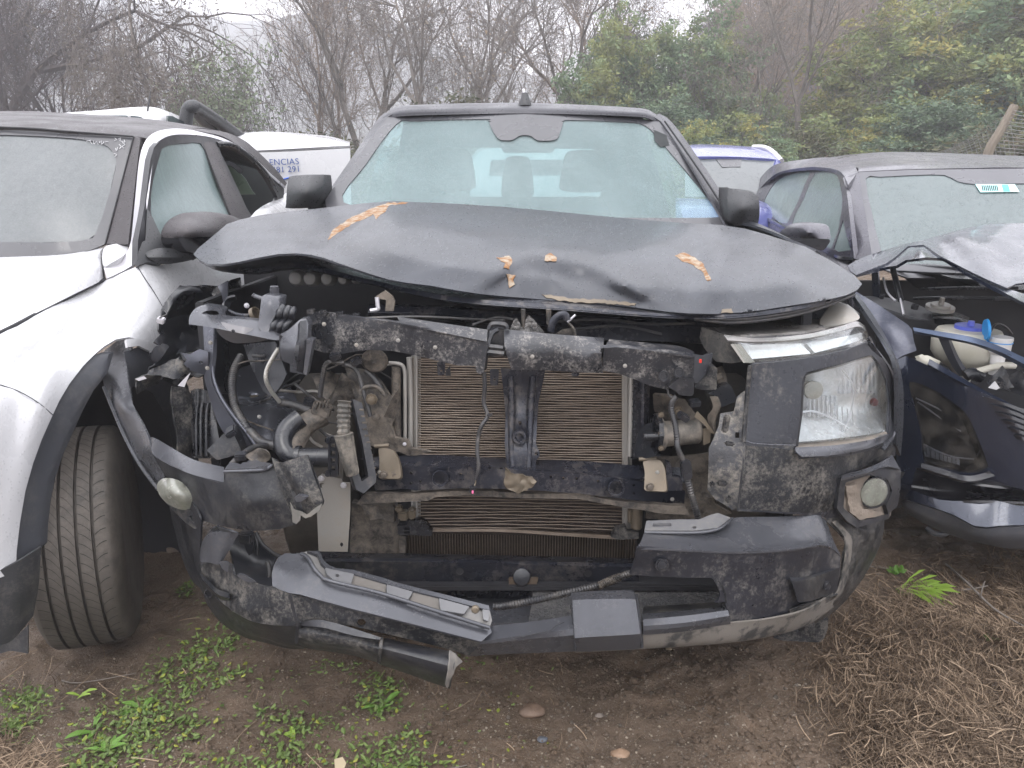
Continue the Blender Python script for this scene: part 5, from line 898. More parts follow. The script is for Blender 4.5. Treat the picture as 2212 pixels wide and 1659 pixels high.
panel('shoulder_bracket', [(1396, 1125), (1465, 1122), (1510, 1122), (1535, 1112), (1551, 1108), (1578, 1118), (1566, 1134), (1552, 1140), (1500, 1146), (1392, 1146)], TPS([(1396, 1125, 1.87), (1551, 1108, 1.88), (1578, 1118, 1.87), (1500, 1146, 1.80), (1392, 1146, 1.81)]), surf('dusty_grey_bracket', (.12, .12, .125), .5, 0, dust=.5, dcol=(.24, .22, .19), ds=20), T, .008, 9, [rnd_poly([(1410, 1130), (1450, 1130), (1450, 1137), (1410, 1138)], 2), ell(1500, 1139, 5, 3, 10)])
tube('bracket_bead', PT((1392, 1150, 1.80), (1500, 1151, 1.79), (1545, 1145, 1.79), (1562, 1136, 1.81), (1582, 1120, 1.86)), .004, M['satin'], T)
loft('pocket_wall', [[(1546, 1250, 1.80), (1560, 1270, 1.80), (1563, 1290, 1.80), (1556, 1304, 1.80)], [(1538, 1248, 1.735), (1556, 1262, 1.735), (1565, 1285, 1.735), (1566, 1303, 1.735)]], M['plastic_dirty'], T, 12, 3, .004)
loft('pocket_floor', [[(1390, 1310, 1.90), (1480, 1305, 1.90), (1548, 1300, 1.90)], [(1388, 1328, 1.75), (1480, 1320, 1.755), (1562, 1310, 1.77)]], M['plastic_dirty'], T, 12, 3, .004)
lathe('parking_sensor', P(1430, 1220, 1.703), (0, -1, .05), [(0, .0165), (.003, .0165), (.003, .0125), (.001, .012), (.004, .011), (.005, 0)], M['clean_plastic'], T, 28)
loft('corner_step', [[(1706, 1247, 1.80), (1732, 1245, 1.83), (1770, 1234, 1.87), (1812, 1220, 1.92)], [(1710, 1256, 1.785), (1734, 1254, 1.80), (1772, 1242, 1.84), (1814, 1226, 1.90)], [(1724, 1300, 1.80), (1742, 1300, 1.81), (1775, 1290, 1.86), (1808, 1276, 1.90)]], M['plastic'], T, 16, 4, .004, smooth_v=False)
loft('corner_step', [[(1706, 1318, 1.80), (1740, 1306, 1.82), (1775, 1296, 1.87), (1810, 1284, 1.91)], [(1706, 1326, 1.80), (1742, 1318, 1.84), (1776, 1306, 1.88), (1804, 1292, 1.92)]], M['plastic_dirty'], T, 16, 3, .004)
lathe('parking_sensor', P(1786, 1265, 1.862), (.35, -1, .05), [(0, .013), (.003, .013), (.003, .010), (.001, .0095), (.004, .008), (.005, 0)], M['clean_plastic'], T, 24)
loft('bumper_corner_right', [[(1784, 1124, 1.95), (1826, 1168, 1.98), (1822, 1200, 1.96), (1818, 1240, 1.95), (1806, 1284, 1.93), (1780, 1312, 1.90), (1740, 1330, 1.87)], [(1808, 1118, 1.98), (1850, 1160, 2.02), (1848, 1200, 2.02), (1838, 1240, 2.01), (1820, 1280, 1.99), (1792, 1312, 1.95), (1750, 1338, 1.90)], [(1852, 1138, 2.04), (1880, 1150, 2.08), (1874, 1200, 2.09), (1856, 1240, 2.08), (1832, 1278, 2.06), (1800, 1315, 2.01), (1756, 1345, 1.94)], [(1911, 1112, 2.2), (1908, 1150, 2.2), (1894, 1195, 2.2), (1870, 1240, 2.18), (1842, 1280, 2.14), (1806, 1318, 2.06), (1762, 1348, 1.98)]], M['plastic_dirty'], T, 36, 5, .005, label='outer right bumper corner with a band of dried mud')
loft('mud_band', [[(1798, 1128, 1.955), (1824, 1160, 1.965), (1828, 1190, 1.95), (1822, 1235, 1.935), (1808, 1282, 1.92), (1776, 1312, 1.885)], [(1806, 1124, 1.963), (1838, 1158, 1.985), (1840, 1192, 1.99), (1832, 1238, 1.98), (1815, 1284, 1.96), (1780, 1318, 1.91)]], M['mudfilm'], T, 30, 2, .004)
panel('lower_guard', rnd_poly([(1668, 1378), (1790, 1330), (1788, 1360), (1780, 1380), (1768, 1388), (1690, 1384)], 6), 2.02, M['plastic_dirty'], T, .02, 14)
# upper right: face around the lamps
fU = TPS([(1623, 786, 1.93), (1618, 836, 1.925), (1613, 891, 1.915), (1609, 954, 1.90), (1600, 1030, 1.885), (1593, 1104, 1.89), (1722, 776, 1.94), (1729, 860, 1.925), (1719, 960, 1.905), (1720, 1040, 1.90), (1720, 1112, 1.90), (1831, 756, 2.02), (1880, 758, 2.09), (1908, 776, 2.12), (1936, 826, 2.20), (1942, 880, 2.23), (1934, 985, 2.22), (1815, 1000, 1.97), (1815, 1060, 1.965), (1781, 1115, 1.95), (1860, 990, 2.04), (1920, 940, 2.15)])
lampo = rnd_poly([(1729, 891), (1733, 820), (1742, 804), (1810, 788), (1860, 772), (1884, 766), (1900, 786), (1915, 822), (1921, 869), (1919, 925), (1917, 946), (1890, 966), (1831, 979), (1731, 987), (1719, 976), (1720, 957)], 6)
panel('lamp_surround', [(1623, 787), (1722, 777), (1775, 768), (1831, 755), (1871, 740), (1884, 757), (1908, 776), (1925, 800), (1937, 826), (1943, 850), (1942, 880), (1940, 920), (1936, 950), (1934, 984), (1900, 1000), (1880, 1006), (1817, 1028), (1806, 1060), (1810, 1100), (1830, 1130), (1810, 1140), (1782, 1118), (1762, 1113), (1700, 1110), (1640, 1106), (1593, 1104), (1598, 1060), (1604, 1000), (1609, 954), (1613, 891), (1618, 836)], fU,
      surf('lamp_surround_plastic', (.022, .024, .031), .32, .15, (.030, .032, .040), 4, dust=.6, dcol=(.20, .19, .17), ds=30, da=.55, bump=.1, bs=80), T, .006, 13, [lampo], label='dark surround of the right headlights')
tube('panel_seam', PT((1611, 952, 1.895), (1625, 957, 1.893), (1660, 960, 1.893), (1718, 962, 1.893)), .0016, M['satin'], T, 5, 3)
panel('muddy_cheek', jag([(1606, 962), (1660, 966), (1718, 972), (1726, 992), (1831, 985), (1900, 968), (1930, 960)], .5, 20, 1) + [(1930, 986), (1900, 1000), (1812, 1026), (1802, 1060), (1806, 1100)] + [(1760, 1108), (1700, 1106), (1640, 1102), (1597, 1098), (1602, 1040)], lambda u, v: fU(u, v) - .002, M['plastic_dirty'], T, .003, 16, label='cheek below the headlight, splashed with dried mud')
tube('surround_edge', PT((1620, 790, 1.925), (1615, 840, 1.92), (1610, 900, 1.91), (1606, 954, 1.895)), .006, M['plastic_dirty'], T)
tube('lamp_seal', [P(a, b_, fU(a, b_) + .012) for a, b_ in lampo[::3] + lampo[:1]], .006, M['dark'], T, 6, 2)
# lower headlight: reflector bowl, lens, ledge
hl = T
refl = mk('headlight', add_loft(bmesh.new(), [[(1733, 812, 1.99), (1800, 792, 2.02), (1880, 768, 2.13), (1905, 790, 2.17)], [(1731, 860, 2.06), (1800, 850, 2.12), (1875, 840, 2.18), (1912, 850, 2.22)], [(1728, 900, 2.06), (1800, 895, 2.12), (1875, 890, 2.19), (1916, 890, 2.23)], [(1720, 955, 1.96), (1800, 948, 2.0), (1880, 938, 2.1), (1916, 930, 2.16)]], 20, 6, .01), M['chrome'], T, 40, 'large lower right headlight, chrome bowl with scratched clear lens')
for i in range(16):
    u = 1744 + i * 9.5
    loft('reflector_flute', [[(u, 806 + (1752 - u) * .18, 2.03 + (u - 1733) * .0007), (u + 4.5, 806 + (1752 - u) * .18, 2.018 + (u - 1733) * .0007), (u + 9, 805 + (1752 - u) * .18, 2.03 + (u - 1733) * .0007)], [(u + 1, 850, 2.075 + (u - 1733) * .0007), (u + 5, 850, 2.062 + (u - 1733) * .0007), (u + 9, 850, 2.075 + (u - 1733) * .0007)]] if i > 6 else [[(u, 855, 2.055 + (u - 1733) * .0007), (u + 4.5, 855, 2.040 + (u - 1733) * .0007), (u + 9, 855, 2.055 + (u - 1733) * .0007)], [(u + 1, 898, 2.055 + (u - 1733) * .0007), (u + 5, 900, 2.040 + (u - 1733) * .0007), (u + 9, 902, 2.055 + (u - 1733) * .0007)]], M['chrome'], refl, 5, 2, .002)
lathe('bulb_shield', P(1757, 843, 2.0), (-.1, -1, .0), [(-.05, .012), (0, .026), (.004, .024), (.006, .012), (.006, 0)], M['alu'], refl, 24)
tube('reflector_edge', PT((1820, 800, 2.04), (1845, 840, 2.10), (1838, 890, 2.10), (1822, 930, 2.05)), .003, M['silver'], refl, 6)
tube('reflector_ridge', PT((1730, 890, 2.03), (1760, 889, 2.05), (1800, 905, 2.07), (1832, 925, 2.06)), .003, M['silver'], refl, 6)
for i in range(6): tube('reflector_rib', PT((1786 + i * 11, 866 + i * 4, 2.05 + i * .01), (1788 + i * 11, 898 + i * 4, 2.05 + i * .01)), .0018, M['silver'], refl, 5, 2)
lathe('red_reflection', P(1886, 868, 2.13), (.3, -1, 0), [(0, .012), (.01, .01), (.012, 0)], surf('painted_red_reflection', (.14, .02, .02), .3), refl, 14)  # red reflection in the lamp bowl, put in as a small coloured stud
panel('headlight_lens', [(1734, 816), (1742, 806), (1810, 789), (1882, 767), (1898, 788), (1912, 825), (1917, 869), (1915, 930), (1870, 944), (1800, 952), (1722, 957), (1730, 891)], TPS([(1734, 816, 1.945), (1722, 957, 1.93), (1810, 789, 1.98), (1800, 952, 1.955), (1800, 870, 1.95), (1882, 767, 2.09), (1870, 944, 2.04), (1880, 870, 2.06), (1917, 869, 2.18), (1915, 930, 2.16)]), M['lens'], refl, .003, 14)
loft('lamp_ledge', [[(1720, 958, 1.955), (1800, 952, 1.975), (1870, 943, 2.06), (1914, 931, 2.16)], [(1720, 966, 1.90), (1800, 962, 1.93), (1880, 950, 2.02), (1918, 940, 2.12)]], surf('silted_ledge', (.20, .17, .14), .8, 0, (.10, .09, .08), 15, bump=.3), T, 20, 3, .005)
loft('lamp_ledge', [[(1718, 966, 1.897), (1800, 962, 1.925), (1880, 950, 2.015), (1919, 938, 2.12)], [(1720, 976, 1.882), (1800, 972, 1.91), (1870, 962, 1.985), (1914, 948, 2.10)], [(1732, 987, 1.88), (1800, 983, 1.905), (1870, 970, 1.98), (1906, 956, 2.07)]], M['satin'], T, 24, 3, .008)
loft('outer_pillar', [[(1872, 730, 2.09), (1886, 756, 2.10), (1906, 790, 2.15), (1920, 828, 2.2), (1926, 870, 2.22), (1922, 930, 2.2), (1905, 966, 2.1)], [(1876, 729, 2.07), (1908, 775, 2.12), (1926, 806, 2.15), (1935, 850, 2.185), (1934, 890, 2.19), (1930, 940, 2.17), (1912, 972, 2.09)]], M['satin'], T, 30, 3, .006)
# upper headlight
up = mk('headlight', add_loft(bmesh.new(), [[(1540, 716, 2.10), (1640, 724, 2.10), (1740, 716, 2.14), (1820, 690, 2.24), (1862, 700, 2.32)], [(1560, 745, 2.08), (1640, 752, 2.10), (1740, 745, 2.14), (1830, 730, 2.24), (1868, 728, 2.30)], [(1600, 778, 2.05), (1660, 776, 2.05), (1740, 768, 2.08), (1840, 748, 2.18), (1870, 736, 2.26)]], 30, 5, .01), surf('lamp_tray', (.55, .55, .57), .25, .7, (.40, .40, .41), 12, bump=.2, bs=30), T, 40, 'narrow upper right headlight wrapping round the wing')
panel('lamp_housing', [(1515, 706), (1550, 708), (1600, 700), (1650, 693), (1700, 690), (1735, 688), (1768, 690), (1780, 676), (1790, 660), (1812, 652), (1832, 658), (1846, 668), (1858, 678), (1850, 688), (1790, 706), (1740, 716), (1680, 720), (1600, 724), (1562, 722)], TPS([(1515, 706, 2.13), (1650, 693, 2.3), (1735, 688, 2.35), (1812, 652, 2.55), (1858, 678, 2.4), (1740, 716, 2.10), (1562, 722, 2.07), (1600, 724, 2.05)]), M['alu'] if 0 else surf('lamp_housing_top', (.09, .085, .08), .3, .2, (.30, .29, .28), 7, .45, .62, dust=.4), up, .006, 10)
panel('housing_dome', smo([(1770, 700), (1786, 670), (1798, 658), (1815, 654), (1836, 662), (1856, 682), (1850, 692), (1810, 702)], 3), TPS([(1770, 700, 2.2), (1815, 654, 2.42), (1856, 682, 2.3), (1810, 702, 2.16), (1820, 676, 2.27)]), M['alu'], up, .004, 8)
panel('lamp_inner_side', [(1515, 706), (1562, 722), (1580, 728), (1600, 782), (1580, 785), (1547, 781), (1535, 770), (1520, 750), (1511, 730)], TPS([(1515, 706, 2.12), (1580, 728, 2.04), (1600, 782, 2.03), (1547, 781, 2.08), (1511, 730, 2.12)]), surf('smeared_lamp_side', (.10, .098, .095), .3, .2, (.05, .05, .05), 10, dust=.7, dcol=(.25, .22, .19), ds=20), up, .006, 10)
loft('lens_rib', [[(1563, 723, 2.035), (1640, 730, 2.025), (1740, 722, 2.05), (1810, 706, 2.12), (1850, 694, 2.2), (1866, 704, 2.24)], [(1572, 735, 2.02), (1640, 738, 2.01), (1740, 731, 2.035), (1815, 715, 2.105), (1855, 705, 2.18), (1871, 715, 2.22)]], surf('frosted_lens_rim', (.30, .29, .28), .2, .2, (.16, .15, .15), 9), up, 40, 3, .006)
for (a, b_) in ((1586, 1622), (1596, 1634)): loft('lens_divider', [[(a - 8, 744, 2.02), (a + 2, 743, 2.015)], [(b_ - 16, 784, 2.0), (b_ - 4, 783, 1.995)]], M['alu'], up, 5, 5, .008)
loft('light_guide', [[(1600, 746, 2.045), (1730, 742, 2.06)], [(1622, 776, 2.03), (1752, 764, 2.05)]], M['guide'], up, 12, 4, .01); loft('light_guide', [[(1742, 742, 2.07), (1820, 728, 2.14), (1862, 718, 2.22)], [(1760, 762, 2.06), (1830, 744, 2.13), (1864, 732, 2.22)]], M['guide'], up, 16, 4, .01)
panel('headlight_lens', [(1566, 724), (1640, 731), (1740, 724), (1815, 708), (1855, 697), (1868, 702), (1875, 718), (1876, 730), (1868, 740), (1853, 750), (1800, 762), (1722, 775), (1660, 782), (1612, 785), (1590, 750)], TPS([(1566, 724, 2.03), (1740, 724, 2.03), (1868, 702, 2.22), (1876, 730, 2.2), (1853, 750, 2.14), (1722, 775, 1.99), (1612, 785, 1.985), (1700, 750, 2.0), (1830, 735, 2.1)]), M['lens'], up, .003, 12)
loft('lamp_gap', [[(1626, 783, 1.96), (1722, 773, 1.965), (1831, 752, 2.05), (1872, 736, 2.12)], [(1626, 789, 1.95), (1722, 779, 1.955), (1831, 758, 2.04), (1876, 742, 2.11)]], M['dark'], T, 24, 2, .01)
# right fog lamp
bz = rnd_poly([(1817, 1030), (1870, 1016), (1905, 1000), (1926, 984), (1946, 1014), (1945, 1060), (1939, 1094), (1921, 1108), (1922, 1120), (1851, 1140), (1830, 1126), (1808, 1099), (1812, 1060)], 5)
bY = TPS([(1817, 1030, 1.95), (1926, 984, 2.14), (1946, 1014, 2.14), (1939, 1094, 2.12), (1921, 1119, 2.09), (1851, 1139, 1.97), (1808, 1099, 1.94), (1870, 1016, 2.0)])
panel('fog_lamp_bezel', bz, bY, M['plastic'], T, .012, 9, [rnd_poly([(1826, 1042), (1880, 1026), (1918, 1036), (1928, 1062), (1914, 1092), (1920, 1112), (1856, 1126), (1822, 1098)], 5)])
loft('bezel_top', [[(1818, 1026, 1.96), (1870, 1012, 2.01), (1910, 994, 2.08), (1927, 982, 2.14)], [(1818, 1034, 1.935), (1870, 1022, 1.985), (1914, 1008, 2.06), (1945, 1014, 2.12)]], M['satin'], T, 16, 3, .006)
panel('mud_caked_pocket', [(1822, 1036), (1885, 1022), (1925, 1036), (1932, 1062), (1924, 1114), (1856, 1130), (1818, 1100)], lambda u, v: bY(u, v) + .03, M['mudclod'], T, .004, 10, [], .01)
panel('mud_cake', jag([(1828, 1050), (1850, 1046), (1852, 1080), (1866, 1100), (1900, 1104), (1914, 1112), (1858, 1124), (1836, 1106), (1828, 1050)], 1.5, 7, 5)[:-1], lambda u, v: bY(u, v) + .012, surf('pale_mud_cake', (.22, .18, .145), .9, 0, (.15, .125, .10), 18, bump=.8, bs=60), T, .01, 8, [], .015)
lathe('fog_lamp', P(1887, 1063, 2.035), (.15, -1, .05), [(-.03, .03), (-.01, .046), (.0, .048), (.006, .047), (.006, .042)], M['clean_plastic'], T, 32, 'round right fog lamp in its muddy bezel')
lathe('fog_lamp_bowl', P(1887, 1063, 2.026), (.15, -1, .05), [(.004, .041), (-.004, .030), (-.012, .016), (-.004, .012), (-.002, 0)], M['haze_lens'], T, 24)
lathe('fog_lamp_glass', P(1887, 1063, 2.024), (.15, -1, .05), [(.002, .042), (.008, .036), (.014, .020), (.016, 0)], M['lens'], T, 32)
# ================================================================ white car on the left
A = thing('white_car', 'white car with charcoal roof and black wing mirror, at the left edge', 'car', (-1.6, 2.6, 0))
bodyY = TPS([(-260, 800, 1.75), (-120, 770, 1.88), (0, 720, 2.08), (120, 660, 2.38), (229, 604, 2.66), (297, 574, 2.62), (350, 572, 2.72), (420, 556, 2.92), (500, 590, 3.1), (470, 640, 2.98), (390, 640, 2.72), (350, 680, 2.58), (0, 830, 1.93), (150, 829, 2.10), (215, 772, 2.26), (279, 728, 2.38), (333, 752, 2.48), (420, 790, 2.7), (115, 890, 2.02), (70, 980, 1.94), (0, 1000, 1.84), (36, 1220, 1.83), (-60, 1220, 1.74), (-260, 1100, 1.6)],
            [(120, 740, 120, 22, .03, -32), (80, 900, 26, 200, -.02, 14)])
panel('front_wing', [(-260, 806), (-120, 778), (0, 722), (100, 669), (190, 623), (228, 605), (262, 590), (297, 575), (318, 568), (350, 572), (392, 562), (421, 553), (460, 560), (500, 575), (540, 600), (560, 700), (480, 800), (420, 800), (380, 775), (345, 752), (320, 740), (279, 728), (250, 733), (225, 748), (205, 765), (180, 790), (150, 829), (128, 866), (110, 905), (90, 950), (72, 1000), (55, 1060), (43, 1130), (36, 1190), (34, 1236), (-40, 1262), (-260, 1200)], bodyY, M['white'], A, .008, 20, smooth=50)
tube('shut_line', PT(*[(u, v, bodyY(u, v) - .001) for u, v in ((297, 576), (312, 600), (332, 630), (352, 664))]), .0014, M['dark'], A, 5)
tube('shut_line', PT(*[(u, v, bodyY(u, v) - .001) for u, v in ((0, 831), (40, 845), (80, 868), (115, 897))]), .0014, M['trim'], A, 5)
panel('arch_trim', [(150, 829), (180, 790), (207, 766), (235, 765), (222, 810), (190, 850), (168, 890), (148, 935), (125, 985), (106, 1040), (96, 1090), (90, 1140), (88, 1182), (35, 1234), (36, 1190), (43, 1130), (55, 1060), (72, 1000), (90, 950), (110, 905), (128, 866)],
      lambda u, v: bodyY(u, v) + .012, M['trim'], A, .03, 12, label='grey plastic wheel arch trim, front part')
panel('arch_trim', [(268, 760), (300, 750), (322, 762), (350, 780), (376, 800), (400, 840), (408, 900), (410, 1000), (380, 1000), (360, 900), (330, 850), (300, 830), (280, 840)], lambda u, v: bodyY(min(u, 400), min(v, 800)) + .012, M['trim'], A, .03, 14)
panel('arch_lip', [(272, 733), (300, 731), (335, 745), (360, 765), (345, 768), (322, 758), (300, 747), (276, 750)], lambda u, v: bodyY(u, v) - .006, M['white'], A, .01, 9)
loft('wheel_housing', [[(150, 800, 2.3), (220, 770, 2.5), (300, 760, 2.6), (380, 800, 2.7)], [(100, 900, 2.5), (220, 860, 2.75), (300, 860, 2.8), (420, 900, 2.8)], [(60, 1300, 2.6), (220, 1300, 2.8), (330, 1250, 2.85), (430, 1180, 2.8)]], M['dark'], A, 14, 5, .01)
loft('mud_flap', [[(-60, 1262, 1.74), (0, 1232, 1.79), (40, 1212, 1.82), (89, 1181, 1.88)], [(-60, 1310, 1.74), (0, 1300, 1.79), (40, 1290, 1.82), (84, 1260, 1.88)], [(-60, 1400, 1.76), (0, 1394, 1.8), (30, 1380, 1.83), (72, 1330, 1.88)]], M['flap'], A, 14, 5, .006)
panel('flap_tongue', [(-10, 1400), (0, 1394), (30, 1380), (60, 1350), (60, 1412), (40, 1408), (22, 1406), (0, 1412)], 1.84, M['flap'], A, .005, 12)
# bonnet
loft('bonnet', [[(-420, 575, 2.3), (-200, 566, 2.45), (0, 556, 2.62), (119, 551, 2.70), (193, 541, 2.78), (222, 533, 2.80), (222, 560, 2.76), (223, 577, 2.72)], [(-420, 620, 2.05), (-200, 610, 2.2), (0, 597, 2.40), (119, 585, 2.52), (190, 575, 2.62), (215, 572, 2.66), (222, 590, 2.68), (224, 600, 2.68)], [(-420, 900, 1.6), (-260, 800, 1.76), (-120, 768, 1.9), (0, 716, 2.10), (80, 675, 2.28), (150, 640, 2.45), (200, 616, 2.58), (224, 604, 2.66)]], M['white'], A, 40, 8, .01, smooth=60)
panel('cowl_corner', smo([(224, 576), (221, 555), (226, 534), (248, 527), (268, 526), (276, 534), (273, 545), (262, 555), (240, 568)], 3), TPS([(224, 576, 2.68), (226, 534, 2.75), (268, 526, 2.78), (273, 545, 2.72), (248, 545, 2.70)]), M['white'], A, .02, 8)
tube('bonnet_gap', PT((-200, 808, 1.81), (0, 719, 2.09), (100, 667, 2.34), (190, 621, 2.57), (227, 604, 2.665)), .0065, M['dark'], A)
tube('bonnet_gap', PT((224, 540, 2.755), (222, 560, 2.73), (223, 580, 2.69), (226, 604, 2.665)), .003, M['dark'], A)
# windscreen, roof, pillar
lwY = TPS([(-500, 300, 3.0), (-500, 560, 2.6), (0, 276, 3.1), (0, 554, 2.66), (148, 284, 3.12), (288, 295, 3.12), (227, 528, 2.80), (119, 550, 2.73), (150, 420, 2.90), (255, 410, 2.97), (-200, 430, 2.85)])
panel('windscreen_frame', [(-500, 278), (-200, 274), (0, 275), (148, 284), (287, 297), (270, 360), (250, 440), (228, 527), (193, 541), (119, 551), (0, 556), (-200, 562), (-500, 570)], lwY, M['frit'], A, .006, 30, [smo([(-480, 300), (-200, 290), (0, 291), (120, 296), (190, 303), (232, 316), (250, 345), (246, 380), (230, 440), (208, 500), (190, 517), (119, 523), (0, 523), (-200, 528), (-480, 535)], 3)])
panel('windscreen', [(-490, 296), (0, 289), (190, 300), (240, 316), (253, 345), (232, 440), (210, 503), (186, 521), (0, 525), (-490, 538)], lambda u, v: lwY(u, v) + .007, M['glass_left'], A, .004, 40)
loft('roof', [[(-500, 280, 3.0), (0, 274, 3.09), (148, 283, 3.11), (288, 294, 3.12), (320, 300, 3.15)], [(-500, 262, 3.2), (0, 256, 3.35), (150, 264, 3.33), (300, 276, 3.32), (350, 281, 3.38)], [(-500, 244, 4.0), (0, 240, 4.2), (119, 243, 4.2), (327, 258, 4.1), (475, 283, 4.0)], [(-500, 250, 5.2), (0, 262, 5.2), (300, 290, 5.2), (420, 320, 5.2), (560, 360, 5.0)]], M['charroof'], A, 40, 6, .02, smooth=50)
loft('roof_side', [[(288, 294, 3.12), (350, 280, 3.36), (389, 275, 3.5), (475, 283, 3.95), (520, 299, 4.15), (549, 320, 4.3), (594, 364, 4.5), (620, 396, 4.65)], [(300, 300, 3.10), (352, 283, 3.33), (389, 279, 3.46), (470, 291, 3.80), (512, 312, 4.0), (545, 335, 4.15), (588, 376, 4.4), (616, 402, 4.6)]], M['charroof'], A, 44, 3, .02)
loft('pillar', [[(288, 295, 3.115), (262, 395, 2.97), (228, 527, 2.79)], [(303, 300, 3.10), (292, 395, 2.94), (277, 527, 2.74)]], M['charroof'], A, 20, 3, .02)
tube('glass_seal', PT((-300, 274, 3.06), (0, 275, 3.085), (148, 284, 3.105), (288, 295, 3.11)), .004, M['dark'], A, 6); tube('glass_seal', PT((288, 296, 3.11), (262, 396, 2.965), (227, 528, 2.785)), .003, M['dark'], A, 6)
loft('silver_trim', [[(224, 578, 2.68), (262, 560, 2.70), (276, 540, 2.72), (283, 520, 2.73), (291, 439, 2.86), (300, 350, 3.0), (310, 312, 3.07), (325, 292, 3.15), (350, 281, 3.28), (389, 278, 3.45), (445, 287, 3.7), (490, 302, 3.88), (534, 327, 4.1), (588, 377, 4.38), (618, 404, 4.58)], [(230, 602, 2.655), (275, 580, 2.66), (297, 560, 2.67), (299, 520, 2.68), (313, 439, 2.80), (325, 345, 2.95), (333, 318, 3.02), (346, 302, 3.1), (365, 293, 3.22), (392, 290, 3.38), (444, 294, 3.64), (488, 307, 3.84), (530, 331, 4.06), (584, 380, 4.35), (614, 407, 4.56)]], M['silver'], A, 60, 3, .01)
sdY = TPS([(312, 440, 2.79), (297, 570, 2.62), (347, 300, 3.10), (390, 294, 3.38), (440, 296, 3.62), (520, 320, 3.98), (580, 378, 4.33), (610, 420, 4.55), (590, 450, 4.3), (540, 470, 3.75), (502, 476, 3.45), (440, 490, 3.15), (347, 510, 2.80), (420, 400, 3.28), (500, 400, 3.70)])
w1 = smo([(343, 345), (350, 322), (368, 313), (401, 310), (434, 310), (450, 345), (478, 412), (504, 474), (430, 488), (347, 506), (326, 456), (330, 394)], 2)
w2 = smo([(472, 315), (495, 316), (520, 328), (548, 350), (572, 378), (590, 408), (599, 426), (588, 442), (565, 456), (543, 465), (520, 420), (492, 360)], 2)
panel('window_frame', [(313, 439), (325, 345), (333, 318), (346, 303), (365, 294), (392, 291), (444, 295), (488, 308), (530, 332), (584, 381), (614, 408), (612, 432), (596, 452), (560, 476), (500, 492), (430, 510), (380, 560), (340, 572), (297, 573), (298, 520)], sdY, surf('dull_black_frame', (.030, .030, .034), .45), A, .02, 16, [w1, w2])
panel('side_window', w1, lambda u, v: sdY(u, v) + .012, M['glass_side'], A, .004, 20)
loft('door_pillar', [[(438, 309, 3.59), (452, 306, 3.63), (467, 311, 3.70)], [(470, 390, 3.50), (482, 388, 3.54), (500, 392, 3.62)], [(503, 476, 3.44), (520, 474, 3.50), (541, 468, 3.62)]], M['charroof'], A, 8, 6, .01)
tube('window_seal', PT((469, 312, 3.72), (498, 312, 3.82), (524, 327, 3.96), (552, 350, 4.12), (577, 378, 4.28), (594, 408, 4.45), (602, 428, 4.5)), .012, M['clean_plastic'], A)
panel('sail_panel', [(318, 450), (330, 470), (347, 507), (352, 530), (350, 569), (318, 566), (299, 573), (298, 526), (314, 520)], TPS([(318, 450, 2.78), (347, 507, 2.74), (350, 569, 2.68), (298, 573, 2.60), (298, 526, 2.66)]), M['mirror'], A, .02, 12)
loft('cabin_far_side', [[(460, 310, 4.9), (520, 330, 5.1), (610, 390, 5.2)], [(460, 480, 4.9), (540, 490, 5.1), (620, 470, 5.2)]], M['interior'], A, 8, 4, .01)
loft('cabin_lining', [[(300, 300, 3.7), (440, 305, 4.2), (470, 320, 5.3)], [(280, 560, 3.7), (440, 560, 4.2), (470, 560, 5.3)]], M['interior'], A, 8, 4, .01)
loft('grab_rail', [[(487, 348, 4.35), (505, 352, 4.4), (524, 368, 4.5)], [(488, 356, 4.35), (503, 360, 4.4), (520, 376, 4.5)]], M['trim'], A, 8, 3, .02)
panel('far_window', [(489, 352), (510, 364), (530, 386), (546, 414), (552, 420), (500, 421), (494, 388)], 4.55, surf('dull_green_glass', (.16, .20, .16), .3, 0, (.09, .13, .09), 6), A, .004, 16)
loft('seat', [[(-60, 400, 3.5), (60, 395, 3.5), (180, 400, 3.5)], [(-80, 600, 3.3), (60, 600, 3.2), (200, 600, 3.3)]], M['interior'], A, 8, 4, .1)
loft('rear_haunch', [[(598, 430, 4.5), (612, 422, 4.62), (624, 412, 4.7)], [(540, 470, 3.7), (580, 470, 3.9), (640, 460, 4.5)], [(480, 600, 3.2), (560, 600, 3.5), (660, 560, 4.3)]], M['white'], A, 12, 5, .01)
# wing mirror
mY = TPS([(347, 507, 2.70), (362, 477, 2.72), (401, 459, 2.74), (445, 462, 2.80), (496, 478, 2.92), (416, 500, 2.62), (380, 500, 2.62), (460, 500, 2.74), (416, 546, 2.72), (356, 534, 2.72)])
wm = panel('wing_mirror', smo([(348, 506), (352, 492), (364, 476), (384, 464), (405, 459), (445, 462), (480, 470), (505, 484), (500, 508), (430, 512), (370, 514), (352, 512)], 4), mY, M['charroof'], A, .12, 10, smooth=55)
panel('mirror_underside', smo([(349, 512), (370, 515), (430, 513), (500, 508), (490, 530), (450, 545), (416, 548), (385, 544), (360, 536), (350, 524)], 4), lambda u, v: mY(u, v) + .012, M['blackpaint'], wm, .10, 9)
loft('mirror_arm', [[(312, 545, 2.66), (350, 535, 2.68), (400, 542, 2.74), (430, 550, 2.80)], [(320, 556, 2.64), (352, 556, 2.66), (400, 556, 2.72), (430, 555, 2.79)], [(330, 566, 2.66), (355, 571, 2.68), (400, 565, 2.74), (430, 556, 2.8)]], M['mirror'], wm, 14, 4, .03)
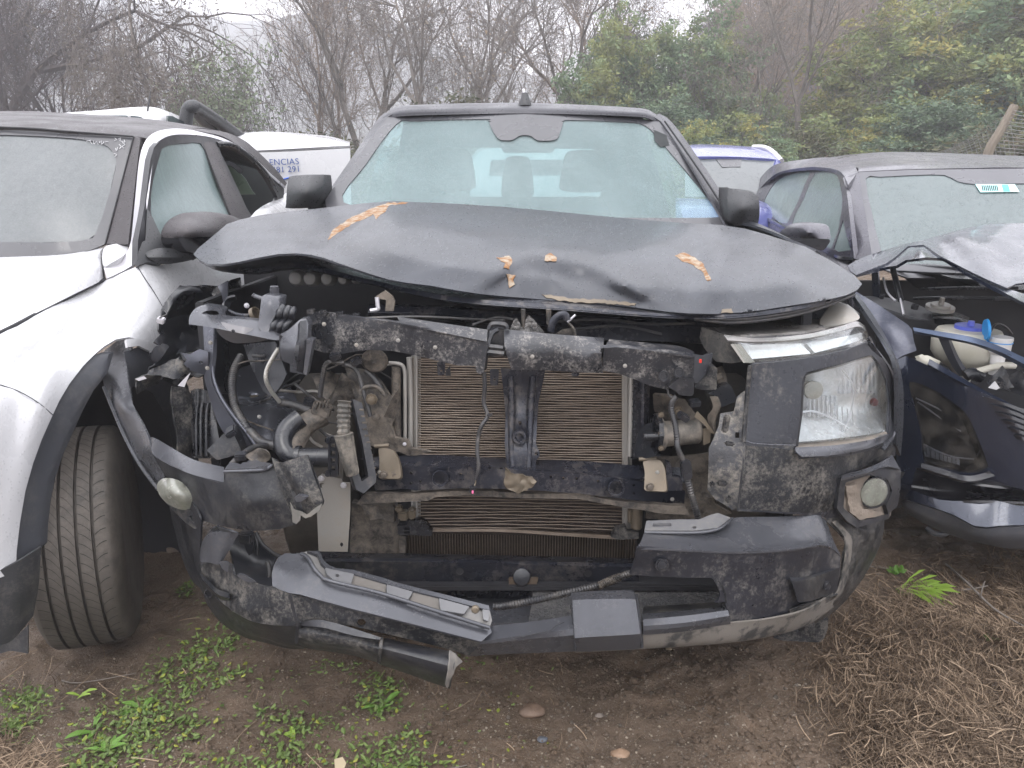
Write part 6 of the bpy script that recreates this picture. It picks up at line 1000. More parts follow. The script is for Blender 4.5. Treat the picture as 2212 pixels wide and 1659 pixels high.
# scrawl in white marker on the dark band of the glass
for k, s in enumerate((((186, 305), (196, 303), (194, 304), (199, 311)), ((202, 304), (203, 311), (208, 306), (212, 312), (216, 305)), ((219, 304), (219, 312), (225, 306)), ((228, 306), (234, 306)), ((248, 298), (252, 302), (247, 303)), ((256, 300), (261, 298), (259, 304), (264, 305)), ((268, 302), (270, 307), (263, 306)), ((250, 320), (252, 326), (254, 318)), ((257, 312), (262, 317), (258, 321)), ((264, 308), (270, 312), (264, 316), (268, 320)), ((246, 332), (252, 334), (248, 338)))):
    tube('marker_stroke', PT(*[(u, v, lwY(u, v) - .004) for u, v in s]), .0011, M['white'], A, 4, 3)
# front wheel: tread ribs with curved sipes, shoulders, rim
wc = Vector((-1.372, 2.30, .322)); axw = Vector((.93, .36, .0)).normalized(); RW, HW = .350, .114
wr = bpy.data.objects.new('wheel', None); COL.objects.link(wr); wr.parent = A; wr.location = wc - root_loc(A); wr.empty_display_size = .1
prof = [(-HW - .012, .20), (-HW - .016, .26), (-HW - .006, .315), (-HW + .006, RW - .014), (-HW + .016, RW - .008)]
gro = [-.062, -.020, .022, .064]; x = -HW + .016
seg = []
for gx in gro: seg.append((x, gx - .0045)); x = gx + .0045
seg.append((x, HW - .016))
for i, (a, b_) in enumerate(seg):
    cr = lambda q: RW - .008 * (abs(q) / HW) ** 2.2 * 1.0 - .001
    prof += [(a, cr(a)), ((a + b_) / 2, cr((a + b_) / 2)), (b_, cr(b_))]
    if i < 4: prof += [(b_ + .0005, RW - .018), (b_ + .0085, RW - .018)]
prof += [(HW - .006, RW - .014), (HW + .006, .315), (HW + .016, .26), (HW + .012, .20)]
lathe('tyre', wc, axw, prof, M['rubber'], wr, 96, 'dusty car tyre with curved grooves')
lathe('rim', wc, axw, [(-.09, .02), (-.09, .2), (.08, .20), (.09, .19), (.06, .17), (.05, .06), (.06, 0)], M['alu'], wr, 32)
b = bmesh.new(); fx, fy = frame_of(axw)
def wp(d, r, a): return wc + axw * d + fx * r * math.cos(a) + fy * r * math.sin(a)
sip = 78
for i, (a, b_) in enumerate(seg):
    ncut = sip if i not in (0, 4) else 60
    for k in range(ncut):
        a0 = 2 * math.pi * k / ncut; P_ = []
        for t in np.linspace(0.02, .98, 5):
            d = a + (b_ - a) * t
            if i == 0: sh = -.04 * (t) ** 2
            elif i == 4: sh = .045 * (1 - t) ** 2 * -1
            else: sh = .11 * (t ** 1.5) * (1 if i < 3 else .7) * -1
            P_.append((d, RW - .008 * (abs(d) / HW) ** 2.2 - .0004, a0 + sh))
        for (d0, r0, q0), (d1, r1, q1) in zip(P_, P_[1:]):
            w = .0062 if i in (0, 4) else .0048
            b.faces.new([b.verts.new(wp(d0, r0 + .0006, q0)), b.verts.new(wp(d1, r1 + .0006, q1)), b.verts.new(wp(d1, r1 + .0006, q1 + w)), b.verts.new(wp(d0, r0 + .0006, q0 + w))])
tag(mk('tread_sipes', b, M['groove'], wr, 0), kind='stuff')
# ================================================================ dark blue car on the right
B = thing('dark_blue_car', 'dark blue car with a peaked crumpled bonnet and open engine bay, at the right edge', 'car', (2.2, 3.3, 0))
loft('roof', [[(1853, 371, 4.0), (1956, 366, 3.9), (2100, 363, 3.85), (2212, 362, 3.8), (2640, 372, 3.8)], [(1846, 360, 4.2), (1956, 350, 4.2), (2212, 350, 4.2), (2640, 360, 4.2)], [(1760, 345, 5.2), (1846, 333, 5.0), (1956, 328, 5.0), (2212, 337, 5.0), (2640, 350, 5.0)], [(1760, 352, 6.2), (1846, 350, 6.2), (1956, 352, 6.2), (2212, 360, 6.2), (2700, 370, 6.2)]], M['navygrey'], B, 40, 6, .02, smooth=50)
loft('roof_side', [[(1853, 371, 4.0), (1838, 350, 4.4), (1790, 340, 4.9), (1731, 345, 5.3), (1680, 354, 5.7), (1655, 370, 6.0), (1620, 412, 6.4)], [(1832, 400, 3.85), (1821, 376, 4.05), (1800, 365, 4.3), (1751, 361, 4.8), (1690, 370, 5.4), (1660, 388, 5.7), (1626, 425, 6.1)]], M['navygrey'], B, 40, 4, .02)
loft('pillar', [[(1821, 384, 4.0), (1832, 440, 3.75), (1845, 560, 3.45)], [(1855, 372, 3.98), (1866, 440, 3.72), (1884, 556, 3.35)]], M['navygrey'], B, 20, 3, .02)
rwY = TPS([(1853, 372, 3.98), (1884, 556, 3.34), (1956, 367, 3.9), (2212, 363, 3.8), (2212, 560, 3.2), (2640, 372, 3.8), (2640, 560, 3.1), (2020, 560, 3.25)])
panel('windscreen_frame', [(1855, 372), (1956, 367), (2212, 364), (2640, 374), (2640, 600), (1960, 600), (1890, 575), (1884, 556), (1866, 440)], rwY, surf('grey_frit', (.085, .085, .095), .3), B, .006, 30, [smo([(1870, 386), (1900, 382), (1980, 378), (2040, 378), (2070, 392), (2110, 398), (2160, 398), (2212, 396), (2480, 400), (2480, 570), (2000, 575), (1920, 560), (1900, 530), (1884, 460)], 2)])
panel('windscreen', [(1868, 384), (1980, 376), (2212, 376), (2490, 386), (2490, 590), (1980, 595), (1900, 560)], lambda u, v: rwY(u, v) + .007, M['glass_right'], B, .004, 40)
lb = panel('windscreen_sticker', [(2107, 398), (2192, 398), (2202, 414), (2118, 415)], lambda u, v: rwY(u, v) - .003, surf('pale_teal_label', (.45, .78, .78), .5), B, .001, 20)
for k in range(9): panel('label_bar', [(2120 + k * 4, 400), (2122.4 + k * 4, 400), (2125 + k * 4, 412), (2122.6 + k * 4, 412)], lambda u, v: rwY(u, v) - .005, M['interior'], lb, .0006, 20)
panel('label_block', [(2164, 399), (2178, 399), (2182, 413), (2168, 413)], lambda u, v: rwY(u, v) - .005, surf('teal_print', (.08, .62, .62), .5), lb, .0006, 20)
rsY = TPS([(1643, 445, 5.7), (1681, 385, 5.6), (1751, 368, 4.9), (1806, 367, 4.3), (1821, 390, 4.0), (1845, 556, 3.45), (1796, 542, 3.7), (1706, 495, 4.6), (1646, 465, 5.6), (1626, 425, 6.0)])
r1 = smo([(1648, 440), (1664, 408), (1684, 386), (1715, 375), (1748, 371), (1740, 395), (1700, 482), (1672, 470), (1647, 456)], 2); r2 = smo([(1760, 374), (1790, 373), (1808, 380), (1817, 410), (1818, 455), (1796, 536), (1750, 516), (1707, 494), (1735, 430)], 2)
r3 = [(1821, 474), (1826, 500), (1838, 540), (1812, 544), (1800, 538)]
panel('window_frame', [(1626, 425), (1660, 386), (1690, 370), (1751, 362), (1800, 366), (1820, 380), (1830, 420), (1845, 558), (1800, 556), (1700, 500), (1640, 470), (1618, 440)], rsY, M['navygrey'], B, .02, 14, [r1, r2, r3])
for r_ in (r1, r2, r3): panel('side_window', r_, lambda u, v: rsY(u, v) + .012, M['glass_side'], B, .004, 16)
loft('door_side', [[(1616, 436, 6.0), (1640, 466, 5.6), (1700, 500, 4.65), (1800, 554, 3.72), (1845, 560, 3.5)], [(1600, 480, 6.0), (1640, 510, 5.5), (1700, 560, 4.5), (1790, 620, 3.6), (1840, 640, 3.3)], [(1600, 700, 6.0), (1640, 760, 5.4), (1700, 800, 4.4), (1790, 850, 3.6), (1840, 860, 3.2)]], M['navygrey'], B, 24, 5, .01)
loft('waist_trim', [[(1640, 462, 5.58), (1700, 493, 4.6), (1800, 548, 3.68), (1842, 556, 3.46)], [(1640, 468, 5.57), (1700, 500, 4.6), (1800, 555, 3.67), (1842, 563, 3.45)]], M['blackpaint'], B, 20, 2, .01)
mm_ = panel('wing_mirror', smo([(1703, 510), (1712, 498), (1732, 486), (1765, 482), (1788, 487), (1793, 505), (1791, 516), (1750, 514), (1720, 514)], 4), TPS([(1703, 510, 3.5), (1765, 482, 3.5), (1792, 505, 3.42), (1750, 500, 3.38), (1750, 515, 3.42)]), M['navygrey'], B, .12, 9, smooth=55)
panel('mirror_underside', smo([(1706, 514), (1750, 515), (1791, 517), (1788, 530), (1776, 541), (1758, 536), (1720, 521)], 4), 3.44, M['blackpaint'], mm_, .1, 9)
# crumpled bonnet, peaked in the middle
bnY = TPS([(1832, 573, 3.05), (1849, 593, 2.85), (1874, 553, 3.15), (1951, 528, 3.15), (1961, 532, 2.95), (1995, 529, 2.85), (2003, 516, 3.1), (2054, 500, 3.15), (2126, 485, 3.2), (2212, 482, 3.2), (2700, 490, 3.2), (2031, 552, 2.7), (2093, 585, 2.52), (2175, 621, 2.36), (2212, 611, 2.36), (2130, 530, 2.75), (2212, 540, 2.8), (2700, 600, 2.4), (1912, 570, 2.9)],
          [(2060, 515, 60, 14, -.05, 10), (2170, 560, 20, 60, .05, -38), (2110, 560, 26, 60, -.03, -35), (1900, 560, 40, 10, .03, -20)])
panel('bonnet', [(1831, 574), (1850, 562), (1874, 552), (1912, 540), (1951, 528), (2003, 516), (2054, 501), (2100, 490), (2126, 485), (2157, 483), (2212, 482), (2700, 490), (2700, 640), (2290, 625), (2212, 611), (2195, 613), (2175, 622), (2135, 605), (2093, 585), (2060, 568), (2031, 553), (2012, 540), (1995, 529), (1961, 532), (1946, 545), (1930, 558), (1912, 570), (1880, 582), (1849, 594), (1838, 586)], bnY, surf('crumpled_navy_grey_paint', (.034, .038, .054), .30, .4, (.029, .032, .046), 3, coat=.4, droplets=.6), B, .005, 12, smooth=28, label='bonnet folded up into a peak')
panel('bonnet_underside', [(1849, 594), (1912, 571), (1946, 546), (1961, 533), (1995, 530), (2031, 554), (2093, 586), (2175, 623), (2230, 640), (2290, 680), (2212, 654), (2150, 622), (2093, 592), (2040, 558), (2000, 556), (1956, 562), (1936, 574), (1918, 576), (1900, 580)], lambda u, v: bnY(u, v) + .03, M['navy'], B, .01, 12)
# engine bay
loft('scuttle', [[(1932, 578, 3.3), (2030, 586, 3.2), (2120, 596, 3.1), (2700, 600, 3.0)], [(1932, 584, 3.25), (2030, 592, 3.1), (2120, 604, 3.05), (2700, 610, 2.95)], [(1980, 622, 3.2), (2100, 624, 3.05), (2200, 626, 2.95), (2700, 630, 2.9)]], M['clean_plastic'], B, 20, 4, .006, smooth_v=False)
for (p, r) in (([(1930, 577, 3.28), (2000, 575, 3.22), (2090, 584, 3.15)], .010), ([(1934, 585, 3.22), (2020, 590, 3.08), (2095, 593, 3.03)], .005), ([(1987, 624, 3.15), (2070, 622, 3.03), (2200, 622, 2.92)], .006), ([(1974, 645, 3.1), (2050, 643, 3.0), (2200, 646, 2.9)], .007)):
    tube('wiper_arm' if r == .01 else 'bay_seal', PT(*p), r, M['satin'], B, 8)
box('bay_bulkhead', (2.05, 3.35, .62), (1.7, .04, .8), M['dark'], B); box('bay_floor', (2.15, 2.95, .35), (1.3, .8, .04), M['dark'], B)
loft('inner_wing_top', [[(1860, 640, 3.0), (1890, 640, 3.05), (1960, 650, 3.0), (2010, 672, 2.9), (2016, 688, 2.85)], [(1880, 656, 2.85), (1920, 668, 2.85), (1960, 682, 2.8), (2000, 690, 2.78), (2010, 694, 2.78)]], M['trim'], B, 18, 4, .01)
loft('inner_wing_wall', [[(1880, 656, 2.84), (1950, 688, 2.78), (2012, 692, 2.78)], [(1900, 780, 2.8), (1960, 800, 2.8), (2020, 820, 2.8)]], M['dark'], B, 12, 4, .01)
for u, v, r in ((1901, 655, 6), (1972, 677, 9)): lathe('strut_hole', P(u, v, 2.86), (0, -.3, 1), [(.02, r * .0014), (.035, r * .0014), (.035, r * .001), (.02, 0)], M['dark'], B, 16)
lathe('strut_mount', P(2030, 668, 2.85), (0, -.2, 1), [(0, .05), (.012, .05), (.012, .035), (.02, .034), (.02, .01), (.045, .008), (.045, 0)], M['alu'], B, 24)
loft('black_shelf', [[(2010, 672, 2.95), (2060, 674, 2.9), (2094, 686, 2.85)], [(2014, 684, 2.8), (2060, 686, 2.76), (2092, 700, 2.74)], [(2020, 700, 2.82), (2060, 702, 2.8), (2090, 720, 2.8)]], M['clean_plastic'], B, 12, 4, .01)
tube('gas_strut', PT((1928, 577, 2.95), (1940, 625, 2.88), (1946, 650, 2.85)), .011, M['clean_plastic'], B); tube('gas_strut_rod', PT((1945, 645, 2.85), (1952, 680, 2.80)), .005, M['silver'], B)
tube('support_stay', PT((1908, 600, 2.95), (1916, 630, 2.9), (1934, 650, 2.86)), .004, M['silver'], B)
loft('hinge_post', [[(1882, 582, 3.1), (1896, 580, 3.08)], [(1886, 650, 3.05), (1900, 650, 3.02)]], M['navy'], B, 4, 4, .01)
tk = lathe('washer_tank', P(2094, 712, 2.66), (0, .02, -1), [(-.005, .055), (.0, .10), (.03, .115), (.08, .112), (.115, .09), (.14, .045), (.16, .03), (.19, .028), (.19, 0)], M['whiteplastic'], B, 30, 'milky white fluid tank with a blue cap')
lathe('tank_cap', P(2096, 710, 2.65), (0, -.05, 1), [(-.008, .050), (.012, .050), (.012, .012), (.028, .010), (.028, 0)], M['bluecap'], tk, 24)
lathe('open_lid', P(2128, 712, 2.55), (.95, -.25, .1), [(0, .0), (0, .034), (.008, .036), (.010, .030), (.004, .028), (.004, 0)], M['bluecap2'], tk, 24); box('lid_hinge', P(2133, 735, 2.56), (.02, .02, .02), M['bluecap2'], tk, bev=.003)
nk = lathe('filler_neck', P(2162, 734, 2.54), (0, .03, -1), [(-.01, .036), (.0, .037), (.006, .035), (.04, .034), (.05, .024), (.09, .02), (.12, .02), (.12, 0)], surf('white_funnel_plastic', (.70, .69, .68), .4), B, 24)
lathe('neck_ring', P(2162, 738, 2.54), (0, .03, -1), [(0, .0365), (.003, .0365)], M['bluecap2'], nk, 24)
tube('overflow_tube', PT((2140, 716, 2.6), (2152, 700, 2.62), (2172, 706, 2.64), (2186, 722, 2.66)), .004, M['hose'], B)
tube('pale_pipe', PT((2095, 806, 2.5), (2120, 800, 2.5), (2160, 790, 2.52), (2190, 790, 2.54)), .012, M['whiteplastic'], B); tube('black_hose', PT((2085, 812, 2.5), (2100, 806, 2.5), (2120, 815, 2.5)), .02, M['clean_plastic'], B)
loft('slam_panel', [[(1972, 707, 2.62), (2030, 716, 2.55), (2100, 728, 2.46), (2160, 748, 2.4), (2212, 772, 2.36), (2300, 810, 2.3)], [(1975, 715, 2.60), (2030, 726, 2.53), (2100, 740, 2.44), (2160, 760, 2.38), (2212, 786, 2.34), (2300, 826, 2.3)], [(1974, 720, 2.62), (2030, 731, 2.55), (2100, 745, 2.46), (2160, 768, 2.4), (2212, 796, 2.36), (2300, 836, 2.32)]], surf('navy_inner_steel', (.10, .13, .20), .35, .5), B, 24, 4, .006, smooth_v=False)
loft('vertical_stay', [[(2026, 728, 2.57), (2048, 732, 2.55)], [(2050, 780, 2.57), (2066, 778, 2.55)], [(2072, 812, 2.56), (2086, 812, 2.54)]], M['blue_steel'], B, 5, 4, .02)
panel('broken_headlight_mount', jag([(1976, 770), (1992, 765), (2010, 770), (2030, 782), (2028, 790), (2002, 792), (1980, 782), (1976, 770)], 1.5, 6, 3)[:-1], TPS([(1976, 770, 2.6), (2010, 770, 2.56), (2028, 790, 2.54), (1990, 790, 2.58)]), M['whiteplastic'], B, .01, 8, [], .02)
panel('torn_bay_plastic', jag([(2130, 826), (2150, 806), (2166, 790), (2180, 812), (2200, 800), (2230, 815)], 2, 8, 6) + [(2260, 880), (2212, 858), (2170, 840), (2140, 836)], TPS([(2130, 826, 2.45), (2200, 800, 2.42), (2230, 860, 2.36), (2260, 880, 2.35)]), M['clean_plastic'], B, .004, 12, [], .03)
panel('torn_chip', [(2136, 838), (2150, 824), (2160, 838), (2152, 842)], 2.4, M['white'], B, .004)
# wing panel and front end
panel('front_wing', [(1836, 636), (1848, 629), (1900, 660), (1946, 691), (1962, 702), (1970, 712), (1974, 735), (1980, 757), (1950, 768), (1928, 781), (1915, 760), (1890, 715), (1862, 665)], TPS([(1836, 636, 2.86), (1848, 629, 2.86), (1946, 691, 2.70), (1970, 712, 2.66), (1980, 757, 2.60), (1928, 781, 2.58), (1890, 715, 2.66)], [(1930, 730, 30, 12, .02, 50)]), surf('scuffed_navy_wing', (.055, .06, .085), .38, .3, (.075, .08, .105), 6, dust=.35, dcol=(.25, .25, .27), ds=22), B, .005, 12, label='scuffed front wing beside the pickup')
nY = TPS([(1928, 781, 2.58), (1956, 768, 2.58), (2008, 779, 2.50), (2093, 840, 2.40), (2212, 905, 2.34), (2620, 960, 2.3), (1941, 850, 2.58), (1943, 1000, 2.58), (1950, 1080, 2.56), (1990, 1000, 2.50), (2099, 912, 2.40), (2140, 1010, 2.38), (2212, 1050, 2.34), (1963, 1060, 2.52), (2620, 1060, 2.3), (1975, 830, 2.54), (2040, 1080, 2.46)])
hlo = smo([(1963, 832), (1972, 825), (2000, 834), (2034, 852), (2062, 872), (2084, 890), (2099, 915), (2116, 955), (2132, 998), (2131, 1012), (2095, 1024), (2045, 1013), (1995, 1000), (1990, 945), (1975, 880)], 2)
panel('nose_panel', [(1928, 781), (1956, 769), (1975, 776), (2008, 792), (2050, 815), (2093, 838), (2130, 852), (2212, 890), (2620, 940), (2620, 1060), (2250, 1060), (2212, 1058), (2150, 1040), (2100, 1040), (2000, 1012), (1978, 1010), (1965, 1058), (1950, 1080), (1941, 1064), (1936, 1000), (1938, 900), (1940, 840)], nY, M['navy'], B, .006, 14, [hlo], label='glossy navy nose panel, split below the grille')
loft('wing_ridge', [[(2008, 775, 2.52), (2060, 805, 2.44), (2130, 845, 2.39), (2212, 886, 2.34), (2300, 925, 2.3)], [(2004, 786, 2.50), (2050, 812, 2.43), (2125, 850, 2.38), (2212, 894, 2.33), (2300, 934, 2.3)]], M['navy'], B, 20, 2, .01)
for k in range(6): loft('grille_slat', [[(2122 + k * 13, 856 + k * 17, 2.372 - k * .004), (2160 + k * 8, 866 + k * 15, 2.35 - k * .003), (2230, 890 + k * 12, 2.33)], [(2132 + k * 13, 864 + k * 17, 2.365 - k * .004), (2170 + k * 8, 876 + k * 15, 2.345 - k * .003), (2230, 900 + k * 12, 2.325)]], M['blackpaint'], B, 8, 2, .008)
rh = mk('headlight', add_panel(bmesh.new(), [(1960, 822), (2100, 870), (2140, 1020), (2040, 1020), (1985, 1000)], lambda u, v: nY(u, v) + .08, .01, 20), surf('smoked_lamp_back', (.14, .145, .15), .35, .4, (.08, .08, .085), 8), B, 40, 'smoked dark headlight in the navy nose')
panel('lamp_frame', hlo, lambda u, v: nY(u, v) + .014, M['blackpaint'], rh, .04, 12, [[(p[0] + (2045 - p[0]) * .09, p[1] + (935 - p[1]) * .07) for p in hlo]])
for p in ([(1978, 860, 2.60), (2040, 890, 2.54), (2082, 920, 2.50)], [(1982, 868, 2.6), (2030, 902, 2.55), (2076, 932, 2.5)], [(1992, 958, 2.56), (2050, 985, 2.5), (2104, 992, 2.46)]): tube('lamp_trim_line', PT(*p), .003, M['silver'], rh, 6)
for k in range(9): loft('lamp_reflector_facet', [[(1994 + k * 9, 962 + k * 3.4, 2.57 - k * .009), (2000 + k * 9, 964 + k * 3.4, 2.56 - k * .009)], [(1994 + k * 9, 984 + k * 2.2, 2.55 - k * .009), (2001 + k * 9, 987 + k * 2.2, 2.54 - k * .009)]], M['chrome'], rh, 3, 2, .004)
panel('headlight_lens', hlo, lambda u, v: nY(u, v) + .004, M['smoke_lens'], rh, .003, 16)
loft('lamp_sill', [[(1990, 1000, 2.49), (2040, 1014, 2.44), (2092, 1028, 2.40), (2136, 1018, 2.37)], [(1990, 1010, 2.47), (2040, 1026, 2.42), (2094, 1040, 2.385), (2150, 1028, 2.36)]], M['blackpaint'], B, 16, 3, .01)
loft('lower_intake', [[(1976, 1020, 2.52), (2060, 1040, 2.44), (2212, 1058, 2.36), (2620, 1064, 2.32)], [(1968, 1048, 2.56), (2060, 1060, 2.52), (2212, 1076, 2.44), (2620, 1080, 2.4)], [(1966, 1060, 2.54), (2060, 1080, 2.46), (2160, 1082, 2.4), (2620, 1100, 2.34)]], M['blackpaint'], B, 20, 4, .008)
loft('front_bumper', [[(1940, 1062, 2.60), (1965, 1058, 2.53), (2040, 1081, 2.46), (2160, 1081, 2.40), (2212, 1093, 2.37), (2620, 1110, 2.34)], [(1946, 1082, 2.60), (1970, 1082, 2.52), (2060, 1112, 2.43), (2115, 1138, 2.37), (2212, 1134, 2.33), (2620, 1140, 2.3)]], M['navy'], B, 24, 5, .006, label='navy front bumper corner')
loft('chin', [[(1946, 1082, 2.60), (1970, 1084, 2.53), (2060, 1114, 2.44), (2115, 1142, 2.38), (2212, 1137, 2.34), (2620, 1142, 2.3)], [(1950, 1092, 2.60), (1974, 1108, 2.53), (2060, 1138, 2.45), (2115, 1160, 2.39), (2212, 1162, 2.35), (2620, 1170, 2.32)], [(1956, 1104, 2.64), (1990, 1128, 2.56), (2060, 1158, 2.48), (2130, 1176, 2.43), (2212, 1186, 2.4), (2620, 1200, 2.36)]], M['trim'], B, 24, 4, .008)
tube('tow_eye', PT((2002, 1140, 2.62), (2018, 1152, 2.6), (2040, 1154, 2.6), (2050, 1146, 2.62)), .010, M['trim'], B)
box('underbody', (2.2, 3.4, .36), (1.4, 1.4, .12), M['dark'], B)
lathe('wheel', Vector((1.62, 3.3, .31)), (1, 0, 0), [(-.1, .2), (-.1, .29), (-.08, .31), (.08, .31), (.1, .29), (.1, .2), (.05, .18), (.05, 0)], M['rubber'], B, 32)
lathe('wheel', Vector((2.9, 3.3, .31)), (1, 0, 0), [(-.1, .2), (-.1, .29), (-.08, .31), (.08, .31), (.1, .29), (.1, .2), (.05, .18), (.05, 0)], M['rubber'], B, 32)
for x_, y_ in ((-.66, 2.75), (.78, 2.75), (-.7, 5.2), (.8, 5.2)): lathe('wheel', Vector((x_, y_, .37)), (1, 0, 0), [(-.12, .2), (-.12, .34), (-.10, .37), (.10, .37), (.12, .34), (.12, .2), (.06, .18), (.06, 0)], M['rubber'], T, 32)
box('cargo_bed', (.05, 5.9, .85), (1.7, 1.6, .5), M['grey'], T, bev=.03)
# ================================================================ vehicles behind
C = thing('white_pickup', 'white pickup with a black roll bar, behind the charcoal roof on the left', 'pickup truck', (-3, 6.2, 0))
loft('roof', [[(120, 245, 5.2), (220, 238, 5.2), (270, 233, 5.2), (325, 231, 5.25), (358, 239, 5.4), (400, 256, 5.8)], [(100, 262, 5.0), (220, 250, 5.0), (300, 248, 5.0), (330, 250, 5.05), (365, 262, 5.3), (410, 280, 5.7)], [(100, 270, 4.95), (300, 262, 4.95), (340, 268, 5.0), (375, 290, 5.3), (420, 300, 5.7)]], M['white'], C, 24, 4, .02, smooth=50)
loft('cab_side', [[(100, 268, 4.96), (300, 262, 4.97), (340, 268, 5.02), (420, 298, 5.72)], [(100, 420, 4.9), (300, 420, 4.9), (340, 420, 5.0), (420, 420, 5.6)]], M['white'], C, 12, 4, .02)
panel('side_window', smo([(190, 252), (240, 249), (290, 250), (310, 257), (314, 285), (200, 285)], 2), 4.92, M['glass_dark'], C, .01); panel('window_bar', [(276, 250), (281, 250), (282, 285), (277, 285)], 4.90, M['white'], C, .008)
panel('side_window', smo([(363, 250), (385, 257), (404, 268), (405, 290), (368, 285)], 2), [(363, 250, 5.2), (404, 268, 5.5), (368, 285, 5.2)], M['glass_dark'], C, .01)
rb = tube('roll_bar', PT((401, 290, 5.5), (402, 260, 5.5), (406, 238, 5.5), (416, 230, 5.5), (430, 236, 5.6), (470, 262, 5.9), (530, 305, 6.3)), .045, M['mirror'], C, 12, 6)
tube('roll_bar_brace', PT((418, 236, 5.52), (440, 262, 5.8), (470, 290, 6.1), (490, 310, 6.3)), .035, M['mirror'], rb, 10)
for u, v, Y in ((418, 229, 5.5), (452, 245, 5.75), (481, 258, 5.95)): box('roll_bar_clamp', P(u, v, Y), (.05, .03, .015), M['mirror'], rb, bev=.003)
tube('antenna', PT((316, 258, 5.1), (325, 198, 5.15)), .008, M['mirror'], C, 6, 1, taper=.004)
loft('load_bed', [[(400, 330, 5.6), (480, 330, 6.3), (560, 330, 7)], [(400, 420, 5.6), (480, 420, 6.3), (560, 420, 7)]], M['white'], C, 6, 3, .02)
for x_, y_ in ((-3.5, 5.6), (-2.4, 7.4)): lathe('wheel', Vector((x_, y_, .36)), (1, 0, 0), [(-.1, .2), (-.1, .36), (.1, .36), (.1, .2), (.06, 0)], M['rubber'], C, 24)
D = thing('white_canopy_van', 'white van lettered ENCIAS in blue, behind the left wing mirror of the pickup', 'van', (-2, 7, 0))
loft('roof', [[(500, 289, 6.4), (575, 284, 6.5), (650, 288, 6.5), (715, 295, 6.5), (757, 308, 6.3)], [(505, 296, 6.1), (575, 292, 6.1), (650, 296, 6.1), (715, 302, 6.1), (755, 312, 6.1)], [(520, 326, 5.95), (575, 324, 5.95), (650, 320, 5.95), (715, 316, 5.95), (756, 314, 6.0)]], M['white'], D, 24, 4, .02, smooth=50)
loft('canopy_groove', [[(530, 326, 5.96), (650, 321, 5.96), (756, 315, 5.96)], [(530, 330, 5.95), (650, 325, 5.95), (756, 319, 5.95)]], M['frit'], D, 12, 2, .01)
loft('body_side', [[(500, 331, 5.95), (575, 329, 5.95), (650, 326, 5.95), (756, 320, 5.95)], [(480, 520, 5.9), (575, 520, 5.9), (650, 520, 5.9), (760, 520, 5.9)]], M['white'], D, 12, 4, .02)
lathe('wheel', Vector((-2.4, 6.3, .34)), (0, 1, 0), [(-.1, .2), (-.1, .34), (.1, .34), (.1, .2), (.06, 0)], M['rubber'], D, 24)
mblue = surf('dark_blue_lettering', (.05, .09, .26), .5)
def text_mesh(s, loc, size, mat, parent, name='lettering', rot=(R(90), 0, 0)):
    cu = bpy.data.curves.new('t', 'FONT'); cu.body = s; cu.size = size; cu.extrude = .002; cu.space_character = 1.08
    ob = bpy.data.objects.new('t', cu); COL.objects.link(ob); dg = bpy.context.evaluated_depsgraph_get()
    me = bpy.data.meshes.new_from_object(ob.evaluated_get(dg)); bpy.data.objects.remove(ob); bpy.data.curves.remove(cu)
    me.name = name; me.materials.clear(); me.materials.append(mat); o = bpy.data.objects.new(name, me); COL.objects.link(o)
    o.parent = parent; o.location = Vector(loc) - root_loc(parent); o.rotation_euler = rot; return o
text_mesh('ENCIAS', P(582, 357, 5.925), .062, mblue, D, rot=(R(90), R(-2), 0)); text_mesh('481 291', P(588, 373, 5.925), .060, mblue, D, rot=(R(90), R(-2), 0))
tube('logo_arc', PT((604, 396, 5.93), (612, 388, 5.925), (626, 384, 5.925), (638, 387, 5.925), (646, 396, 5.925)), .006, surf('bright_blue_print', (.03, .12, .55), .5), D, 8)
F_ = thing('white_van', 'white van body seen faintly through the pickup cab glass, straight behind it', 'van', (.2, 7.5, 0))
loft('body_side', [[(1022, 345, 7.0), (1040, 326, 7.0), (1090, 318, 7.0), (1250, 318, 7.0), (1290, 330, 7.0)], [(1015, 420, 6.9), (1040, 420, 6.9), (1090, 420, 6.9), (1250, 420, 6.9), (1300, 420, 6.9)], [(1015, 560, 6.9), (1040, 560, 6.9), (1090, 560, 6.9), (1250, 560, 6.9), (1300, 560, 6.9)]], M['white'], F_, 20, 5, .03, smooth=50)
loft('roof', [[(1024, 344, 7.0), (1042, 325, 7.0), (1090, 317, 7.0), (1250, 317, 7.0), (1288, 329, 7.0)], [(1035, 340, 8.6), (1055, 326, 8.6), (1095, 321, 8.6), (1235, 321, 8.6), (1265, 333, 8.6)]], M['white'], F_, 16, 4, .03)
panel('window', rnd_poly([(1060, 345), (1240, 345), (1244, 385), (1056, 385)], 8), 6.93, M['glass_dark'], F_, .01, 40)
for x_ in (-.3, 1.0): lathe('wheel', Vector((x_, 7.5, .34)), (1, 0, 0), [(-.1, .2), (-.1, .34), (.1, .34), (.1, .2), (.06, 0)], M['rubber'], F_, 24)
E_ = thing('blue_car', 'royal blue car with a silver roof rail, behind the right side of the pickup cab', 'car', (1.9, 7.5, 0))
loft('roof', [[(1470, 342, 6.4), (1510, 338, 6.35), (1600, 339, 6.35), (1680, 345, 6.4), (1694, 356, 6.6)], [(1470, 322, 6.7), (1510, 318, 6.7), (1600, 319, 6.7), (1670, 328, 6.7), (1692, 346, 6.8)], [(1470, 315, 7.4), (1510, 312, 7.4), (1600, 315, 7.4), (1650, 322, 7.3), (1690, 345, 7.1)]], M['blue'], E_, 24, 4, .02, smooth=50)
eY = TPS([(1470, 340, 6.4), (1690, 348, 6.4), (1470, 430, 5.9), (1690, 430, 5.9), (1580, 385, 6.1)])
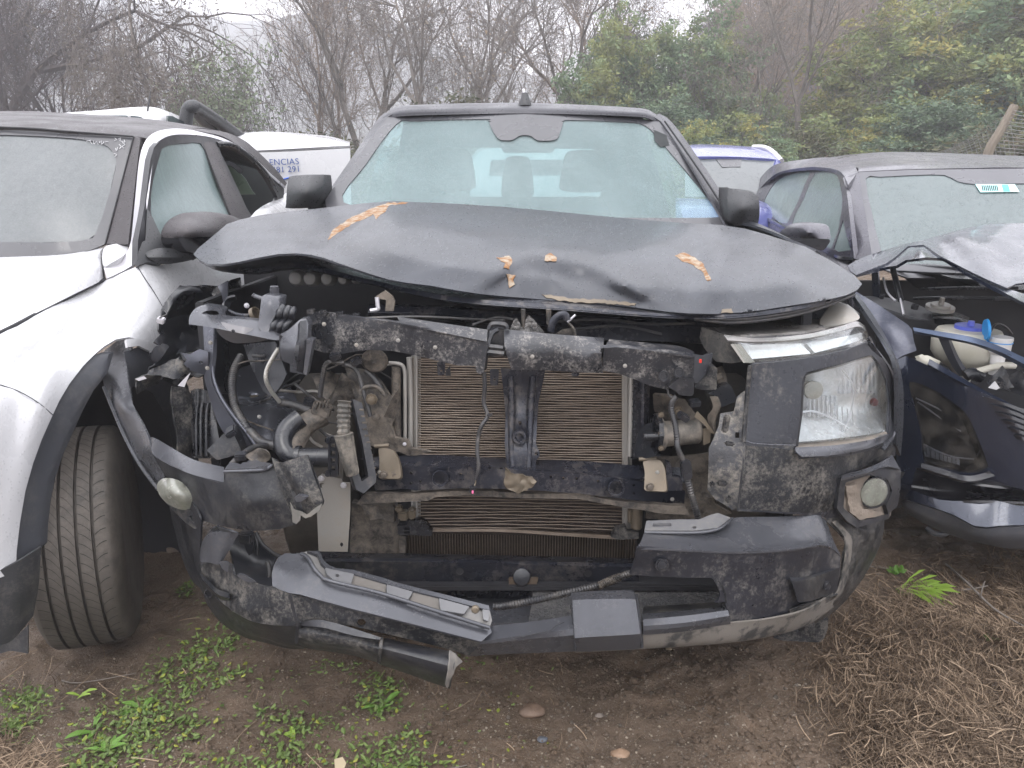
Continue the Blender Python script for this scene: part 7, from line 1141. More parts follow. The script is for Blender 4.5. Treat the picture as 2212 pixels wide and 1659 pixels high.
panel('windscreen', [(1480, 341), (1600, 340), (1683, 346), (1640, 425), (1480, 425)], eY, M['glass_left'], E_, .006, 30); panel('sensor_housing', [(1545, 341), (1602, 341), (1600, 360), (1560, 361)], lambda u, v: eY(u, v) - .01, M['frit'], E_, .01, 30)
loft('pillar', [[(1680, 344, 6.38), (1640, 425, 5.92)], [(1694, 352, 6.45), (1668, 425, 5.98)]], M['blue'], E_, 6, 3, .03)
tube('roof_rail', PT((1628, 318, 6.9), (1650, 319, 6.75), (1668, 328, 6.6), (1688, 348, 6.4)), .022, M['silver'], E_, 10)
loft('bonnet', [[(1460, 428, 5.92), (1580, 430, 5.9), (1680, 428, 5.95)], [(1460, 466, 5.3), (1580, 468, 5.2), (1680, 466, 5.3)], [(1460, 620, 5.1), (1580, 620, 5.0), (1700, 620, 5.1)]], M['blue'], E_, 12, 4, .02)
for x_ in (1.4, 2.6): lathe('wheel', Vector((x_, 5.8, .34)), (1, 0, 0), [(-.1, .2), (-.1, .34), (.1, .34), (.1, .2), (.06, 0)], M['rubber'], E_, 24)
# ================================================================ trees
def leafmat(name, c1, c2, c3=None, rough=.6):
    m, n, b, o = mat_new(name); g = N(n, 'ShaderNodeNewGeometry'); T_ = N(n, 'ShaderNodeTexCoord')
    f = ramp(n, g.outputs['Random Per Island'], .1, .9); c = mixc(n, f, c1, c2)
    if c3: c = mixc(n, ramp(n, noise_n(n, T_.outputs['Object'], .55, 3), .48, .62), c, c3)
    n.links.new(c, b.inputs['Base Color']); b.inputs['Roughness'].default_value = rough; b.inputs['Specular IOR Level'].default_value = .3
    tl = N(n, 'ShaderNodeBsdfTranslucent'); n.links.new(c, tl.inputs[0]); mx = N(n, 'ShaderNodeMixShader'); mx.inputs[0].default_value = .3
    n.links.new(b.outputs[0], mx.inputs[1]); n.links.new(tl.outputs[0], mx.inputs[2]); n.links.new(mx.outputs[0], o.inputs[0]); return m
M['bark_dark'] = surf('dark_wet_bark', (.040, .030, .030), .8, 0, (.07, .055, .052), 4)
M['bark_brown'] = surf('brown_twig_bark', (.19, .14, .105), .85, 0, (.25, .19, .145), 2)
M['bark_grey'] = surf('grey_bark', (.20, .175, .155), .85, 0, (.08, .07, .06), 3)
M['leaf_green'] = leafmat('grey_green_leaves', (.115, .18, .10), (.22, .30, .17), (.25, .27, .10))
M['leaf_dark'] = leafmat('dark_leaves', (.075, .12, .075), (.15, .20, .12))
M['leaf_yellow'] = leafmat('yellow_green_leaves', (.15, .20, .08), (.27, .31, .12), (.33, .29, .09))
M['leaf_far'] = leafmat('far_gum_leaves', (.045, .042, .055), (.075, .07, .085))
M['leaf_olive'] = leafmat('olive_bush_leaves', (.06, .07, .035), (.12, .12, .06))
class Buf:
    def __init__(s): s.v = []; s.f = []
    def seg(s, a, b, ra, rb, n=3):
        d = (b - a); 
        if d.length < 1e-6: return
        x, y = frame_of(d); k = len(s.v)
        for p, r in ((a, ra), (b, rb)):
            for i in range(n):
                t = 2 * math.pi * i / n; s.v.append(p + x * (r * math.cos(t)) + y * (r * math.sin(t)))
        for i in range(n): s.f.append((k + i, k + (i + 1) % n, k + n + (i + 1) % n, k + n + i))
    def mesh(s, name, mat):
        me = bpy.data.meshes.new(name); me.from_pydata(s.v, [], s.f); finish(me, mat, 0); return me
def grow(rnd, trunk, crown, tips, p, d, r, L, lev, maxlev, cfg):
    n = cfg.get('seg', 4); cur = p; dd = d.copy(); pts = [cur]
    for i in range(n):
        w = cfg['wig'] * (1 + lev * .35)
        dd = (dd + Vector((rnd.gauss(0, w), rnd.gauss(0, w), rnd.gauss(0, w) + cfg['up'] * (.5 if lev else .2) - (cfg['droop'] * lev * .5 if lev >= 2 else 0)))).normalized()
        nxt = cur + dd * (L / n); r2 = r * (.93 if lev == 0 else .86)
        (trunk if lev <= 1 else crown).seg(cur, nxt, r, r2, 6 if lev == 0 else (4 if lev < 3 else 3))
        cur = nxt; r = r2; pts.append((cur, dd.copy(), r)); 
        if lev >= maxlev - 1: tips.append((cur.copy(), dd.copy(), lev))
        if lev < maxlev and (i >= cfg.get('bare', 1) or lev > 0):
            for _ in range(cfg['br'][min(lev, len(cfg['br']) - 1)]):
                if rnd.random() < cfg.get('pb', .85):
                    ax = Vector((rnd.gauss(0, 1), rnd.gauss(0, 1), rnd.gauss(0, .6))); ax = (ax - dd * ax.dot(dd)).normalized()
                    sp = cfg['sp'] * rnd.uniform(.6, 1.3); nd = (dd * math.cos(sp) + ax * math.sin(sp)).normalized()
                    grow(rnd, trunk, crown, tips, cur, nd, max(.004, r * rnd.uniform(.42, .62)), L * rnd.uniform(.52, .74), lev + 1, maxlev, cfg)
    if lev < maxlev:
        for _ in range(2):
            ax = Vector((rnd.gauss(0, 1), rnd.gauss(0, 1), rnd.gauss(0, .5))); ax = (ax - dd * ax.dot(dd)).normalized()
            nd = (dd * math.cos(.4) + ax * math.sin(.4)).normalized(); grow(rnd, trunk, crown, tips, cur, nd, max(.004, r * .75), L * .66, lev + 1, maxlev, cfg)
def leaves(rnd, tips, per, rad, size, flat=.5, aspect=2.0, drop=0):
    nt = len(tips); tp = np.array([t[0][:] for t in tips]); n = nt * per
    rs = np.random.RandomState(rnd.randint(0, 9999)); c = np.repeat(tp, per, 0) + rs.normal(0, rad, (n, 3)) * np.array([1, 1, flat]); c[:, 2] -= abs(rs.normal(0, drop, n)) if drop else 0
    a = rs.normal(0, 1, (n, 3)); a[:, 2] *= .6; a /= np.linalg.norm(a, axis=1)[:, None]; b = rs.normal(0, 1, (n, 3)); b -= a * (a * b).sum(1)[:, None]; b /= np.linalg.norm(b, axis=1)[:, None]
    s = size * rs.uniform(.6, 1.4, n)[:, None]; a = a * s * aspect / 2; b = b * s / 2
    v = np.stack([c - a, c + b * .9, c + a, c - b * .9], 1).reshape(-1, 3)
    f = np.arange(n * 4).reshape(-1, 4); return v, f
def np_mesh(name, v, f, mat):
    me = bpy.data.meshes.new(name); me.vertices.add(len(v)); me.vertices.foreach_set('co', np.asarray(v, np.float32).ravel())
    k = f.shape[1]; me.loops.add(f.size); me.loops.foreach_set('vertex_index', f.astype(np.int32).ravel()); me.polygons.add(len(f)); me.polygons.foreach_set('loop_start', np.arange(0, f.size, k, dtype=np.int32))
    me.update(calc_edges=True); me.validate(); me.materials.append(mat); return me
def make_tree(name, seed, H, r0, cfg, maxlev, bark, leaf=None, d0=(0, 0, 1), stems=1):
    rnd = random.Random(seed); tr, cr, tips = Buf(), Buf(), []
    for s in range(stems):
        d = (Vector(d0) + Vector((rnd.gauss(0, .22), rnd.gauss(0, .22), 0)) * (1 if stems > 1 else .2)).normalized()
        grow(rnd, tr, cr, tips, Vector((rnd.gauss(0, .25) * (stems > 1), rnd.gauss(0, .2) * (stems > 1), -.1)), d, r0 * rnd.uniform(.8, 1.1), H * .42, 0, maxlev, cfg)
    top = max(p[2] for p in cr.v) if cr.v else H; k = H / top
    cx = sum(p[0] for p in cr.v) / len(cr.v); cy = sum(p[1] for p in cr.v) / len(cr.v); cz = sum(p[2] for p in cr.v) / len(cr.v); q = .5 if d0[0] else .95
    def fix(p): t = max(0, p[2] / cz) * q; return Vector((p[0] - cx * t, p[1] - cy * t, p[2])) * k
    for B_ in (tr, cr): B_.v = [fix(p) for p in B_.v]
    tips = [(fix(p), d, l) for p, d, l in tips]
    parts = [('trunk', tr.mesh('trunk', bark)), ('branches', cr.mesh('branches', bark))]
    if leaf:
        v, f = leaves(rnd, tips if len(tips) < leaf['max'] else rnd.sample(tips, leaf['max']), leaf['per'], leaf['rad'], leaf['size'], leaf.get('flat', .6), leaf.get('asp', 2), leaf.get('drop', 0)); parts.append(('foliage', np_mesh('foliage', v, f, leaf['mat'])))
    return parts
bareA = dict(wig=.08, up=.14, droop=.0, br=[1, 1, 1, 1], sp=.62, seg=4, pb=.8); bareB = dict(wig=.13, up=.16, droop=.0, br=[1, 1, 1, 1], sp=.5, seg=4, bare=0, pb=.8)
bareC = dict(wig=.16, up=.02, droop=.30, br=[1, 1, 1, 1], sp=.8, seg=4, bare=1, pb=.8)
KINDS = {
 'brownA': make_tree('t', 3, 9.5, .13, bareA, 5, M['bark_brown'], dict(mat=leafmat('dead_brown_leaves', (.20, .14, .10), (.30, .22, .15)), per=1, rad=.12, size=.04, max=1600), stems=2),
 'brownB': make_tree('t', 11, 9.0, .11, bareB, 5, M['bark_grey'], dict(mat=leafmat('pale_catkins', (.24, .18, .13), (.33, .26, .18)), per=1, rad=.12, size=.04, max=1500), stems=2),
 'darkA': make_tree('t', 21, 8.5, .12, bareA, 5, M['bark_dark'], dict(mat=leafmat('withered_dark_leaves', (.05, .035, .03), (.09, .06, .05)), per=1, rad=.12, size=.045, max=1800, drop=.05), d0=(-.3, 0, 1), stems=2),
 'darkB': make_tree('t', 24, 8.0, .10, bareC, 5, M['bark_dark'], dict(mat=leafmat('withered_dark_leaves', (.055, .038, .034), (.09, .065, .055)), per=1, rad=.12, size=.045, max=1800, drop=.1), d0=(.3, 0, 1), stems=2),
 'slim': make_tree('t', 31, 7.2, .095, bareC, 5, M['bark_grey'], dict(mat=leafmat('hanging_seed_pods', (.09, .075, .06), (.14, .12, .10)), per=2, rad=.08, size=.035, max=4000, asp=4, drop=.25)),
 'greenA': make_tree('t', 41, 7.5, .13, dict(wig=.15, up=.08, droop=.03, br=[2, 2, 1], sp=.8, seg=4, bare=0, pb=.95), 4, M['bark_grey'], dict(mat=M['leaf_green'], per=34, rad=.125, size=.062, max=2300, flat=.6, asp=2.2)),
 'greenB': make_tree('t', 43, 7.0, .12, dict(wig=.17, up=.05, droop=.03, br=[2, 2, 1], sp=.9, seg=4, bare=0, pb=.95), 4, M['bark_grey'], dict(mat=M['leaf_yellow'], per=34, rad=.13, size=.065, max=2300, flat=.55, asp=2)),
 'darkgreen': make_tree('t', 47, 6.0, .12, dict(wig=.17, up=.05, droop=.03, br=[2, 2, 1], sp=.9, seg=4, bare=0, pb=.95), 4, M['bark_dark'], dict(mat=M['leaf_dark'], per=32, rad=.13, size=.06, max=2200, flat=.6, asp=2)),
 'sapling': make_tree('t', 53, 4.6, .05, dict(wig=.14, up=.15, droop=.0, br=[2, 1, 1], sp=.75, seg=5, bare=0, pb=.8), 3, M['bark_grey'], dict(mat=leafmat('pale_sapling_leaves', (.13, .17, .10), (.22, .26, .16)), per=9, rad=.11, size=.055, max=520, flat=.8)),
 'gum': make_tree('t', 61, 20, .25, dict(wig=.09, up=.14, droop=.1, br=[2, 2, 1], sp=.55, seg=6, bare=1, pb=.8), 3, M['bark_dark'], dict(mat=M['leaf_far'], per=36, rad=.5, size=.16, max=1500, flat=1.0, asp=3, drop=.4)),
 'bush': make_tree('t', 71, 2.6, .04, dict(wig=.2, up=.08, droop=.0, br=[2, 2, 1], sp=.8, seg=3, bare=0, pb=.9), 3, M['bark_brown'], dict(mat=M['leaf_olive'], per=14, rad=.13, size=.05, max=1300), stems=4),
 'thicket': make_tree('t', 73, 3.4, .03, dict(wig=.12, up=.2, droop=.0, br=[1, 2, 1], sp=.5, seg=4, bare=0, pb=.9), 4, M['bark_brown'], None, stems=5),
}
NAMES = {'brownA': 'bare_tree', 'brownB': 'bare_tree', 'darkA': 'bare_tree', 'darkB': 'bare_tree', 'slim': 'slender_tree', 'greenA': 'leafy_tree', 'greenB': 'leafy_tree', 'darkgreen': 'leafy_tree', 'sapling': 'sapling', 'gum': 'gum_tree', 'bush': 'bush', 'thicket': 'thicket'}
def plant(kind, u, Y, s, label, cat='tree', rz=0, group=None, sxy=1.0, z=0):
    p = P(u, 400, Y); r = bpy.data.objects.new(NAMES[kind], None); COL.objects.link(r); r.location = (p.x, Y, z); r.rotation_euler = (0, 0, rz); r.scale = (s * sxy, s * sxy, s); r.empty_display_size = .3
    tag(r, label, cat, group)
    for nm, me in KINDS[kind]:
        o = bpy.data.objects.new(nm, me); COL.objects.link(o); o.parent = r
    return r
gB = 'bare winter trees behind the cars'
for (k, u, Y, s, lab, rz, sxy) in (
    ('darkA', 60, 21, 1.0, 'dark leaning bare tree rising behind the charcoal roof at the far left', .2, 1.1),
    ('darkA', 190, 23, .85, 'dark bare tree leaning left, its trunk foot near the white pickup', 1.0, 1.2),
    ('darkB', -60, 20, 1.05, 'dark tangled bare tree cut by the left edge of the photo', 2.1, 1.1),
    ('brownA', 722, 24, .95, 'brown bare tree with many fine twigs, first right of the gap in the trees', .4, .7),
    ('brownB', 790, 23, 1.05, 'tall grey brown bare tree directly behind the left pillar of the pickup cab', 1.7, 1.0),
    ('brownB', 985, 22, 1.0, 'bare tree with two thin stems above the left half of the pickup roof', 4.4, .9),
    ('brownB', 1160, 24, 1.05, 'bare tree with bright twigs just right of the roof aerial', 3.0, 1.0),
    ('brownA', 1255, 27, 1.1, 'brown bare tree at the left side of the tall green tree', .9, 1.0),
    ('brownB', 1680, 21, .98, 'bare fawn tree with a pale trunk between the two green masses', 2.2, .9),
    ('brownA', 1615, 27, 1.0, 'reddish brown bare tree behind the pale trunk on the right', 3.9, .9),
    ('brownA', 1745, 29, 1.0, 'reddish brown bare tree in front of the misty gum trees', 5.0, .9)):
    plant(k, u, Y, s, lab, 'tree', rz, gB, sxy)
plant('slim', 375, 19, .95, 'slender pale tree with hanging twigs, alone against the sky', 'tree', .5)
plant('sapling', 490, 19, 1.05, 'young tree with small pale green leaves left of the misty hill', 'sapling', .2, sxy=.9)
for (k, u, Y, s, lab, rz, sxy) in (
    ('greenA', 1455, 22, .87, 'grey green leafy tree behind the right pillar of the pickup cab', .3, .85),
    ('greenA', 1540, 24, .66, 'lower grey green leafy tree left of the pale bare trunk', 2.0, .75),
    ('darkgreen', 1345, 25, 1.12, 'tall narrow dark leafy tree above the right end of the pickup roof', 1.0, .6),
    ('darkgreen', 1420, 19, .60, 'low dark leafy tree right behind the pickup cab', 3.4, 1.2),
    ('greenB', 1990, 20, .88, 'yellow green leafy tree at the left of the large green mass on the right', .6, 1.15),
    ('greenB', 2085, 23, 1.08, 'tallest yellow green leafy tree behind the dark blue car', 2.6, 1.1),
    ('greenA', 2190, 20, .98, 'grey green leafy tree behind the leaning post', 4.2, 1.1),
    ('greenB', 1875, 18, .42, 'small yellow green leafy tree above the blue car windows', 5.0, 1.2),
    ('darkgreen', 2050, 17, .58, 'dark low leafy tree above the dark blue car roof', 1.9, 1.4),
    ('greenA', 1625, 17, .33, 'low grey green tree right above the royal blue roof', 5.5, 1.4),
    ('greenB', 1530, 18, .44, 'small yellow green tree left of the royal blue roof', 1.1, 1.3),
    ('greenA', 2310, 24, 1.0, 'grey green leafy tree cut by the right edge of the photo', .8, 1.0)):
    plant(k, u, Y, s, lab, 'tree', rz, 'green leafy trees on the right', sxy)
for (u, Y, s, rz, w) in ((1565, 62, .80, .5, 'left of the pale bare trunk'), (1770, 60, 1.05, 2.0, 'leftmost of the dark pair'), (1825, 62, 1.15, 3.0, 'tallest, against the sky gap'), (1890, 72, .98, 1.2, 'at the left of the large green mass'), (2185, 62, .95, 4.0, 'above the leaning post'), (1700, 75, 1.05, 5.0, 'behind the reddish bare tree'), (300, 100, .55, .7, 'low on the misty slope at left'), (30, 85, .5, 4.7, 'low behind the dark tangled trees')):
    plant('gum', u, Y, s, 'misty blue grey gum tree, ' + w, 'tree', rz, 'misty gum trees in the distance', .8)
for (k, u, Y, s, lab, rz, sxy) in (
    ('darkgreen', 480, 20, 0.42, 'dark rounded leafy bush below the young pale leaved tree', .3, 1.5), ('darkgreen', 555, 22, 0.36, 'dark low leafy bush above the white van roof', 2.3, 1.6),
    ('bush', 1010, 20, 1.35, 'olive bush above the left half of the pickup roof', 1.3, 1.0), ('bush', 920, 21, 1.15, 'olive bush behind the left end of the pickup roof', 2.3, 1.2),
    ('greenA', 665, 21, 0.37, 'green bush left of the pickup cab, above the white van', .6, 1.2), ('bush', 640, 18, 1.0, 'olive bush behind the canopy of the white van', 4.3, 1.2), ('bush', 735, 19, 1.0, 'olive bush touching the left pillar of the pickup cab', 5.3, 1.0),
    ('bush', 1230, 22, 1.2, 'olive bush above the right half of the pickup roof', .7, 1.1), ('sapling', 1730, 17, .55, 'bright green sapling at the foot of the pale bare trunk', 3.3, 1.2),
    ('bush', 1730, 18, 1.0, 'olive bush behind the dark blue car roof front', 1.0, 1.3), ('bush', 2120, 15, 1.0, 'olive bush behind the wire fence on the right', 2.0, 1.4), ('bush', 2220, 15, 1.0, 'olive bush right of the leaning post', 3.6, 1.4)):
    plant(k, u, Y, s, lab, 'bush' if k != 'sapling' else 'sapling', rz, None, sxy)
rnd = random.Random(5)
for u, Y, s_, w in ((20, 25, .8, 'at the far left above the charcoal roof'), (250, 26, .8, 'above the white pickup cab'), (600, 25, .75, 'above the roof of the white van'), (690, 27, .95, 'left of the tall grey brown tree'), (1100, 25, .95, 'directly behind the roof aerial'), (1200, 26, 1.0, 'right of the roof aerial'), (1290, 27, .9, 'left of the tall narrow dark tree'), (1640, 24, .9, 'left of the pale bare trunk'), (1720, 23, .95, 'right of the pale bare trunk'), (1790, 25, 1.0, 'left of the large green mass'), (540, 27, .6, 'low at the foot of the misty hill')):
    plant('thicket', u, Y, s_, 'brown leafless thicket ' + w, 'thicket', rnd.uniform(0, 6), 'brown undergrowth thickets', 1.2)
# leaning post with wire mesh
Fp = thing('fence_post', 'weathered wooden post leaning right, with sagging wire mesh', 'fence post', (5.6, 9, 0))
b = bmesh.new(); add_tube(b, PT((2120, 420, 9), (2135, 330, 9), (2160, 285, 9), (2192, 228, 9)), .055, 10, 3, taper=.045); mk('post', b, M['wood'], Fp)
b = bmesh.new()
for k in range(15):
    a = 250 + k * 8; add_tube(b, PT((2186 - k * 4.0, a - 12, 9), (2150 - k * 5, a + 12 + k * 1.5, 9.4), (2060 - k * 4, 318 + k * 4, 10), (2000, 334 + k * 4, 10.5)), .003, 4, 4)
    add_tube(b, PT((2186 - k * 4, a - 12, 9), (2230, a - 4, 8.6), (2300, a + 10, 8.2)), .003, 4, 3)
for k in range(16):
    u = 2030 + k * 10; add_tube(b, PT((u, 330 - k * 5, 9.9 - k * .06), (u + 14, 350, 9.9 - k * .06), (u - 6, 380, 9.9 - k * .06)), .003, 4, 2)
tag(mk('wire_mesh', b, M['wire'], Fp), kind='stuff')

# ================================================================ ground cover
def gz(x, y): return ground_z(x, y)
def leaf_proto(kind):
    if kind == 'blade': return np.array([[0, 0, 0], [.028, 0, 0], [0, .35, .24], [.036, .35, .24], [.012, .75, .32], [.022, 1.0, .22]]), [(0, 1, 3, 2), (2, 3, 5, 4)]
    if kind == 'round':
        a = np.linspace(0, 2 * math.pi, 9)[:-1]; v = [[0, 0.0, 0]] + [[.32 * math.sin(t), .55 + .42 * -math.cos(t), .10 * math.cos(t * 2) + .12] for t in a]; return np.array(v), [(1, i, i + 1) for i in range(2, 8)] + [(0, 1, 2), (0, 8, 1)]
    if kind == 'long': return np.array([[0, 0, 0], [.10, .2, .10], [.17, .55, .20], [.10, .85, .18], [0, 1, .12], [-.10, .85, .18], [-.17, .55, .20], [-.10, .2, .10], [0, .5, .14]]), [(0, 1, 8), (1, 2, 8), (2, 3, 8), (3, 4, 8), (4, 5, 8), (5, 6, 8), (6, 7, 8), (7, 0, 8)]
def scatter(items, proto):          # items: (x, y, z, size, yaw, tilt)
    pv, pf = proto; V_ = []; F_ = []
    for (x, y, z, s, yaw, tilt) in items:
        c, sn = math.cos(yaw), math.sin(yaw); ct, st = math.cos(tilt), math.sin(tilt); k = len(V_)
        for p in pv:
            py, pz = p[1] * ct - p[2] * st, p[1] * st + p[2] * ct
            V_.append((x + s * (p[0] * c - py * sn), y + s * (p[0] * sn + py * c), z + s * pz))
        F_ += [tuple(i + k for i in f) for f in pf]
    return V_, F_
def stuff(name, vf, mat, label):
    V_, F_ = vf; me = bpy.data.meshes.new(name); me.from_pydata(V_, [], F_); me.materials.append(mat); o = bpy.data.objects.new(name, me); COL.objects.link(o); tag(o, label, kind='stuff'); return o
rnd = random.Random(12)
patches = [(470, 1375, 60, 40, 1.0), (420, 1405, 50, 30, .8), (370, 1450, 55, 34, 1.0), (300, 1500, 60, 34, 1.1), (260, 1560, 60, 36, 1.1), (220, 1600, 50, 26, .7), (330, 1590, 60, 36, .8), (190, 1645, 60, 20, .8), (40, 1515, 50, 30, .7), (60, 1490, 30, 20, .5), (20, 1560, 30, 20, .5),
           (640, 1560, 60, 26, .7), (620, 1610, 40, 26, .5), (815, 1500, 35, 30, .6), (830, 1470, 30, 30, .4), (860, 1640, 90, 16, 1.0), (790, 1600, 40, 40, .4), (560, 1650, 50, 16, .5), (400, 1262, 14, 10, .4), (740, 1440, 70, 14, .3), (470, 1640, 60, 20, .4), (880, 1590, 30, 20, .3), (400, 1540, 40, 30, .6), (490, 1450, 40, 20, .4), (590, 1520, 60, 30, .15), (700, 1620, 60, 30, .2), (1000, 1420, 60, 8, .15)]
mw = leafmat('clover_green', (.10, .155, .045), (.19, .255, .08), None, .45); mw2 = leafmat('yellowing_clover', (.22, .27, .04), (.30, .30, .06), None, .45)
for kind, mat, num, s0, nm in (('round', mw, 1900, .017, 'clover'), ('round', mw2, 200, .018, 'yellowing_clover'), ('long', mw, 300, .026, 'dock_leaves'), ('blade', mw, 700, .032, 'grass')):
    it = []
    for (u, v, ru, rv, w) in patches:
        for _ in range(int(num * w / 15)):
            uu, vv_ = u + rnd.gauss(0, ru * .75) , v + rnd.gauss(0, rv * .7); p = G(uu, min(1690, max(vv_, 1255)), 0); z = gz(p.x, p.y)
            it.append((p.x, p.y, z + rnd.uniform(.0, .012), s0 * rnd.uniform(.3, 1.25), rnd.uniform(0, 6.3), rnd.uniform(0, .6)))
    for _ in range(60 if kind != 'yel' else 5):
        u, v = rnd.uniform(0, 1200), rnd.uniform(1430, 1670); p = G(u, v, 0); it.append((p.x, p.y, gz(p.x, p.y) + .003, s0 * rnd.uniform(.4, .9), rnd.uniform(0, 6.3), rnd.uniform(0, .5)))
    stuff(nm, scatter(it, leaf_proto(kind)), mat, 'small green weeds creeping over the mud')
def rosette(name, u, v, n, s, mat, label, kind='long', cat='weed', tilt=(.0, .3), group=None, yaw=(0, 6.3)):
    p = G(u, v, 0); z = gz(p.x, p.y); r = thing(name, label, cat, (p.x, p.y, z), group); pv, pf = leaf_proto(kind)
    for i in range(n):
        V_, F_ = scatter([(rnd.gauss(0, s * .12), rnd.gauss(0, s * .12), .002, s * rnd.uniform(.5, 1.15), rnd.uniform(*yaw), rnd.uniform(*tilt))], (pv, pf))
        me = bpy.data.meshes.new('leaf'); me.from_pydata(V_, [], F_); me.materials.append(mat); o = bpy.data.objects.new('leaf', me); COL.objects.link(o); o.parent = r
mdock = leafmat('dock_green', (.10, .22, .04), (.17, .30, .06), None, .4); mlime = leafmat('lime_grass', (.16, .28, .04), (.30, .42, .08), None, .5)
rosette('broadleaf_weed', 205, 1556, 4, .07, mdock, 'broad bright green leaf weed at lower left, widest leaf in the mud')
rosette('broadleaf_weed', 300, 1508, 5, .055, mdock, 'broad leaved weed in the middle of the long green patch on the left')
rosette('broadleaf_weed', 824, 1508, 4, .055, mdock, 'small two leaved weed standing alone below the broken lip')
rosette('broadleaf_weed', 230, 1605, 5, .05, mdock, 'frilly leaved weed at the lower end of the long green patch')
rosette('broadleaf_weed', 168, 1490, 3, .06, mlime, 'olive oval leaf lying left of the long green patch')
rosette('broadleaf_weed', 635, 1580, 4, .05, mlime, 'yellow green weed near the bottom, right of the centre left')
rosette('grass_tuft', 1960, 1292, 75, .125, mlime, 'bright lime green tuft of grass lying on the dead straw', 'blade', 'grass tuft', (-.25, .25), yaw=(-2.9, -1.0))
rosette('leafy_sprig', 1935, 1248, 26, .035, mdock, 'small leafy green sprig by the right bumper corner', 'round', 'weed', (.0, 1.3))
rosette('leafy_sprig', 2134, 1392, 9, .03, mdock, 'tiny green sprig alone in the straw on the right', 'round', 'weed', (.0, 1.2))
# dead straw
mst = leafmat('dead_straw', (.085, .058, .04), (.40, .30, .21), None, .8); mst2 = leafmat('wet_dark_straw', (.07, .05, .035), (.13, .09, .06), None, .7)
def straw(num, region, s0, mat, nm, lift, lab, sd):
    rnd = random.Random(sd); V_ = []; F_ = []; cnt = 0
    while cnt < num:
        u, v, w = region(rnd)
        if rnd.random() > w: continue
        cnt += 1; p = G(u, v, 0)
        if p.y > 6: continue
        fl = mn.noise(Vector((p.x * 2.2, p.y * 2.2, 4))) * 3.0
        a = fl + rnd.gauss(0, 1.1); L = s0 * rnd.uniform(.5, 1.5); wd = rnd.uniform(.0004, .0011); h = lift * rnd.random() ** 1.5
        dx, dy = math.cos(a), math.sin(a); bend = rnd.uniform(-.35, .35); x, y = p.x - dx * L / 2, p.y - dy * L / 2; k = len(V_); zt = rnd.uniform(-.01, .018)
        for j in range(4):
            t = j / 3; xx, yy = x + dx * L * t - dy * L * bend * t * (1 - t), y + dy * L * t + dx * L * bend * t * (1 - t)
            zz = gz(p.x, p.y) + .004 + h + zt * t + .02 * lift / .04 * t * (1 - t); V_ += [(xx - dy * wd, yy + dx * wd, zz), (xx + dy * wd, yy - dx * wd, zz + wd)]
        for j in range(3): F_.append((k + 2 * j, k + 2 * j + 1, k + 2 * j + 3, k + 2 * j + 2))
    return stuff(nm, (V_, F_), mat, lab)
def reg_right(rnd):
    u, v = rnd.uniform(1560, 2330), rnd.uniform(1195, 1720); edge = np.interp(v, [1195, 1260, 1330, 1400, 1500, 1600, 1720], [1960, 1900, 1820, 1790, 1790, 1850, 1900])
    w = max(0, min(1, (u - edge + 90) / 200)) ** 1.5; w *= .45 + .55 * (mn.noise(Vector((u * .012, v * .016, 0))) > -.12); w *= np.interp(v, [1195, 1300, 1400], [.25, .55, 1]); return u, v, w
def reg_left(rnd):
    u, v = rnd.uniform(-60, 130), rnd.uniform(1560, 1720); return u, v, max(0, min(1, (v - 1560 - u * .5) / 60))
def reg_thin(rnd):
    u, v = rnd.uniform(0, 2000), rnd.uniform(1250, 1700); return u, v, 1.0 if mn.noise(Vector((u * .006, v * .01, 8))) > 0 else .3
straw(29000, reg_right, .065, mst, 'dead_straw', .028, 'matted dead straw on the right', 1); straw(9000, reg_right, .06, mst2, 'wet_straw', .02, 'dark wet straw under the pale straw', 2)
straw(1300, reg_left, .07, mst, 'dead_grass', .06, 'dead reddish grass in the lower left corner', 3); straw(620, reg_thin, .055, mst, 'scattered_straw', .004, 'stray straws on the mud', 4)
def reg_l2(rnd): return rnd.uniform(0, 330), rnd.uniform(1400, 1480), .5
straw(70, reg_l2, .13, mst, 'stray_stems', .01, 'long pale stems lying by the car wheel', 6)
# grit and stones
rs = np.random.RandomState(4); V_ = []; F_ = []; ico = bmesh.new(); bmesh.ops.create_icosphere(ico, subdivisions=1, radius=1); iv = np.array([v.co[:] for v in ico.verts]); fi = [[v.index for v in f.verts] for f in ico.faces]
def pebbles(n, ulo, uhi, vlo, vhi, s0, s1, mat, nm, lab):
    V_ = []; F_ = []
    for _ in range(n):
        p = G(rs.uniform(ulo, uhi), rs.uniform(vlo, vhi), 0); s = s0 + (s1 - s0) * rs.rand() ** 3; k = len(V_); sc = s * rs.uniform(.6, 1.2, 3) * np.array([1, 1, .7]); a = rs.uniform(0, 3.1); z = gz(p.x, p.y) + s * .25
        for q in iv * rs.uniform(.85, 1.1, (len(iv), 1)):
            q = q * sc; V_.append((p.x + q[0] * math.cos(a) - q[1] * math.sin(a), p.y + q[0] * math.sin(a) + q[1] * math.cos(a), z + q[2]))
        F_ += [tuple(i + k for i in f) for f in fi]
    stuff(nm, (V_, F_), mat, lab)
mp1 = leafmat('grit', (.16, .13, .10), (.34, .29, .23), None, .7); pebbles(6500, -60, 2270, 1390, 1720, .0012, .0048, mp1, 'grit', 'fine pale grit in the mud'); pebbles(300, 900, 1900, 1420, 1700, .003, .009, leafmat('small_stone', (.09, .075, .06), (.20, .17, .14), None, .6), 'gravel', 'small stones in the mud')
pebbles(2600, 300, 2100, 1400, 1700, .004, .013, g.data.materials[0], 'mud_clods', 'small clods of trodden mud'); pebbles(900, 1500, 1960, 1400, 1700, .003, .012, g.data.materials[0], 'mud_clods', 'clods of churned mud left of the straw')
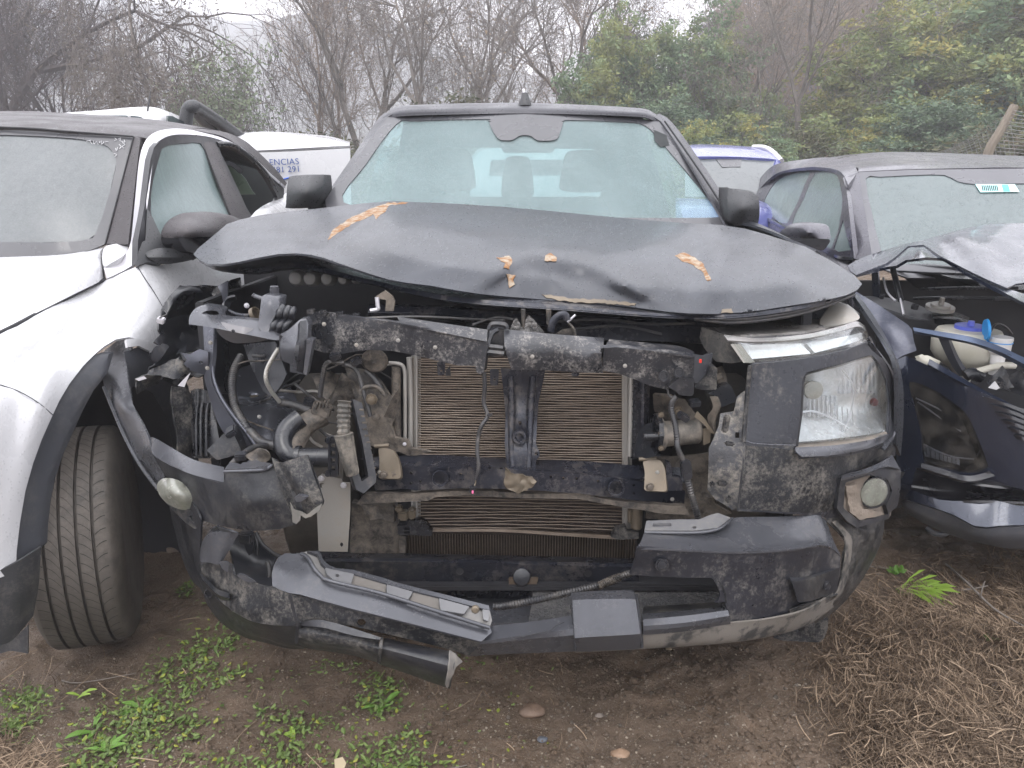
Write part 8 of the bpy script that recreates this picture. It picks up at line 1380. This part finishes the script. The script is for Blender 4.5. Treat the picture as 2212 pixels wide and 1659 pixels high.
def stone(u, v, r, col, lab):
    p = G(u, v, 0); b = bmesh.new(); bmesh.ops.create_icosphere(b, subdivisions=3, radius=1); k = r * px(p.y) * 1.15
    for q in b.verts: q.co = q.co * (1 + .22 * mn.noise(q.co * 1.3 + Vector((u, v, 0)))); q.co = Vector((q.co.x * k, q.co.y * k * .8, q.co.z * k * .45)) + Vector((p.x, p.y, gz(p.x, p.y) + k * .15))
    o = mk('stone', b, surf('stone_' + str(u), col, .6, 0, tuple(c * .6 for c in col), 30, bump=.4, bs=80), None, 60); tag(o, lab, 'stone', None); 
stone(1340, 1612, 20, (.26, .17, .11), 'orange brown flat stone near the bottom centre'); stone(1172, 1575, 11, (.10, .11, .13), 'blue grey pebble left of the orange brown stone'); stone(1296, 1531, 10, (.24, .20, .17), 'pale pebble above the orange brown stone')
stone(1150, 1520, 26, (.15, .10, .07), 'large half buried brown stone in the mud at centre'); stone(1445, 1400, 7, (.36, .28, .20), 'small tan pebble just under the lower bumper edge'); stone(375, 1185, 16, (.16, .12, .09), 'brown stone in the gap beside the car tyre')
# sticks and twigs
def stick(pts, r, lab, name='fallen_twig', mat='bark_grey'):
    P3 = []
    for u, v, h in pts: q = G(u, v, h); P3.append(Vector((q.x, q.y, h + gz(q.x, q.y))))
    o = mk(name, add_tube(bmesh.new(), P3, r, 6, 3, taper=r * .5), M[mat], None, 50); tag(o, lab, 'twig')
stick([(2046, 1208, .05), (2090, 1255, .06), (2150, 1305, .05), (2215, 1345, .04)], .005, 'long forked dead twig leaning on the straw at right')
stick([(2050, 1277, .02), (2100, 1268, .04), (2135, 1258, .07)], .004, 'short dead twig crossing the long forked one'); stick([(2118, 1290, .04), (2122, 1270, .08), (2128, 1250, .09)], .003, 'tiny upright twig beside the long forked one')
stick([(1790, 1128 + 95, .01), (1960, 1235, .01), (2060, 1262, .01)], .003, 'thin straight dead stem behind the right bumper corner'); stick([(880, 1660, .0), (1000, 1640, .004), (1100, 1610, .0)], .002, 'thin bent stem at the bottom edge')
stick([(130, 1448, .005), (170, 1446, .01), (290, 1427, .01)], .0022, 'long pale stem lying in front of the car tyre')
b = bmesh.new(); add_panel(b, [(722, 1640), (740, 1635), (748, 1648), (742, 1665), (724, 1668)], lambda u, v: G(u, v, .02).y, .001, 8); tag(mk('dead_leaf', b, surf('beige_dead_leaf', (.40, .33, .22), .7), None), 'beige dead leaf at the bottom edge left of centre', 'leaf')
